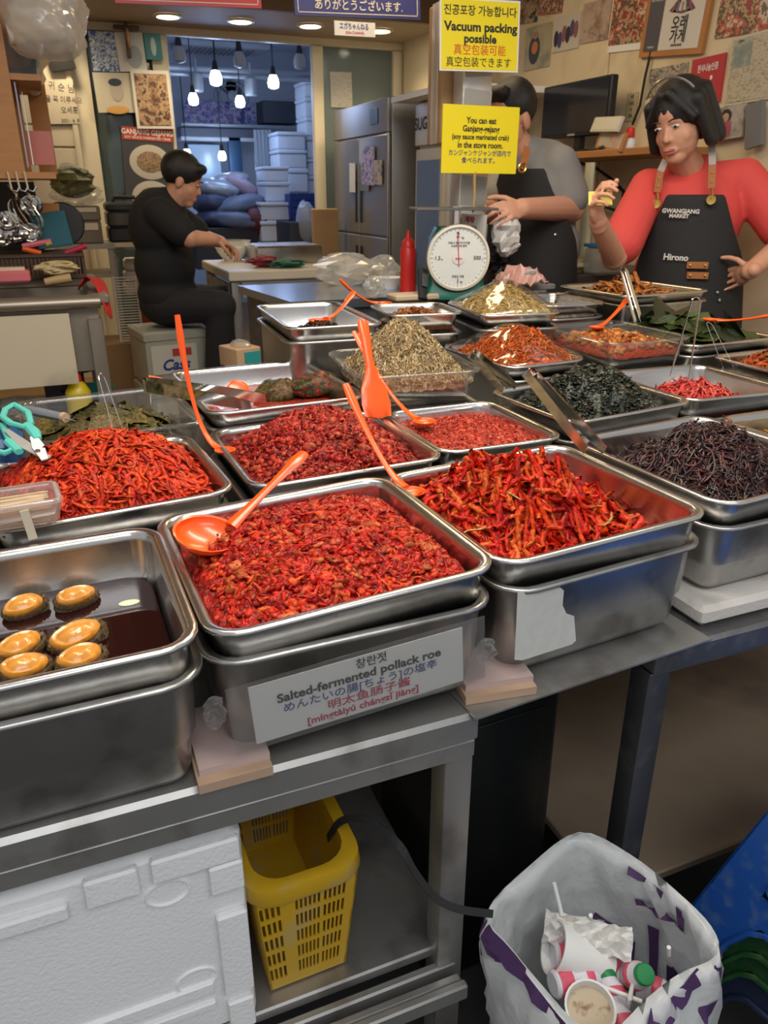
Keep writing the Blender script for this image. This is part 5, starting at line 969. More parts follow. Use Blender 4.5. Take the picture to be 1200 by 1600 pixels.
# TV and shelf
mwf, w, h = frame(PX(850, 137, 2.46), PX(957, 115, 2.46), PX(850, 219, 2.46)); e = empty('television', label='black flat television on the wall shelf', cat='television', mat=mwf)
MB().box((w / 2, -h / 2, -.02), (w, h, .04), bev=.006).build('housing', black, e, True); MB().box((w / 2, -h * .48, .0015), (w * .95, h * .88, .003)).build('screen', M('tv_screen', (.012, .014, .024), .12), e); MB().box((w * .55, -h - .03, -.03), (.05, .06, .03)).build('neck', black, e); MB().box((w * .55, -h - .065, -.02), (.26, .012, .12), bev=.004).build('stand_foot', black, e, True); text(e, 'SAMSUNG', w * .5, -h * .955, .014, wht, .004)
sp = PX(940, 243, 2.42); o = MB().box((2.44, sp.y - .05, sp.z), (.30, .95, .03), bev=.003).build('wall_shelf', wood); tag(o, 'wooden wall shelf below the television', 'shelf')
for a, b, c, nm, lab in (((932, 184), (975, 182), (952, 206), M('frame_pale', (.6, .55, .42), .5), 'white bordered certificate leaning over the shelf'), ((940, 203), (982, 208), (962, 236), wood, 'small wooden photo frame leaning on the shelf')):
    P0, P1, P2 = PX(*a, 2.36), PX(*b, 2.30), PX(*c, 2.30); o, w, h = sheet('leaning_picture', lab, 'picture frame', P0, P1, P2, nm, .012); MB().box((w / 2, -h / 2, .0065), (w * .82, h * .78, .002)).build('print', print_mat('sf' + lab[:4], [(.6, .56, .46), (.45, .4, .3), (.5, .25, .15)] if 'wood' in lab else [(.6, .57, .48), (.64, .6, .5)], 30, 3), o)
def bottle(name, lab, px, py, Y, prof, mat, capm, capprof, zbase=None, cat='bottle'):
    p = PY(px, py, Y); e = empty(name, p, 0, lab, cat); MB().lathe(prof, 24).build('body', mat, e, True); MB().lathe(capprof, 18).build('cap', capm, e, True); return e
p = PX(982, 236, 2.33); bottle('salt_shaker', 'small white bottle with red cap on the wall shelf', 982, 236, p.y, [(.022, 0), (.024, .01), (.024, .04), (.016, .05)], white, red_pl, [(.018, .05), (.019, .055), (.017, .085), (.012, .09)])
o = MB().ell((0, 0, .012), (.06, .035, .02), 16, 8).build('computer_mouse', black, None, True, Matrix.Translation(PX(952, 238, 2.36))); tag(o, 'dark computer mouse on the wall shelf', 'mouse')
o = MB().tube([PX(905, 255, 2.55), PX(930, 262, 2.55), PX(955, 280, 2.55), PX(975, 300, 2.55), PX(965, 330, 2.55), PX(935, 320, 2.55), PX(940, 290, 2.55)], .008, 8).build('black_cable', black, None, True); tag(o, 'coiled black cable below the wall shelf', 'cable')
# ------------------------------------------------------------------ rear work tables and what stands on them
ZW = 1.02; wl = PZ(455, 472, ZW); wk = PZ(372, 446, ZW)
e = empty('work_table', (wl.x, wl.y, ZF), 0, 'steel work table with bluish sheen behind the bean tray', 'table'); Wt = 1.05; Dt = wk.y - wl.y; bs = M('blue_sheen_steel', (.42, .45, .52), .22, .9, var=.1)
MB().loft([[Vector((0, 0, z)), Vector((Wt, 0, z)), Vector((Wt, .17, z)), Vector((.62, .17, z)), Vector((.62, Dt, z)), Vector((wk.x - wl.x, Dt, z))] for z in (ZW - ZF - .03, ZW - ZF)], True, True).build('table_top', bs, e)
MB().loft([[Vector((.02, .02, z)), Vector((Wt - .02, .02, z)), Vector((Wt - .02, .15, z)), Vector((.60, .15, z)), Vector((.60, Dt - .02, z)), Vector((wk.x - wl.x + .03, Dt - .02, z))] for z in (.02, ZW - ZF - .031)], True, True).build('cabinet_body', steel_dark, e)
zp = .99; pl = PZ(357, 425, zp); pk = PZ(318, 400, zp); e = empty('prep_table', (pl.x, pl.y, ZF), 0, 'white-topped preparation table in front of the seated man', 'table')
part('table_top', M('white_top', (.62, .55, .44), .35), e, (.45, .4, zp - ZF - .025), (.9, .8, .05), bev=.006)
for x in (.04, .86):
    for y in (.05, .75): part('leg', steel_tab, e, (x, y, (zp - ZF - .05) / 2), (.05, .05, zp - ZF - .052), bev=.004)
part('side_panel', steel_tab, e, (.018, .4, .5), (.012, .62, .6)); part('front_rail', steel_tab, e, (.45, .03, zp - ZF - .095), (.76, .02, .08))
def on(px, py, z): p = PZ(px, py, z); return p
p = on(364, 407, zp); e = empty('mixing_bowl', p, 0, 'white bowl holding a clear bowl on the prep table', 'bowl')
MB().lathe([(.05, 0), (.09, .05), (.10, .075), (.095, .075), (.08, .04), (.01, .012)], 24).build('white_bowl', white, e, True); MB().lathe([(.07, .05), (.115, .115), (.112, .115), (.065, .055)], 24).build('clear_bowl', BAGC, e, True)
o = pbox('steel_lidded_box', steel, (402, 384, 505, 413), pl.y + .35, .35, 'steel lidded food box on the prep table', 'food box', bev=.01)
def cloth(name, label, pts, mat, w=.09, th=.006, wd=(0, 1, 0)):
    o = MB().ribbon(pts, w, th, wd).build(name, mat, None, True); tag(o, label, 'cloth'); s = o.modifiers.new('s', 'SUBSURF'); s.levels = s.render_levels = 2; return o
crumple('folded_cloth', 'crumpled dark red cloth on the prep table', 'cloth', on(413, 417, zp), .075, .06, .03, M('red_cloth', (.22, .015, .03), .8), 11)
crumple('folded_cloth', 'crumpled green cloth hanging over the prep table edge', 'cloth', on(450, 418, zp), .095, .06, .022, M('green_cloth', (.02, .12, .07), .8), 12)
o = MB().tube([on(497, 410, zp + .02), on(527, 418, zp + .012)], [.016, .019], 10, .6).build('pan_handle', black, None, True); tag(o, 'black pan handle resting at the prep table end', 'handle')
MB_ = MB()
p = on(637, 457, ZW); e = empty('sauce_bottle', p, 0, 'red squeeze bottle beside the weighing scale', 'bottle')
MB().lathe([(.028, 0), (.031, .004), (.031, .02), (.029, .1), (.0295, .155), (.024, .165)], 26).build('body', red_pl, e, True); MB().lathe([(.025, .160), (.025, .178), (.016, .192), (.010, .198), (.0065, .212), (.004, .225)], 22).build('nozzle_cap', red_pl, e, True)
p = on(660, 469, ZW); e = empty('card_terminal', p, R(25), 'small dark card terminal leaning by the scale', 'card terminal'); MB().box((0, 0, .055), (.04, .018, .11), mat=Matrix.Rotation(R(14), 3, 'Y') @ Matrix.Rotation(R(-14), 3, 'X'), bev=.006).build('housing', M('terminal', (.03, .032, .035), .35), e, True); MB().box((-.002, -.011, .07), (.028, .003, .045), mat=Matrix.Rotation(R(14), 3, 'Y') @ Matrix.Rotation(R(-14), 3, 'X')).build('screen', M('tscreen', (.08, .09, .10), .15), e)
crumple('plastic_bag', 'rumpled clear bag of white trays on the work table', 'plastic bag', on(540, 446, ZW), .13, .08, .065, BAGC, 21); crumple('plastic_bag', 'small rumpled clear bag beside the sauce bottle', 'plastic bag', on(600, 445, ZW), .06, .07, .06, BAGC, 22); crumple('plastic_bag', 'scrap of clear plastic behind the nut tray', 'plastic bag', on(585, 466, ZW), .035, .03, .04, BAGC, 23)
p = on(607, 450, ZW); o = MB().lathe([(.04, 0), (.055, .04), (.058, .042), (.052, .04), (.03, .006)], 24).build('foam_bowl', white, None, True, Matrix.Translation(p)); tag(o, 'white foam bowl beside the sauce bottle', 'bowl')
o = MB().box((0, 0, .011), (.17, .09, .022), bev=.008).build('cutting_cloth', M('beige_cloth', (.55, .42, .28), .7), None, True, Matrix.Translation(on(645, 468, ZW))); tag(o, 'folded beige cloth in front of the card terminal', 'cloth')
# ---- weighing scale
YS = 2.52; c = PY(716, 403, YS); gr = M('scale_green', (.005, .14, .09), .35); e = empty('weighing_scale', (c.x, YS, ZW), R(-18), 'green weighing scale with round white dial', 'scale'); rd = .108; cz = c.z - ZW; wr_ = Matrix.Rotation(PI / 2, 3, 'X')
m = MB(); m.loft([[Vector((x, y + .09, z)) for x, y in rrect(a, b, .02, 4)] for a, b, z in ((.115, .085, 0), (.115, .085, .02), (.10, .07, .05), (.09, .06, cz + .06), (.07, .05, cz + .10))], True, True).build('housing', gr, e, True)
MB().lathe([(rd * .9, -.03), (rd, -.028), (rd + .004, -.005), (rd + .002, .01), (rd - .006, .012), (rd - .008, .002)], 40, (0, 0, cz), wr_).build('dial_rim', M('dial_rim', (.70, .63, .50), .4), e, True)
d = MB().lathe([(rd - .007, -.0), (rd - .007, .004), (.001, .0045)], 40, (0, 0, cz), wr_).build('dial_face', M('dial_face', (.72, .72, .68), .4), e, True)
for k in range(40):
    a = 2 * PI * k / 40; L_ = .010 if k % 5 == 0 else .005; MB().box((0, -.0055, rd - .014), (.0009, .001, L_)).build('tick', ink, d, False, Matrix.Translation((0, 0, cz)) @ Matrix.Rotation(a, 4, 'Y')) if k % 1 == 0 else None
RX = Matrix.Rotation(PI / 2, 4, 'X')
def dial_text(s, x, z, size, mt=None, bold=.005):
    t = text(d, s, 0, 0, size, mt or ink, 0, bold); t.matrix_local = Matrix.Translation((x, -.0062, cz + z)) @ RX
dial_text('2', -.004, .076, .026); dial_text('kg', .012, .068, .010); dial_text('1', .0, -.078, .024); dial_text('kg', .012, -.080, .010); dial_text('1.5', -.074, 0, .018); dial_text('kg', -.058, -.004, .007); dial_text('500', .066, 0, .018); dial_text('g', .086, -.004, .007); dial_text('자동식 접시지시저울', 0, .050, .009); dial_text('상업용 거래 증명', 0, .040, .008); dial_text('정밀급 저울', 0, -.062, .009)
MB().lathe([(.022, 0), (.022, .002), (.001, .003)], 24, (0, -.005, cz), wr_).build('dial_centre', M('dial_c', (.74, .70, .66), .4), d, True); dial_text('형제', 0, .009, .009); t = text(d, '계량사', 0, 0, .009, M('red_ink', (.5, .03, .02), .5), 0, .01); t.matrix_local = Matrix.Translation((0, -.009, cz - .003)) @ RX
rdk = M('needle', (.5, .01, .02), .4); MB().box((0, -.0085, .03), (.0028, .001, .115)).build('needle', rdk, e, False, Matrix.Translation((0, 0, cz)) @ Matrix.Rotation(R(-4), 4, 'Y'))
MB().tube([(0, .07, cz + .09), (0, .07, cz + .165)], .014, 12).build('plate_post', chrome, e, True)
pz = PY(705, 326, YS + .07).z - ZW; MB().box((-.015, .07, pz), (.28, .24, .008), bev=.003).build('weighing_plate', M('plate_steel', (.22, .21, .20), .35, .9), e, True); MB().box((0, .07, (cz + .165 + pz) / 2), (.03, .03, max(.01, pz - cz - .165)), bev=.003).build('plate_stem', grey, e, True)
# ---- sign post
YP = 2.72; pa, pb = PY(722, 230, YP), PY(767, 230, YP); e = empty('sign_post', ((pa.x + pb.x) / 2, YP + .05, ZW), 0, 'silvery film-wrapped post carrying the yellow signs', 'post'); MB().box((0, 0, .8), (pb.x - pa.x, .08, 1.6), bev=.006).build('post', M('post_wrap', (.55, .53, .50), .3, .5, var=.25, vscale=18, bump=.6, bscale=25), e, True)
for k in range(9):
    MB().box((.0, -.042, .08 + k * .14), (pb.x - pa.x - .01, .004, .10), mat=Matrix.Rotation(R((-1) ** k * 4), 3, 'Y')).build('film_fold', BAGC, e)
ca, cb2 = PY(690, 150, YP + .1), PY(724, 150, YP + .1); e = empty('cardboard_carton', ((ca.x + cb2.x) / 2, YP + .16, PY(700, 222, YP).z), 0, 'brown carton wrapped in bubble film beside the post', 'carton'); hc = PY(700, -10, YP).z - e.location.z
MB().box((0, 0, hc / 2), (cb2.x - ca.x, .12, hc), bev=.004).build('carton', M('kraft', (.36, .22, .10), .7, var=.1), e, True); part('film_edge', BAGC, e, (-(cb2.x - ca.x) / 2 - .01, -.02, hc / 2), (.006, .05, hc), bev=.002)
yl = M('yellow_card', (.80, .64, .005), .45)
o, w, h = poster('yellow_sign', 'upper yellow laminated sign about vacuum packing', 'sign', (687, -6), (813, 2), (680, 110), YP - .06, paper, .002); MB().box((w / 2, -h / 2, .0015), (w * .96, h * .95, .001)).build('yellow_panel', yl, o)
text(o, '진공포장 가능합니다', w * .5, -h * .175, h * .15, ink, .0028, .012, sx=1.02); text(o, 'Vacuum packing', w * .51, -h * .39, h * .175, ink, .0028, .032, sx=1.14 * w / .30); text(o, 'possible', w * .5, -h * .55, h * .165, ink, .0028, .032, sx=1.1); text(o, '真空包装可能', w * .5, -h * .71, h * .16, M('sign_red_ink', (.6, .05, .01), .5), .0028); text(o, '真空包装できます', w * .49, -h * .88, h * .15, ink, .0028)
o, w, h = poster('yellow_sign', 'lower yellow sign about eating marinated crab indoors', 'sign', (692, 162), (812, 168), (683, 270), YP - .075, yl, .003)
for s, v, z, b in (('You can eat', .22, .125, .02), ('Ganjang-gejang', .34, .125, .02), ('(soy sauce marinated crab)', .46, .108, .018), ('in the store room.', .58, .125, .02)): text(o, s, w * .5, -h * v, h * z, ink, .003, b, sx=.9)
text(o, 'カンジャンケジャンが店内で', w * .5, -h * .70, h * .098, navy, .003, .004, sx=.92); text(o, '食べられます。', w * .5, -h * .81, h * .098, navy, .003, .004)
o = MB().tube([PY(741, 268, YP - .07), PY(741, 300, YP - .07), PY(739, 332, YP - .07)], [.010, .008, .006], 8, .4).build('wooden_stick', M('stick_wood', (.55, .36, .14), .6), None, True); tag(o, 'flat wooden stick below the lower yellow sign', 'stick')
o, w, h = poster('payment_notice', 'white payment notice with red heading behind the scale', 'notice', (722, 334), (761, 336), (722, 410), YP - .06, paper, .003); text(o, '계좌', w * .3, -h * .12, h * .14, M('red_ink', (.5, .03, .02), .5), .003, .04)
# ---- packs right of the scale
p = on(812, 445, ZW + .03); e = empty('wrapped_pack', p, R(-8), 'pink wrapped food pack beside the scale', 'package'); r = np.random.default_rng(4)
V = []; n_, m_ = 9, 14
for i in range(n_):
    for j in range(m_): u, v = j / (m_ - 1) - .5, i / (n_ - 1) - .5; V.append((u * .19, v * .10, .052 * max(0, 1 - (2 * u) ** 4) * max(0, 1 - (2 * v) ** 2) + .009 * r.normal() + .012))
o = link_mesh('wrapping', np_mesh('wrapping', np.array(V), [(i * m_ + j, i * m_ + j + 1, (i + 1) * m_ + j + 1, (i + 1) * m_ + j) for i in range(n_ - 1) for j in range(m_ - 1)], smooth=False), M('pink_wrap', (.62, .33, .27), .35), e); o.modifiers.new('t', 'SOLIDIFY').thickness = .004
MB().ell((.025, -.035, .046), (.024, .004, .018), 16, 8, Matrix.Rotation(R(35), 3, 'X')).build('round_sticker', paper, e, True)
o = MB().box((0, 0, .012), (.21, .13, .022), bev=.004).build('grey_tray', M('grey_tray', (.25, .24, .24), .4), None, True, Matrix.Translation(on(818, 452, ZW))); tag(o, 'grey flat tray under the pink wrapped pack', 'tray')
crumple('black_bag', 'black plastic bag slumped behind the pink pack', 'plastic bag', on(783, 440, ZW), .06, .06, .075, M('black_bag', (.012, .012, .012), .25), 31, .2)
# ---- side counter along the right wall
sc = PY(880, 428, 2.9); e = empty('side_counter', (2.29, 2.95, ZF), 0, 'dark side counter along the right wall behind the red shirt', 'counter'); hcn = sc.z - ZF; part('worktop', M('dark_top', (.05, .045, .04), .35), e, (0, .35, hcn - .02), (.58, .95, .04), bev=.005); part('body', steel_dark, e, (.03, .37, (hcn - .04) / 2), (.50, .88, hcn - .042))
ZC = sc.z
def cz_(px, py): return PZ(px, py, ZC)
o = MB().box((0, 0, .055), (.13, .10, .11), bev=.01).build('box', clear_mat('food_box', (.85, .85, .83), .08, .1, .3), None, True); o.matrix_world = Matrix.Translation(cz_(940, 428)); o.name = 'food_container'; tag(o, 'clear food container with blue lid on the side counter', 'container'); MB().box((0, 0, .117), (.138, .108, .014), bev=.004).build('lid', M('blue_lid', (.02, .16, .32), .4), o, True)
o = MB().tube([PY(912, 420, 2.98), PY(916, 330, 2.98), PY(923, 254, 2.98)], [.034, .033, .028], 14, .6).build('paper_roll', M('pale_roll', (.50, .46, .30), .5, var=.15, vscale=20), None, True); tag(o, 'tall pale wrapped roll standing behind the raised hand', 'roll')
o = MB().box((0, 0, .13), (.055, .05, .26), bev=.008).build('green_pack', M('green_pack', (.10, .20, .04), .4), None, True); o.matrix_world = Matrix.Translation(PY(882, 412, 3.0)); tag(o, 'green standing packet beside the grey shirt', 'packet'); t = text(o, '유기농차', 0, 0, .03, wht, 0, .02); t.matrix_local = Matrix.Translation((-.005, -.027, .15)) @ RX @ Matrix.Rotation(-PI / 2, 4, 'Z')
o = MB().lathe([(.05, 0), (.055, .01), (.055, .05), (.02, .055)], 20).build('tape_roll', M('tape_tan', (.55, .40, .25), .5), None, True, Matrix.Translation(cz_(893, 424))); tag(o, 'tan roll of tape on the side counter', 'tape roll')
o = pbox('order_book', M('order_book', (.60, .52, .36), .6), (868, 412, 915, 419), 2.9, .15, 'flat cream order book on the side counter', 'book', bev=.003)
# patterned cloth at the right edge
Yc = 2.56; V = []; a, b, c, d = rect(1138, 352, 1230, 470, Yc)
for i in range(8):
    for j in range(16): u = j / 15; v = i / 7; V.append((a + (b - a) * u + .02 * v, Yc + .012 * math.sin(u * 14), d + (c - d) * v))
def patt():
    m = bpy.data.materials.new('dotted_fabric'); m.use_nodes = True; nt = m.node_tree; b_ = nt.nodes['Principled BSDF']; v = nt.nodes.new('ShaderNodeTexVoronoi'); v.inputs['Scale'].default_value = 42; v.inputs['Randomness'].default_value = .35; tcn = nt.nodes.new('ShaderNodeTexCoord'); nt.links.new(tcn.outputs['Object'], v.inputs['Vector']); r = nt.nodes.new('ShaderNodeValToRGB'); r.color_ramp.elements[0].position = .22; r.color_ramp.elements[0].color = (.30, .12, .10, 1); r.color_ramp.elements[1].position = .28; r.color_ramp.elements[1].color = (.66, .62, .58, 1); nt.links.new(v.outputs['Distance'], r.inputs[0]); nt.links.new(r.outputs[0], b_.inputs['Base Color']); return m
o = link_mesh('patterned_cloth', np_mesh('patterned_cloth', np.array(V), [(i * 16 + j, i * 16 + j + 1, (i + 1) * 16 + j + 1, (i + 1) * 16 + j) for i in range(7) for j in range(15)]), patt()); o.modifiers.new('t', 'SOLIDIFY').thickness = .004; tag(o, 'white cloth with small dark pattern hanging at the right edge', 'cloth')

# ------------------------------------------------------------------ left side: sink, shelves, utensils
YK = 3.0; sa = PY(165, 470, YK); ZK = sa.z; e = empty('steel_sink', (sa.x, YK, 0), 0, 'steel sink with a cream front panel at the left', 'sink'); WS = 1.3; DS = .55; ssk = M('sink_steel', (.34, .29, .23), .4, .7, var=.1)
MB().tube([(-WS, 0, ZK), (-.02, 0, ZK)], .032, 14, .75).build('front_rim', ssk, e, True); part('back_rim', ssk, e, (-WS / 2, DS, ZK + .02), (WS, .04, .05), bev=.01); part('end_rim', ssk, e, (-.02, DS / 2, ZK + .005), (.07, DS, .04), bev=.012)
part('basin_front', ssk, e, (-WS / 2, .03, ZK - .13), (WS - .06, .008, .24)); part('basin_back', ssk, e, (-WS / 2, DS - .03, ZK - .13), (WS - .06, .008, .26)); part('basin_floor', ssk, e, (-WS / 2, DS / 2, ZK - .24), (WS - .06, DS - .06, .008)); part('basin_end', ssk, e, (-.065, DS / 2, ZK - .13), (.008, DS - .06, .24))
pp = PY(138, 480, YK); part('front_panel', M('cream_panel', (.56, .48, .34), .5, dirt=(.3, .25, .18), dscale=3), e, (-WS / 2 - .07, -.012, ZK - .16), (WS - .12, .006, .25)); part('leg', ssk, e, (-.045, .02, ZK / 2 - .03), (.05, .05, ZK - .06), bev=.005); part('leg', ssk, e, (-.045, DS - .03, ZK / 2 - .03), (.05, .05, ZK - .06), bev=.005); ZSH = PY(128, 652, YK + .08).z; part('lower_shelf', steel_dark, e, (-WS / 2, DS / 2, ZSH - .015), (WS - .02, DS - .02, .02))
o = cloth('red_cloth', 'red cloth draped over the end of the steel sink', [PY(122, 452, YK + .2), PY(130, 438, YK + .22), PY(143, 432, YK + .22), PY(153, 440, YK + .15), PY(162, 462, YK + .05), PY(173, 500, YK - .0)], M('red_towel', (.50, .02, .015), .8), .10, .012, (.2, 1, 0))
bz_ = PY(40, 437, YK + .5); e = empty('soap_box', PY(18, 441, YK + .35), 0, 'pink plastic soap box on the sink edge', 'soap box'); MB().box((0, 0, .022), (.14, .08, .044), bev=.008).build('box', M('pink_pl', (.62, .15, .16), .4), e, True); part('soap', M('soap', (.65, .5, .35), .5), e, (0, 0, .048), (.11, .05, .014), bev=.005)
crumple('rubber_gloves', 'cream rubber gloves folded on the sink edge', 'gloves', PY(92, 430, YK + .4), .075, .04, .028, M('glove', (.55, .43, .22), .6), 41)
o = MB().tube([PY(70, 441, YK + .3), PY(90, 437, YK + .3), PY(111, 434, YK + .3)], [.014, .016, .017], 10).build('scrub_brush', M('brush_wood', (.45, .30, .13), .6), None, True); tag(o, 'wooden scrub brush handle on the sink edge', 'brush')
# brown basket
a, b, c, d = rect(-30, 397, 134, 438, YK + .5); bro = M('brown_plastic', (.06, .03, .015), .5); e = empty('brown_basket', ((a + b) / 2, YK + .5, c), 0, 'brown slatted basket full of kitchen tools on the sink', 'basket'); w, h = b - a, d - c
for k in range(26): part('slat', bro, e, (-w / 2 + w * (k + .5) / 26, 0, h * .5), (w / 26 * .6, .01, h * .7))
part('top_rim', bro, e, (0, 0, h * .92), (w, .02, h * .16), bev=.004); part('bottom_rim', bro, e, (0, 0, h * .09), (w, .02, h * .18), bev=.004); part('end_wall', bro, e, (w / 2 - .006, .12, h / 2), (.012, .24, h)); part('back_wall', bro, e, (0, .24, h / 2), (w, .012, h)); part('bottom', bro, e, (0, .12, .006), (w, .24, .01))
ZB = YK + .6
for pts, c, lab in (([(35, 385), (62, 380), (80, 377)], (.6, .15, .2), 'pink tool handle in the brown basket'), ([(72, 381), (80, 378)], (.65, .5, .02), 'yellow tool end in the brown basket'), ([(35, 388), (64, 396)], (.75, .12, .01), 'orange tool handle in the brown basket'), ([(102, 396), (135, 384)], (.45, .02, .06), 'dark pink handle across the brown basket')):
    o = MB().tube([PY(x, y, ZB - .05) for x, y in pts], .016, 8, .7).build('tool_handle', M('th' + lab[:6], c, .5), None, True); tag(o, lab, 'tool handle', 'tools in the brown basket')
mwf, w, h = frame(PY(44, 336, ZB + .1), PY(100, 328, ZB + .1), PY(50, 392, ZB + .1)); o = MB().box((w / 2, -h / 2, 0), (w, h, .012), bev=.02).build('cutting_board', M('teal_board', (.008, .11, .15), .5), None, True, mwf); tag(o, 'teal cutting board standing in the tool rack', 'cutting board')
mwf, w, h = frame(PY(50, 316, ZB + .14), PY(92, 318, ZB + .14), PY(60, 360, ZB + .14)); o = MB().box((w / 2, -h / 2, 0), (w, h, .012)).build('wooden_board', wood, None, False, mwf); tag(o, 'wooden board behind the teal cutting board', 'cutting board')
p = PY(98, 350, ZB + .16); o = MB().lathe([(.082, -.01), (.088, 0), (.082, .012)], 28, (0, 0, 0), Matrix.Rotation(PI / 2, 3, 'X')).build('black_pan', black, None, True, Matrix.Translation(p)); tag(o, 'round black pan behind the teal cutting board', 'pan')
# hanging whisk and ladles
def hung(lab, hx, hy, bx_, by_, kind):
    Yh = ZB + .02; a = PY(hx, hy, Yh); b = PY(bx_, by_, Yh); e = empty(kind, b, 0, lab, kind.replace('_', ' '), 'hanging steel utensils'); d = a - b; MB().tube([d, d * .5 + Vector((.01, 0, 0)), d * .2], .005, 6).build('handle', chrome, e, True)
    if kind == 'whisk':
        for k in range(7): t = PI * k / 7; MB().tube([d * .3 + (Vector((math.cos(t) * .055, math.sin(t) * .055, 0)) * math.sin(PI * s / 8)) * (1 if s <= 8 else -1) - d.normalized() * (.14 * (1 - math.cos(PI * s / 8)) / 2) for s in range(9)] , .0018, 5).build('wire', chrome, e); MB().tube([d * .3 - (Vector((math.cos(t) * .055, math.sin(t) * .055, 0)) * math.sin(PI * s / 8)) - d.normalized() * (.14 * (1 - math.cos(PI * s / 8)) / 2) for s in range(9)], .0018, 5).build('wire', chrome, e)
    else: MB().lathe([(.002, -.028), (.025, -.022), (.04, -.005), (.043, .008), (.038, -.002), (.02, -.016)], 20, (0, 0, 0), Matrix.Rotation(R(60), 3, 'X')).build('bowl', chrome, e, True)
for a in (('steel whisk hanging below the wooden shelf', 12, 288, 30, 318, 'whisk'), ('steel ladle hanging right of the whisk', 42, 300, 50, 322, 'steel_ladle'), ('steel ladle low at the left of the rack', 5, 330, 12, 347, 'steel_ladle'), ('steel ladle low in the middle of the rack', 18, 340, 27, 367, 'steel_ladle'), ('steel ladle low at the right of the rack', 38, 352, 48, 366, 'steel_ladle'), ('steel ladle at the far left of the rack', -2, 352, 4, 372, 'steel_ladle')): hung(*a)
o = pbox('utensil_rack', M('rack_dark', (.05, .035, .02), .6), (-40, 284, 62, 400), ZB + .2, .03, 'dark back panel behind the hanging utensils', 'panel', bev=0)
# wooden shelf unit
YU = 3.3; zb_ = PY(20, 268, YU).z; zt_ = 2.6; xe1 = PY(20, 150, YU).x; e = empty('wooden_shelf', (xe1, YU, zb_), 0, 'rough plywood shelf unit hung on the left', 'shelf'); Hs = zt_ - zb_; XB = PY(66, 150, YU + .5).x - xe1
part('front_panel', wood, e, (-.3, .01, Hs * .36), (.6, .02, Hs * .72)); part('upright', wood, e, (XB - .02, .5, Hs / 2), (.07, .03, Hs)); part('upright', wood, e, (.005, .28, Hs / 2), (.03, .03, Hs)); part('bottom_board', wood, e, (-.25 + XB / 2, .26, -.012), (.5 + XB, .52, .022)); zm = PY(35, 130, YU + .2).z - zb_; part('middle_board', wood, e, (-.12, .26, zm), (.44, .5, .02)); part('paper_strip', paper, e, (.03, .16, zm * .48), (.004, .10, zm * .8)); part('paper_strip', M('bluish_print', (.35, .38, .55), .5), e, (.012, .06, zm * .5), (.004, .07, zm * .9)); part('paper_strip', M('red_white', (.5, .15, .12), .5), e, (.05, .3, .09), (.12, .05, .12))
for k in range(3):
    x = PY(12 + k * 13, 272, YU).x - xe1; MB().tube([(x, -.01, .0), (x + .005, -.012, -.06), (x + .022, -.014, -.066), (x + .034, -.014, -.05)], .004, 6).build('hook', chrome, e, True)
p = PY(33, 132, YU + .2); e = empty('blue_tub_in_bag', p, 0, 'blue-grey plastic tub in a clear bag on the shelf', 'tub'); MB().loft([[Vector((x, y, z)) for x, y in rrect(a, b, .02, 4)] for a, b, z in ((.055, .06, 0), (.075, .08, .14), (.079, .084, .145))], True, False).build('tub', M('slate_tub', (.10, .14, .17), .4), e, True); MB().ell((-.01, -.01, .12), (.10, .10, .10), 14, 8).build('bag', BAGC, e, True)
p = PY(62, 20, YU); e = empty('bag_of_cups', p, 0, 'large clear bag of stacked white cups hanging at the upper left', 'plastic bag'); q = (PY(112, 22, YU) - PY(15, 22, YU)); 
for k in range(4): MB().lathe([(.036, 0), (.046, .17)], 20, (-.11 + .015 * k, -.02, -.07 + .05 * k), Matrix.Rotation(R(80), 3, 'Y')).build('cup_stack', M('cup_stack', (.60, .50, .40), .5), e, True)
rr_ = np.random.default_rng(5); n_, m_ = 34, 64; V = []
for i in range(n_):
    a = -PI / 2 + PI * (i + .1) / (n_ - .8)
    for j in range(m_): b = 2 * PI * j / m_; k = 1 + .022 * rr_.normal() + .05 * math.sin(9 * b + 5 * a) * math.sin(7 * a + b) + .07 * math.sin(4 * a + 2 * b) - .10 * max(0, math.sin(a)); V.append((.14 * abs(math.cos(a)) ** .6 * math.cos(b) * k + .01, .13 * abs(math.cos(a)) ** .6 * math.sin(b) * k, .13 * math.sin(a) - .01))
link_mesh('bag_film', np_mesh('bag_film', np.array(V), [(i * m_ + j, i * m_ + (j + 1) % m_, (i + 1) * m_ + (j + 1) % m_, (i + 1) * m_ + j) for i in range(n_ - 1) for j in range(m_)], smooth=True), clear_mat('bag_haze', (.93, .88, .8), .08, .2, .4), e)
crumple('cream_sheet', 'cream plastic sheet bunched below the hanging bag', 'plastic sheet', PY(55, 150, YU + .35), .05, .05, .14, M('cream_film', (.55, .45, .28), .35), 51)
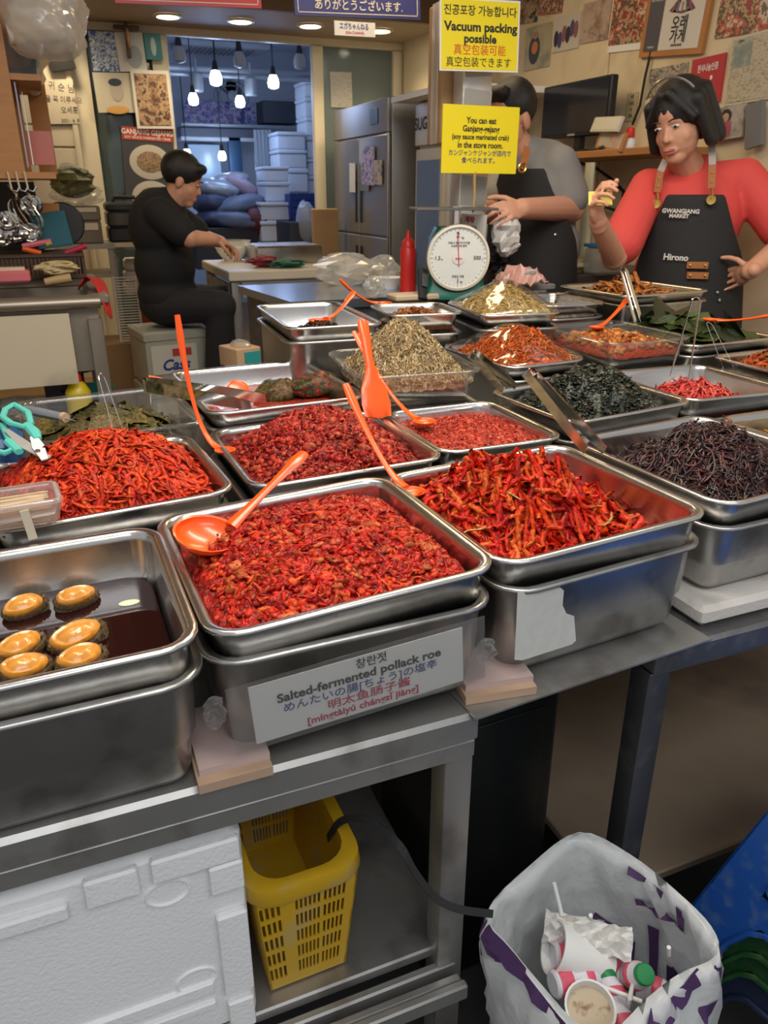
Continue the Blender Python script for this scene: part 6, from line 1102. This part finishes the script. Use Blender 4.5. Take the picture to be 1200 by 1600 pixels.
# ---- far left: drawers, seeds bag, cooker
Yq = 5.0; e = pempty('side_table', (98, 381, 178, 470), Yq, 'steel side table under the drawer boxes', 'table'); a, b, c, d = rect(98, 381, 178, 388, Yq); w = b - a; o_ = e.location; part('table_top', ssk, e, (0, .2, d - o_.z - .015), (w + .05, .42, .03)); 
for x in (-1, 1): part('leg', ssk, e, (x * w / 2, .02, (d + ZF) / 2 - o_.z), (.03, .03, d - ZF - .03))
part('lower_board', ssk, e, (0, .2, PY(138, 432, Yq).z - o_.z), (w, .4, .02))
for px, lab in (((103, 345, 160, 381), 'lower steel drawer box on the side table'), ((97, 322, 157, 345), 'upper steel drawer box on the side table')):
    a, b, c, d = rect(*px, Yq); e = empty('drawer_box', ((a + b) / 2, Yq, c), 0, lab, 'drawer box'); MB().box((0, .15, (d - c) / 2), (b - a, .3, d - c), bev=.006).build('casing', M('dull_steel', (.17, .14, .10), .5, .5), e, True); part('label_strip', M('pale_label', (.55, .48, .38), .4), e, (0, -.004, (d - c) * .75), ((b - a) * .8, .006, (d - c) * .3))
o = crumple('clear_bag', 'clear plastic bag under the bag of seeds', 'plastic bag', PY(125, 322, Yq + .1), .13, .1, .06, BAGC, 61); o = crumple('seed_bag', 'knotted clear bag of green seeds on the drawer boxes', 'bag of seeds', PY(117, 310, Yq + .05), .11, .09, .085, M('green_seeds', (.12, .12, .045), .5, var=.7, vscale=120, bump=.6, bscale=200), 62); crumple('bag_knot', 'twisted clear top of the seed bag', 'plastic bag', PY(108, 278, Yq + .05), .05, .03, .04, BAGC, 63)
Yr = 5.1; a, b, c, d = rect(169, 316, 232, 378, Yr); e = empty('rice_cooker', ((a + b) / 2, Yr, c), 0, 'black and steel rice cooker behind the seated man', 'rice cooker'); w, h = b - a, d - c
MB().box((0, .15, h * .19), (w, .3, h * .39), bev=.012).build('base', black, e, True); MB().box((0, .15, h * .58), (w * 1.0, .302, h * .40), bev=.012).build('steel_band', M('dark_band', (.10, .085, .07), .3, .7), e, True); MB().box((0, .15, h * .88), (w, .29, h * .24), bev=.02).build('lid', black, e, True); MB().tube([(-w * .3, .1, h * .97), (-w * .25, .1, h * 1.12), (w * .25, .1, h * 1.12), (w * .3, .1, h * .97)], .012, 8).build('handle', black, e, True)
e = pempty('cooker_stand', (178, 378, 240, 470), Yr - .05, 'pale stand under the rice cooker', 'stand'); a, b, c, d = rect(172, 379, 240, 386, Yr - .05); o_ = e.location; part('board', M('stand_top', (.55, .47, .34), .5), e, (0, .2, d - o_.z - .012), (b - a, .42, .024)); 
for x in (-1, 1): part('leg', ssk, e, (x * (b - a) * .42, .05, (d + ZF) / 2 - o_.z), (.03, .03, d - ZF - .03))
for k in range(3): o = pbox('white_tub', M('white_tub', (.55, .52, .47), .5), (196, 405 + 19 * k, 238, 423 + 19 * k), 5.35, .2, ('top', 'middle', 'lowest')[k] + ' white tub stacked under the cooker stand', 'tub', bev=.015)
# wire rack
Yw = 4.75; p = PY(190, 535, Yw); e = empty('wire_rack', p, 0, 'white wire rack leaning by the crates', 'rack'); wm_ = M('white_wire', (.62, .58, .50), .4); TLw, BRw = PY(184, 432, Yw) - p, PY(232, 537, Yw) - p; W_ = BRw.x - TLw.x; Hr = TLw.z
for x in (0, W_): MB().tube([(x, 0, 0), (x, 0, Hr)], .007, 6).build('frame_rod', wm_, e)
mbar = MB().tube([(0, 0, 0), (W_, 0, 0)], .0032, 5).mesh('bar')
for k in range(24): link_mesh('bar', mbar, wm_, e, Matrix.Translation((0, 0, Hr * (k + .5) / 24)))
o = pbox('red_bottle_rack', M('dark_red', (.25, .02, .02), .5), (222, 470, 240, 535), 4.95, .1, 'dark red item behind the wire rack', 'crate'); zr = p.z; o = MB().box((p.x + .15, Yw + .12, (zr + ZF) / 2), (.5, .35, zr - ZF - .004)).build('brown_platform', tilef); tag(o, 'low brown wooden platform under the wire rack', 'platform')
# under the sink
def spot(px, py, Y): return PY(px, py, Y)
e = bottle('detergent_bottle', 'yellow detergent bottle with red cap behind the clear tray', 128, 652, YK + .05, [(.035, 0), (.045, .01), (.047, .06), (.045, .1), (.03, .128), (.016, .14)], M('yellow_bottle', (.62, .45, .01), .35), red_pl, [(.019, .138), (.02, .142), (.018, .172), (.012, .175)])
o = MB().lathe([(.06, 0), (.10, .07), (.105, .072), (.095, .07), (.05, .008)], 24).build('teal_basin', M('teal_basin', (.01, .10, .09), .4), None, True, Matrix.Translation(Vector((spot(138, 612, YK + .25).x, YK + .25, ZSH)))); tag(o, 'teal plastic basin under the steel sink', 'basin')
o = MB().lathe([(.09, 0), (.13, .05), (.135, .055), (.125, .05), (.08, .008)], 24).build('red_basin', M('red_basin', (.22, .02, .03), .4), None, True, Matrix.Translation(Vector((spot(115, 575, YK + .3).x, YK + .33, spot(115, 580, YK + .3).z)))); tag(o, 'dark red basin under the steel sink', 'basin'); o2 = pbox('storage_tub', M('dark_tub', (.05, .03, .03), .5), (70, 585, 135, 640), YK + .25, .2, 'dark storage tub under the sink below the red basin', 'tub')
crumple('clear_bag', 'grey clear bag under the sink at the left', 'plastic bag', Vector((spot(28, 640, YK + .1).x, YK + .1, ZSH)), .06, .05, .05, BAGC, 71)
# carton with teal side near the leaf tray
Yj = 2.7; a, b, c, d = rect(366, 536, 412, 575, Yj); e = empty('snack_carton', ((a + b) / 2, Yj, c), R(20), 'small carton with teal side by the bean tray', 'carton'); w, h = b - a, d - c; part('carton', M('carton_tan', (.50, .32, .18), .6), e, (0, .06, h * .4), (w * .95, .12, h * .8), bev=.003); part('teal_side', M('teal_side', (.03, .28, .28), .5), e, (w * .12, -.002, h * .35), (w * .6, .006, h * .6)); MB().ell((-.0, .05, h * .85), (w * .3, .05, h * .22), 14, 8).build('clear_bag', BAGC, e, True)
o = MB().box((e.location.x, Yj + .06, (c + ZF) / 2), (.16, .14, c - ZF - .004)).build('plinth_box', M('dark_tub', (.05, .03, .03), .5)); tag(o, 'dark box under the teal-sided carton', 'box')
# ------------------------------------------------------------------ people
def blob(name, mb, mat, parent, vox=.005, sm=4):
    o = mb.build(name, mat, parent, True, ang=None); r = o.modifiers.new('union', 'REMESH'); r.mode = 'VOXEL'; r.voxel_size = vox; r.use_smooth_shade = True
    s = o.modifiers.new('soft', 'SMOOTH'); s.iterations = sm; s.factor = .5; return o
def basis(f, u=Vector((0, 0, 1))):
    f = Vector(f).normalized(); r = f.cross(u).normalized(); u = r.cross(f); m = Matrix.Identity(3)
    for i in range(3): m[i][0], m[i][1], m[i][2] = r[i], f[i], u[i]
    return m
iris = M('dark_iris', (.012, .008, .006), .2); eyew = M('eye_white', (.7, .68, .64), .3); lipm = M('lips', (.42, .13, .11), .45)
def head(mb, parent, O, c, f, k=1.0, up=Vector((0, 0, 1))):
    H = basis(f, up); P = lambda x, y, z: Vector(c) - O + H @ Vector((x, y, z)) * k
    mb.ell(P(0, -.012, .03), (.076 * k, .096 * k, .095 * k), 18, 12, H); mb.ell(P(0, .022, -.03), (.063 * k, .068 * k, .086 * k), 18, 12, H); mb.ell(P(0, .055, -.088), (.034 * k, .032 * k, .028 * k), 12, 8, H)
    mb.cap(P(0, .080, .012), .007 * k, P(0, .096, -.024), .0105 * k, 8); mb.ell(P(-.012, .086, -.028), (.008 * k,) * 3, 8, 6); mb.ell(P(.012, .086, -.028), (.008 * k,) * 3, 8, 6); mb.ell(P(0, .082, -.062), (.026 * k, .012 * k, .014 * k), 12, 8, H)
    for s in (-1, 1):
        mb.ell(P(s * .077, -.005, -.012), (.011 * k, .02 * k, .032 * k), 10, 8, H); mb.ell(P(s * .034, .052, -.03), (.026 * k, .022 * k, .028 * k), 10, 8, H)
        e = MB().ell(P(s * .031, .079, .010), (.0125 * k, .006 * k, .0045 * k), 12, 8, H).build('eye', eyew, parent, True); MB().ell(P(s * .031, .0845, .009), (.0055 * k, .003 * k, .0045 * k), 10, 6, H).build('iris', iris, e, True)
        MB().tube([P(s * .014, .088, .028), P(s * .03, .090, .033), P(s * .05, .076, .028)], [.003 * k, .004 * k, .002 * k], 6, .6).build('eyebrow', hairm, parent, True)
    MB().ell(P(0, .0895, -.058), (.022 * k, .007 * k, .005 * k), 12, 6, H).build('upper_lip', lipm, parent, True); MB().ell(P(0, .089, -.067), (.018 * k, .007 * k, .006 * k), 12, 6, H).build('lower_lip', lipm, parent, True)
    return P, H
def hand(mb, w, d, n, k=1.0, curl=.5, thumb=1, spread=.10, tcurl=.5):
    """w wrist, d pointing along the palm, n back-of-hand normal, thumb side +-1 along d x n"""
    d = Vector(d).normalized(); n = Vector(n); n = (n - d * n.dot(d)).normalized(); s = d.cross(n) * thumb; w = Vector(w)
    B = Matrix.Identity(3)
    for i in range(3): B[i][0], B[i][1], B[i][2] = s[i], d[i], n[i]
    mb.ell(w + d * .045 * k, (.038 * k, .052 * k, .015 * k), 14, 10, B); mb.cap(w - d * .02 * k, .026 * k, w + d * .02 * k, .024 * k, 10)
    for i, (o, L_) in enumerate(((.029, .070), (.010, .078), (-.010, .073), (-.029, .058))):
        p = w + d * (.083 - abs(o - .008) * .15) * k + s * o * k; a = curl * (.8 + .12 * i); dr = (d + s * spread * o / .03).normalized(); r = (.0092 - .0006 * i) * k
        for q, fr_ in enumerate((.45, .32, .26)):
            ax = math.cos(a) * dr - math.sin(a) * n; p2 = p + ax * L_ * fr_ * k; mb.cap(p, r, p2, r * .92, 8); p = p2; r *= .92; a += curl * .85
    p = w + d * .022 * k + s * .028 * k; dr = (d * .55 + s * .75 - n * .35).normalized(); r = .0115 * k
    for q, L_ in enumerate((.036, .030, .024)):
        p2 = p + dr * L_ * k; mb.cap(p, r, p2, r * .9, 8); p = p2; r *= .9; dr = (dr + d * tcurl * .6 - n * tcurl * .5 - s * tcurl * .25).normalized()
def torso_sheet(name, mat, parent, rows, F, phis, off=0.012, th=.004, n=17):
    """curved panel wrapped round a torso: rows of (centre, half width, half depth, angle0, angle1)"""
    B = basis(F); V = []
    for (c, a, b, p0, p1) in rows:
        for j in range(n): ph = p0 + (p1 - p0) * j / (n - 1); V.append(Vector(c) + B @ Vector(((a + off) * math.sin(ph), (b + off) * math.cos(ph), 0)))
    Fc = [(i * n + j, i * n + j + 1, (i + 1) * n + j + 1, (i + 1) * n + j) for i in range(len(rows) - 1) for j in range(n - 1)]
    o = link_mesh(name, np_mesh(name, np.array([tuple(v) for v in V]), Fc), mat, parent); m = o.modifiers.new('t', 'SOLIDIFY'); m.thickness = th; m.offset = 1; s = o.modifiers.new('s', 'SUBSURF'); s.levels = s.render_levels = 1; return o
def lerp(a, b, t): return Vector(a) * (1 - t) + Vector(b) * t
apr = M('apron_black', (.014, .013, .013), .75, var=.2, vscale=30); leath = M('tan_leather', (.38, .13, .035), .5); brass = M('brass', (.70, .45, .12), .25, 1); redsh = M('coral_shirt', (.66, .065, .055), .75, bump=.15, bscale=30); greysh = M('grey_shirt', (.24, .23, .215), .8, bump=.2, bscale=60); blk = M('black_cloth', (.010, .010, .011), .85); trous = M('dark_trousers', (.012, .012, .015), .85)

# ---- person in the coral shirt
e = empty('person', (PY(1068, 500, 2.42).x, 2.42, ZF), 0, 'person in coral red T-shirt and black apron holding a small yellow card', 'person'); O = e.location.copy(); q = lambda x, y, Y: PY(x, y, Y) - O
F = Vector((-.62, -.78, 0)).normalized(); B = basis(F)
hip, waist, chest, neck, hc = q(1068, 505, 2.42), q(1070, 425, 2.43), q(1080, 335, 2.45), q(1088, 262, 2.46), q(1062, 190, 2.40)
SL, SR = q(1012, 296, 2.53), q(1163, 280, 2.36); EL, WL = q(960, 402, 2.40), q(934, 345, 2.24); ER, WR = q(1236, 372, 2.18), q(1172, 424, 2.14)
body = MB(); fdir = Vector((-.90, -.36, -.40)); Ph, H = head(body, e, O, O + hc, fdir, 1.08, Vector((-.12, .1, 1)).normalized())
body.cap(neck - Vector((0, 0, .04)), .062, hc + Vector((.01, .02, -.07)), .055); body.ell(chest, (.165, .105, .17), 18, 12, B); body.ell(waist, (.16, .11, .14), 18, 12, B); body.ell(hip, (.175, .12, .15), 18, 12, B); body.cap(SL, .055, SR, .055)
body.cap(SL, .052, EL, .046); body.cap(EL, .045, WL, .030); body.cap(SR, .052, ER, .046); body.cap(ER, .045, WR, .031)
hd_ = (q(926, 296, 2.20) - WL).normalized(); hand(body, WL, hd_, Vector((-.55, .55, .2)), 1.1, .85, thumb=-1, tcurl=.7)
hand(body, WR, q(1140, 436, 2.26) - WR, Vector((.25, -.85, .35)), 1.0, .35, thumb=-1)
for s in (-1, 1): l0 = hip + B @ Vector((s * .085, 0, -.05)); kn = l0 + Vector((0, 0, -.40)); an = Vector((kn.x, kn.y, .07)); body.cap(l0, .085, kn, .06); body.cap(kn, .058, an, .04); body.ell(an + F * .05 - Vector((0, 0, .03)), (.04, .10, .035), 12, 8, B)
blob('body', body, skin, e, .0045, 3)
sh = MB(); sh.ell(chest + Vector((0, 0, -.005)), (.190, .135, .185), 20, 14, B); sh.ell(waist, (.192, .14, .16), 20, 12, B); sh.ell(hip, (.195, .145, .14), 20, 12, B); sh.cap(lerp(SL, SR, .12), .073, lerp(SL, SR, .88), .073, 18); sh.cap(lerp(chest, neck, .3), .13, lerp(chest, neck, .74), .088, 18)
sh.cap(SL, .074, lerp(SL, EL, .80), .079, 16); sh.cap(SR, .074, lerp(SR, ER, .80), .080, 16); blob('tshirt', sh, redsh, e, .008, 5)
pa_ = MB()
for s in (-1, 1): l0 = hip + B @ Vector((s * .085, 0, -.03)); kn = l0 + Vector((0, 0, -.42)); an = Vector((kn.x, kn.y, .10)); pa_.cap(l0, .105, kn, .078); pa_.cap(kn, .076, an, .06)
pa_.ell(hip - Vector((0, 0, .06)), (.18, .135, .11), 16, 10, B); blob('trousers', pa_, trous, e, .009, 4)
sz_ = lambda c, dz: c + Vector((0, 0, dz)); ztop = q(1075, 303, 2.35).z
rows = []
for z, a, b, ph in ((ztop, .196, .140, .50), (ztop - .06, .197, .142, .60), (lerp(chest, waist, .45).z, .198, .146, .85), (waist.z + .05, .200, .150, 1.12), (waist.z - .06, .202, .153, 1.18), (hip.z - .02, .208, .158, 1.22), (hip.z - .18, .215, .165, 1.22), (hip.z - .38, .225, .17, 1.2)):
    t = (z - hip.z) / (chest.z - hip.z); c = lerp(hip, chest, t); rows.append((Vector((c.x, c.y, z)), a, b, -ph, ph))
ap = torso_sheet('apron', apr, e, rows, F, None)
def ontorso(px, py):   # hit the apron front from a pixel
    d = ray(px, py); best = None
    for k in range(400):
        t = 1.8 + k * .004; p = C0 + d * t - O; z = p.z; tt = (z - hip.z) / (chest.z - hip.z); c = lerp(hip, chest, tt); l = B.transposed() @ (p - Vector((c.x, c.y, z)))
        if (l.x / .216) ** 2 + (l.y / .163) ** 2 < 1: return p
    return C0 + d * 2.6 - O
def decal_frame(px, py):
    p = ontorso(px, py); a = ontorso(px + 8, py); u = (a - p); u.z = 0; u.normalize(); v = Vector((0, 0, 1)); n_ = u.cross(v); m = Matrix.Identity(4)
    for i in range(3): m[i][0], m[i][1], m[i][2], m[i][3] = u[i], v[i], n_[i], p[i]
    return m
cr_ = M('apron_print', (.68, .64, .58), .6)
for s, px, py, z in (('GWANGJANG', 1063, 330, .020), ('MARKET', 1062, 337.5, .018), ('Hirono', 1057, 402, .030)):
    t = text(ap, s, 0, 0, z, cr_, 0, .03); t.matrix_local = decal_frame(px, py) @ Matrix.Translation((0, 0, .016)) @ Matrix.Rotation(R(-1.5), 4, 'Z')
for py in (414, 430):
    m_ = decal_frame(1089, py) @ Matrix.Translation((0, 0, .016)); t = MB().box((0, 0, 0), (.075, .024, .006), bev=.003).build('leather_tab', leath, ap, True, m_)
    for s in (-1, 1): MB().lathe([(.006, 0), (.005, .003), (.001, .004)], 12, (s * .026, 0, .003)).build('rivet', brass, t, True)
for px, py in ((1118, 456), (1120, 468)): MB().lathe([(.006, 0), (.005, .004), (.001, .005)], 12).build('stud', chrome, ap, True, decal_frame(px, py) @ Matrix.Translation((0, 0, .014)))
for (x0, y0), (x1, y1), (xs, ys), Ys in (((1025, 318), (1032, 268), (1040, 250), 2.42), ((1111, 312), (1113, 258), (1112, 226), 2.38)):
    g0 = ontorso(x0, y0); fr0 = (C0 - O - g0).normalized() * .02; g0 = g0 + fr0; g1 = ontorso(x0 + (x1 - x0) * .25, y0 - 18) + fr0; g2 = ontorso(x1, y1) + fr0; g3 = q(xs, ys, Ys)
    MB().lathe([(.008, -.002), (.016, -.003), (.017, .0), (.016, .003), (.008, .002)], 20, g0, F.to_track_quat('Z', 'Y').to_matrix()).build('eyelet', brass, e, True)
    MB().tube([g0, lerp(g0, g1, .5) + Vector((.006, 0, 0)), g1], .0045, 8).build('hook_ring', brass, e, True); st_ = MB().ribbon([g1, g2], .024, .004, B @ Vector((1, 0, 0))).build('leather_strap', leath, e); MB().ribbon([g2, lerp(g2, g3, .6) + fr0 * .3, g3], .024, .004, B @ Vector((1, 0, 0))).build('neck_strap', M('strap_grey', (.42, .37, .33), .7), e)
    for t_ in (.3, .7): MB().lathe([(.005, 0), (.004, .003)], 10, lerp(g1, g2, t_) + fr0 * .15, F.to_track_quat('Z', 'Y').to_matrix()).build('rivet', brass, st_, True)
# hair: bob with fringe, hair band
hr = MB(); hr.ell(Ph(0, -.022, .040), (.098, .112, .100), 20, 14, H)
for a in range(9):
    t = -1.9 + a * .475; x, y = .092 * math.sin(t), -.035 - .078 * math.cos(t); hr.cap(Ph(x * .8, y * .8, .06), .036, Ph(x * 1.06, y * 1.02, -.075), .026, 10)
for s in (-1, 1):
    hr.cap(Ph(s * .08, .02, .06), .026, Ph(s * .097, .012, -.07), .019, 10); hr.cap(Ph(s * .015, .058, .100), .018, Ph(s * .078, .052, .020), .013, 10)
blob('hair', hr, hairm, e, .006, 4); MB().tube([Ph(.097 * math.sin(t), .030, .042 + .101 * math.cos(t)) for t in [-1.0 + .2 * i for i in range(11)]], .004, 6).build('hair_band', M('beads', (.5, .45, .4), .2, .8), e, True)
g = WL + hd_ * .10
cd_ = MB().box((0, 0, 0), (.075, .045, .002), mat=Matrix.Rotation(R(-25), 3, 'Z') @ Matrix.Rotation(R(62), 3, 'X')).build('yellow_card', M('card_yellow', (.68, .52, .06), .4), None); cd_.location = PY(938, 310, 2.19); tag(cd_, 'small yellow card held in raised fingers', 'card')

# ---- person in grey shirt behind the post
e = empty('person', (PY(835, 440, 3.0).x, 3.0, ZF), 0, 'person in grey T-shirt and black apron half hidden by the yellow signs', 'person'); O = e.location.copy()
F = Vector((-.86, -.5, 0)).normalized(); B = basis(F); hip, waist, chest, neck, hc = q(832, 445, 3.0), q(838, 385, 3.0), q(842, 300, 3.0), q(820, 232, 3.02), q(797, 186, 3.0)
SL, SR = q(872, 262, 2.90), q(800, 262, 3.15); EL, WL = q(893, 326, 2.86), q(815, 326, 2.68); ER, WR = q(765, 330, 3.05), q(745, 330, 2.85)
body = MB(); Ph, H = head(body, e, O, O + hc, Vector((-.88, -.25, -.25)), 1.06); body.cap(neck - Vector((0, 0, .03)), .066, hc + Vector((.01, .01, -.06)), .062); body.ell(chest, (.17, .12, .19), 18, 12, B); body.ell(waist, (.165, .13, .15), 18, 12, B); body.ell(hip, (.17, .13, .14), 18, 12, B); body.cap(SL, .06, SR, .06)
body.cap(SL, .058, EL, .055); body.cap(EL, .056, WL, .038); body.cap(SR, .058, ER, .052); body.cap(ER, .052, WR, .036); hand(body, WL, q(778, 330, 2.62) - WL, Vector((-.1, -.8, .5)), 1.1, .5, thumb=1); hand(body, WR, q(722, 335, 2.8) - WR, Vector((-.1, .6, .7)), 1.1, .5, thumb=-1)
for s in (-1, 1): l0 = hip + B @ Vector((s * .085, 0, -.05)); kn = l0 + Vector((0, 0, -.38)); an = Vector((kn.x, kn.y, .07)); body.cap(l0, .09, kn, .062); body.cap(kn, .06, an, .042); body.ell(an + F * .05 - Vector((0, 0, .03)), (.042, .11, .035), 12, 8, B)
blob('body', body, skin, e, .005, 3)
sh = MB(); sh.ell(chest, (.198, .155, .205), 20, 14, B); sh.ell(waist, (.195, .16, .16), 20, 12, B); sh.ell(hip, (.195, .16, .13), 20, 12, B); sh.cap(SL, .086, SR, .086, 18); sh.cap(lerp(chest, neck, .3), .14, lerp(chest, neck, .78), .088, 18); sh.cap(SL, .088, lerp(SL, EL, .72), .086, 16); sh.cap(SR, .082, lerp(SR, ER, .72), .080, 16); blob('tshirt', sh, greysh, e, .009, 5)
pa_ = MB()
for s in (-1, 1): l0 = hip + B @ Vector((s * .085, 0, -.03)); kn = l0 + Vector((0, 0, -.40)); pa_.cap(l0, .11, kn, .08); pa_.cap(kn, .078, Vector((kn.x, kn.y, .10)), .062)
blob('trousers', pa_, trous, e, .01, 4); rows = []; ztop = q(800, 262, 2.9).z
for z, a, b, ph in ((ztop, .20, .165, .5), (ztop - .08, .202, .168, .62), (lerp(chest, waist, .4).z, .204, .17, 1.0), (waist.z + .04, .204, .172, 1.35), (waist.z - .06, .205, .172, 1.42), (hip.z - .04, .21, .175, 1.42), (hip.z - .3, .22, .185, 1.4)):
    t = (z - hip.z) / (chest.z - hip.z); c = lerp(hip, chest, t); rows.append((Vector((c.x, c.y, z)), a, b, -ph, ph))
ap = torso_sheet('apron', apr, e, rows, F, None); MB().ribbon([q(815, 264, 2.78), q(820, 248, 2.80), q(824, 230, 2.84)], .026, .004, (1, 0, 0)).build('leather_strap', leath, e)
m = MB(); n_ = 14; c = q(816, 262, 2.77); m.tube([c + Vector((.016 * math.cos(2 * PI * j / n_), 0, .016 * math.sin(2 * PI * j / n_))) for j in range(n_ + 1)], .004, 6).build('hook_ring', brass, e, True)
for px, py in ((868, 367), (812, 383), (800, 366)): MB().ell(q(px, py, 2.80), (.009, .006, .009), 10, 6).build('stud', chrome, e, True)
hr = MB(); hr.ell(Ph(0, -.024, .045), (.090, .106, .100), 20, 14, H); hr.cap(Ph(-.03, .06, .10), .03, Ph(.03, .06, .10), .03); blob('hair', hr, hairm, e, .006, 3)
crumple('white_bag', 'white plastic bag held by the person in the grey shirt', 'plastic bag', PY(790, 402, 2.66), .05, .04, .085, M('white_bag', (.58, .55, .52), .4), 81)

# ---- seated person
e = empty('person', (PY(262, 480, 4.3).x, 4.3, ZF), 0, 'person in black clothes sitting on stacked crates and working at the prep table', 'person'); O = e.location.copy()
F = Vector((.90, -.42, 0)).normalized(); B = basis(F); hip, waist, chest, neck, hc = q(264, 468, 4.3), q(258, 415, 4.3), q(250, 355, 4.3), q(262, 312, 4.28), q(286, 282, 4.25)
SL, SR = q(250, 335, 4.14), q(268, 335, 4.46); EL, WL = q(296, 372, 4.05), q(334, 374, 4.08); ER, WR = q(320, 372, 4.45), q(345, 378, 4.30)
body = MB(); Ph, H = head(body, e, O, O + hc, Vector((.85, -.25, -.42)), .98); body.cap(neck - Vector((0, 0, .03)), .062, hc + Vector((-.02, 0, -.05)), .058); body.ell(chest, (.17, .115, .17), 18, 12, B); body.ell(waist, (.165, .125, .16), 18, 12, B); body.ell(hip, (.17, .14, .12), 18, 12, B); body.cap(SL, .058, SR, .058)
body.cap(SL, .054, EL, .047); body.cap(EL, .046, WL, .031); body.cap(SR, .054, ER, .047); body.cap(ER, .046, WR, .031); hand(body, WL, q(352, 378, 4.12) - WL, Vector((0, -.5, .8)), 1.0, .6, thumb=1); hand(body, WR, q(358, 384, 4.25) - WR, Vector((0, .5, .8)), 1.0, .6, thumb=-1)
legs = ((q(345, 478, 4.06), q(328, 585, 4.12)), (q(355, 470, 4.36), q(350, 585, 4.36)))
for s, (kn, an) in zip((1, -1), legs):
    an.z = .06; body.cap(hip + B @ Vector((s * .09, .02, -.02)), .08, kn, .06); body.cap(kn, .058, an, .04); body.ell(an + F * .06 - Vector((0, 0, .02)), (.042, .11, .036), 12, 8, B)
blob('body', body, skin, e, .0055, 3)
sh = MB(); sh.ell(chest, (.198, .15, .19), 20, 14, B); sh.ell(waist, (.19, .152, .18), 20, 12, B); sh.ell(hip + Vector((0, 0, .03)), (.19, .155, .12), 20, 12, B); sh.cap(SL, .08, SR, .08, 18); sh.cap(lerp(chest, neck, .3), .135, lerp(chest, neck, .8), .088, 18); sh.cap(SL, .080, lerp(SL, EL, .72), .074, 16); sh.cap(SR, .080, lerp(SR, ER, .72), .074, 16); blob('tshirt', sh, blk, e, .009, 5)
pa_ = MB(); pa_.ell(hip - Vector((0, 0, .02)), (.185, .155, .115), 16, 10, B)
for s, (kn, an) in zip((1, -1), legs): pa_.cap(hip + B @ Vector((s * .09, .02, -.02)), .105, kn, .08); pa_.cap(kn, .078, lerp(an, kn, .06), .062); MB().ell(an + F * .07 - Vector((0, 0, .018)), (.05, .125, .042), 14, 8, B).build('shoe', black, e, True)
blob('trousers', pa_, trous, e, .01, 4); hr = MB(); hr.ell(Ph(0, -.024, .042), (.086, .104, .094), 20, 14, H); hr.cap(Ph(-.03, .066, .088), .026, Ph(.03, .066, .088), .026); blob('hair', hr, hairm, e, .006, 3)
# crates under the seated person
zs = (hip + O).z - .135; cxr = PY(272, 530, 4.24).x; h1 = (zs - ZF) / 2; crm = M('crate_grey', (.33, .32, .26), .5, var=.15, vscale=8)
for k, lab in ((0, 'lower grey-green beer crate under the seated person'), (1, 'upper beer crate with red and blue print under the seated person')):
    e = empty('beer_crate', (cxr, 4.14, ZF + k * h1 + .001), R(8), lab, 'crate', 'crates used as a seat'); MB().box((0, .17, h1 * .5), (.33, .34, h1 - .006), bev=.012).build('body', crm, e, True); part('top_band', crm, e, (0, .17, h1 - .03), (.342, .352, .045), bev=.006); pn = part('print_panel', M('crate_print', (.52, .50, .43), .5), e, (-.02, -.003, h1 * .5), (.24, .006, h1 * .5), bev=.002); part('side_panel', M('crate_print', (.52, .50, .43), .5), e, (.168, .17, h1 * .5), (.006, .24, h1 * .5), bev=.002)
    if k: t = text(pn, 'Cass', 0, 0, h1 * .26, M('crate_blue', (.02, .10, .22), .5), 0, .03, shear=.3); t.matrix_local = Matrix.Translation((-.02, -.0075, h1 * .40)) @ RX; MB().box((.02, -.0075, h1 * .62), (.10, .002, h1 * .13)).build('red_print', M('crate_red', (.42, .04, .04), .5), pn)
# ------------------------------------------------------------------ lettering to mesh
dg = bpy.context.evaluated_depsgraph_get()
for o in TEXTS:
    me = bpy.data.meshes.new_from_object(o.evaluated_get(dg)); me.name = o.name
    n = bpy.data.objects.new('lettering', me); COL.objects.link(n); n.parent = o.parent; n.matrix_local = o.matrix_local.copy()
for o in TEXTS: bpy.data.objects.remove(o)
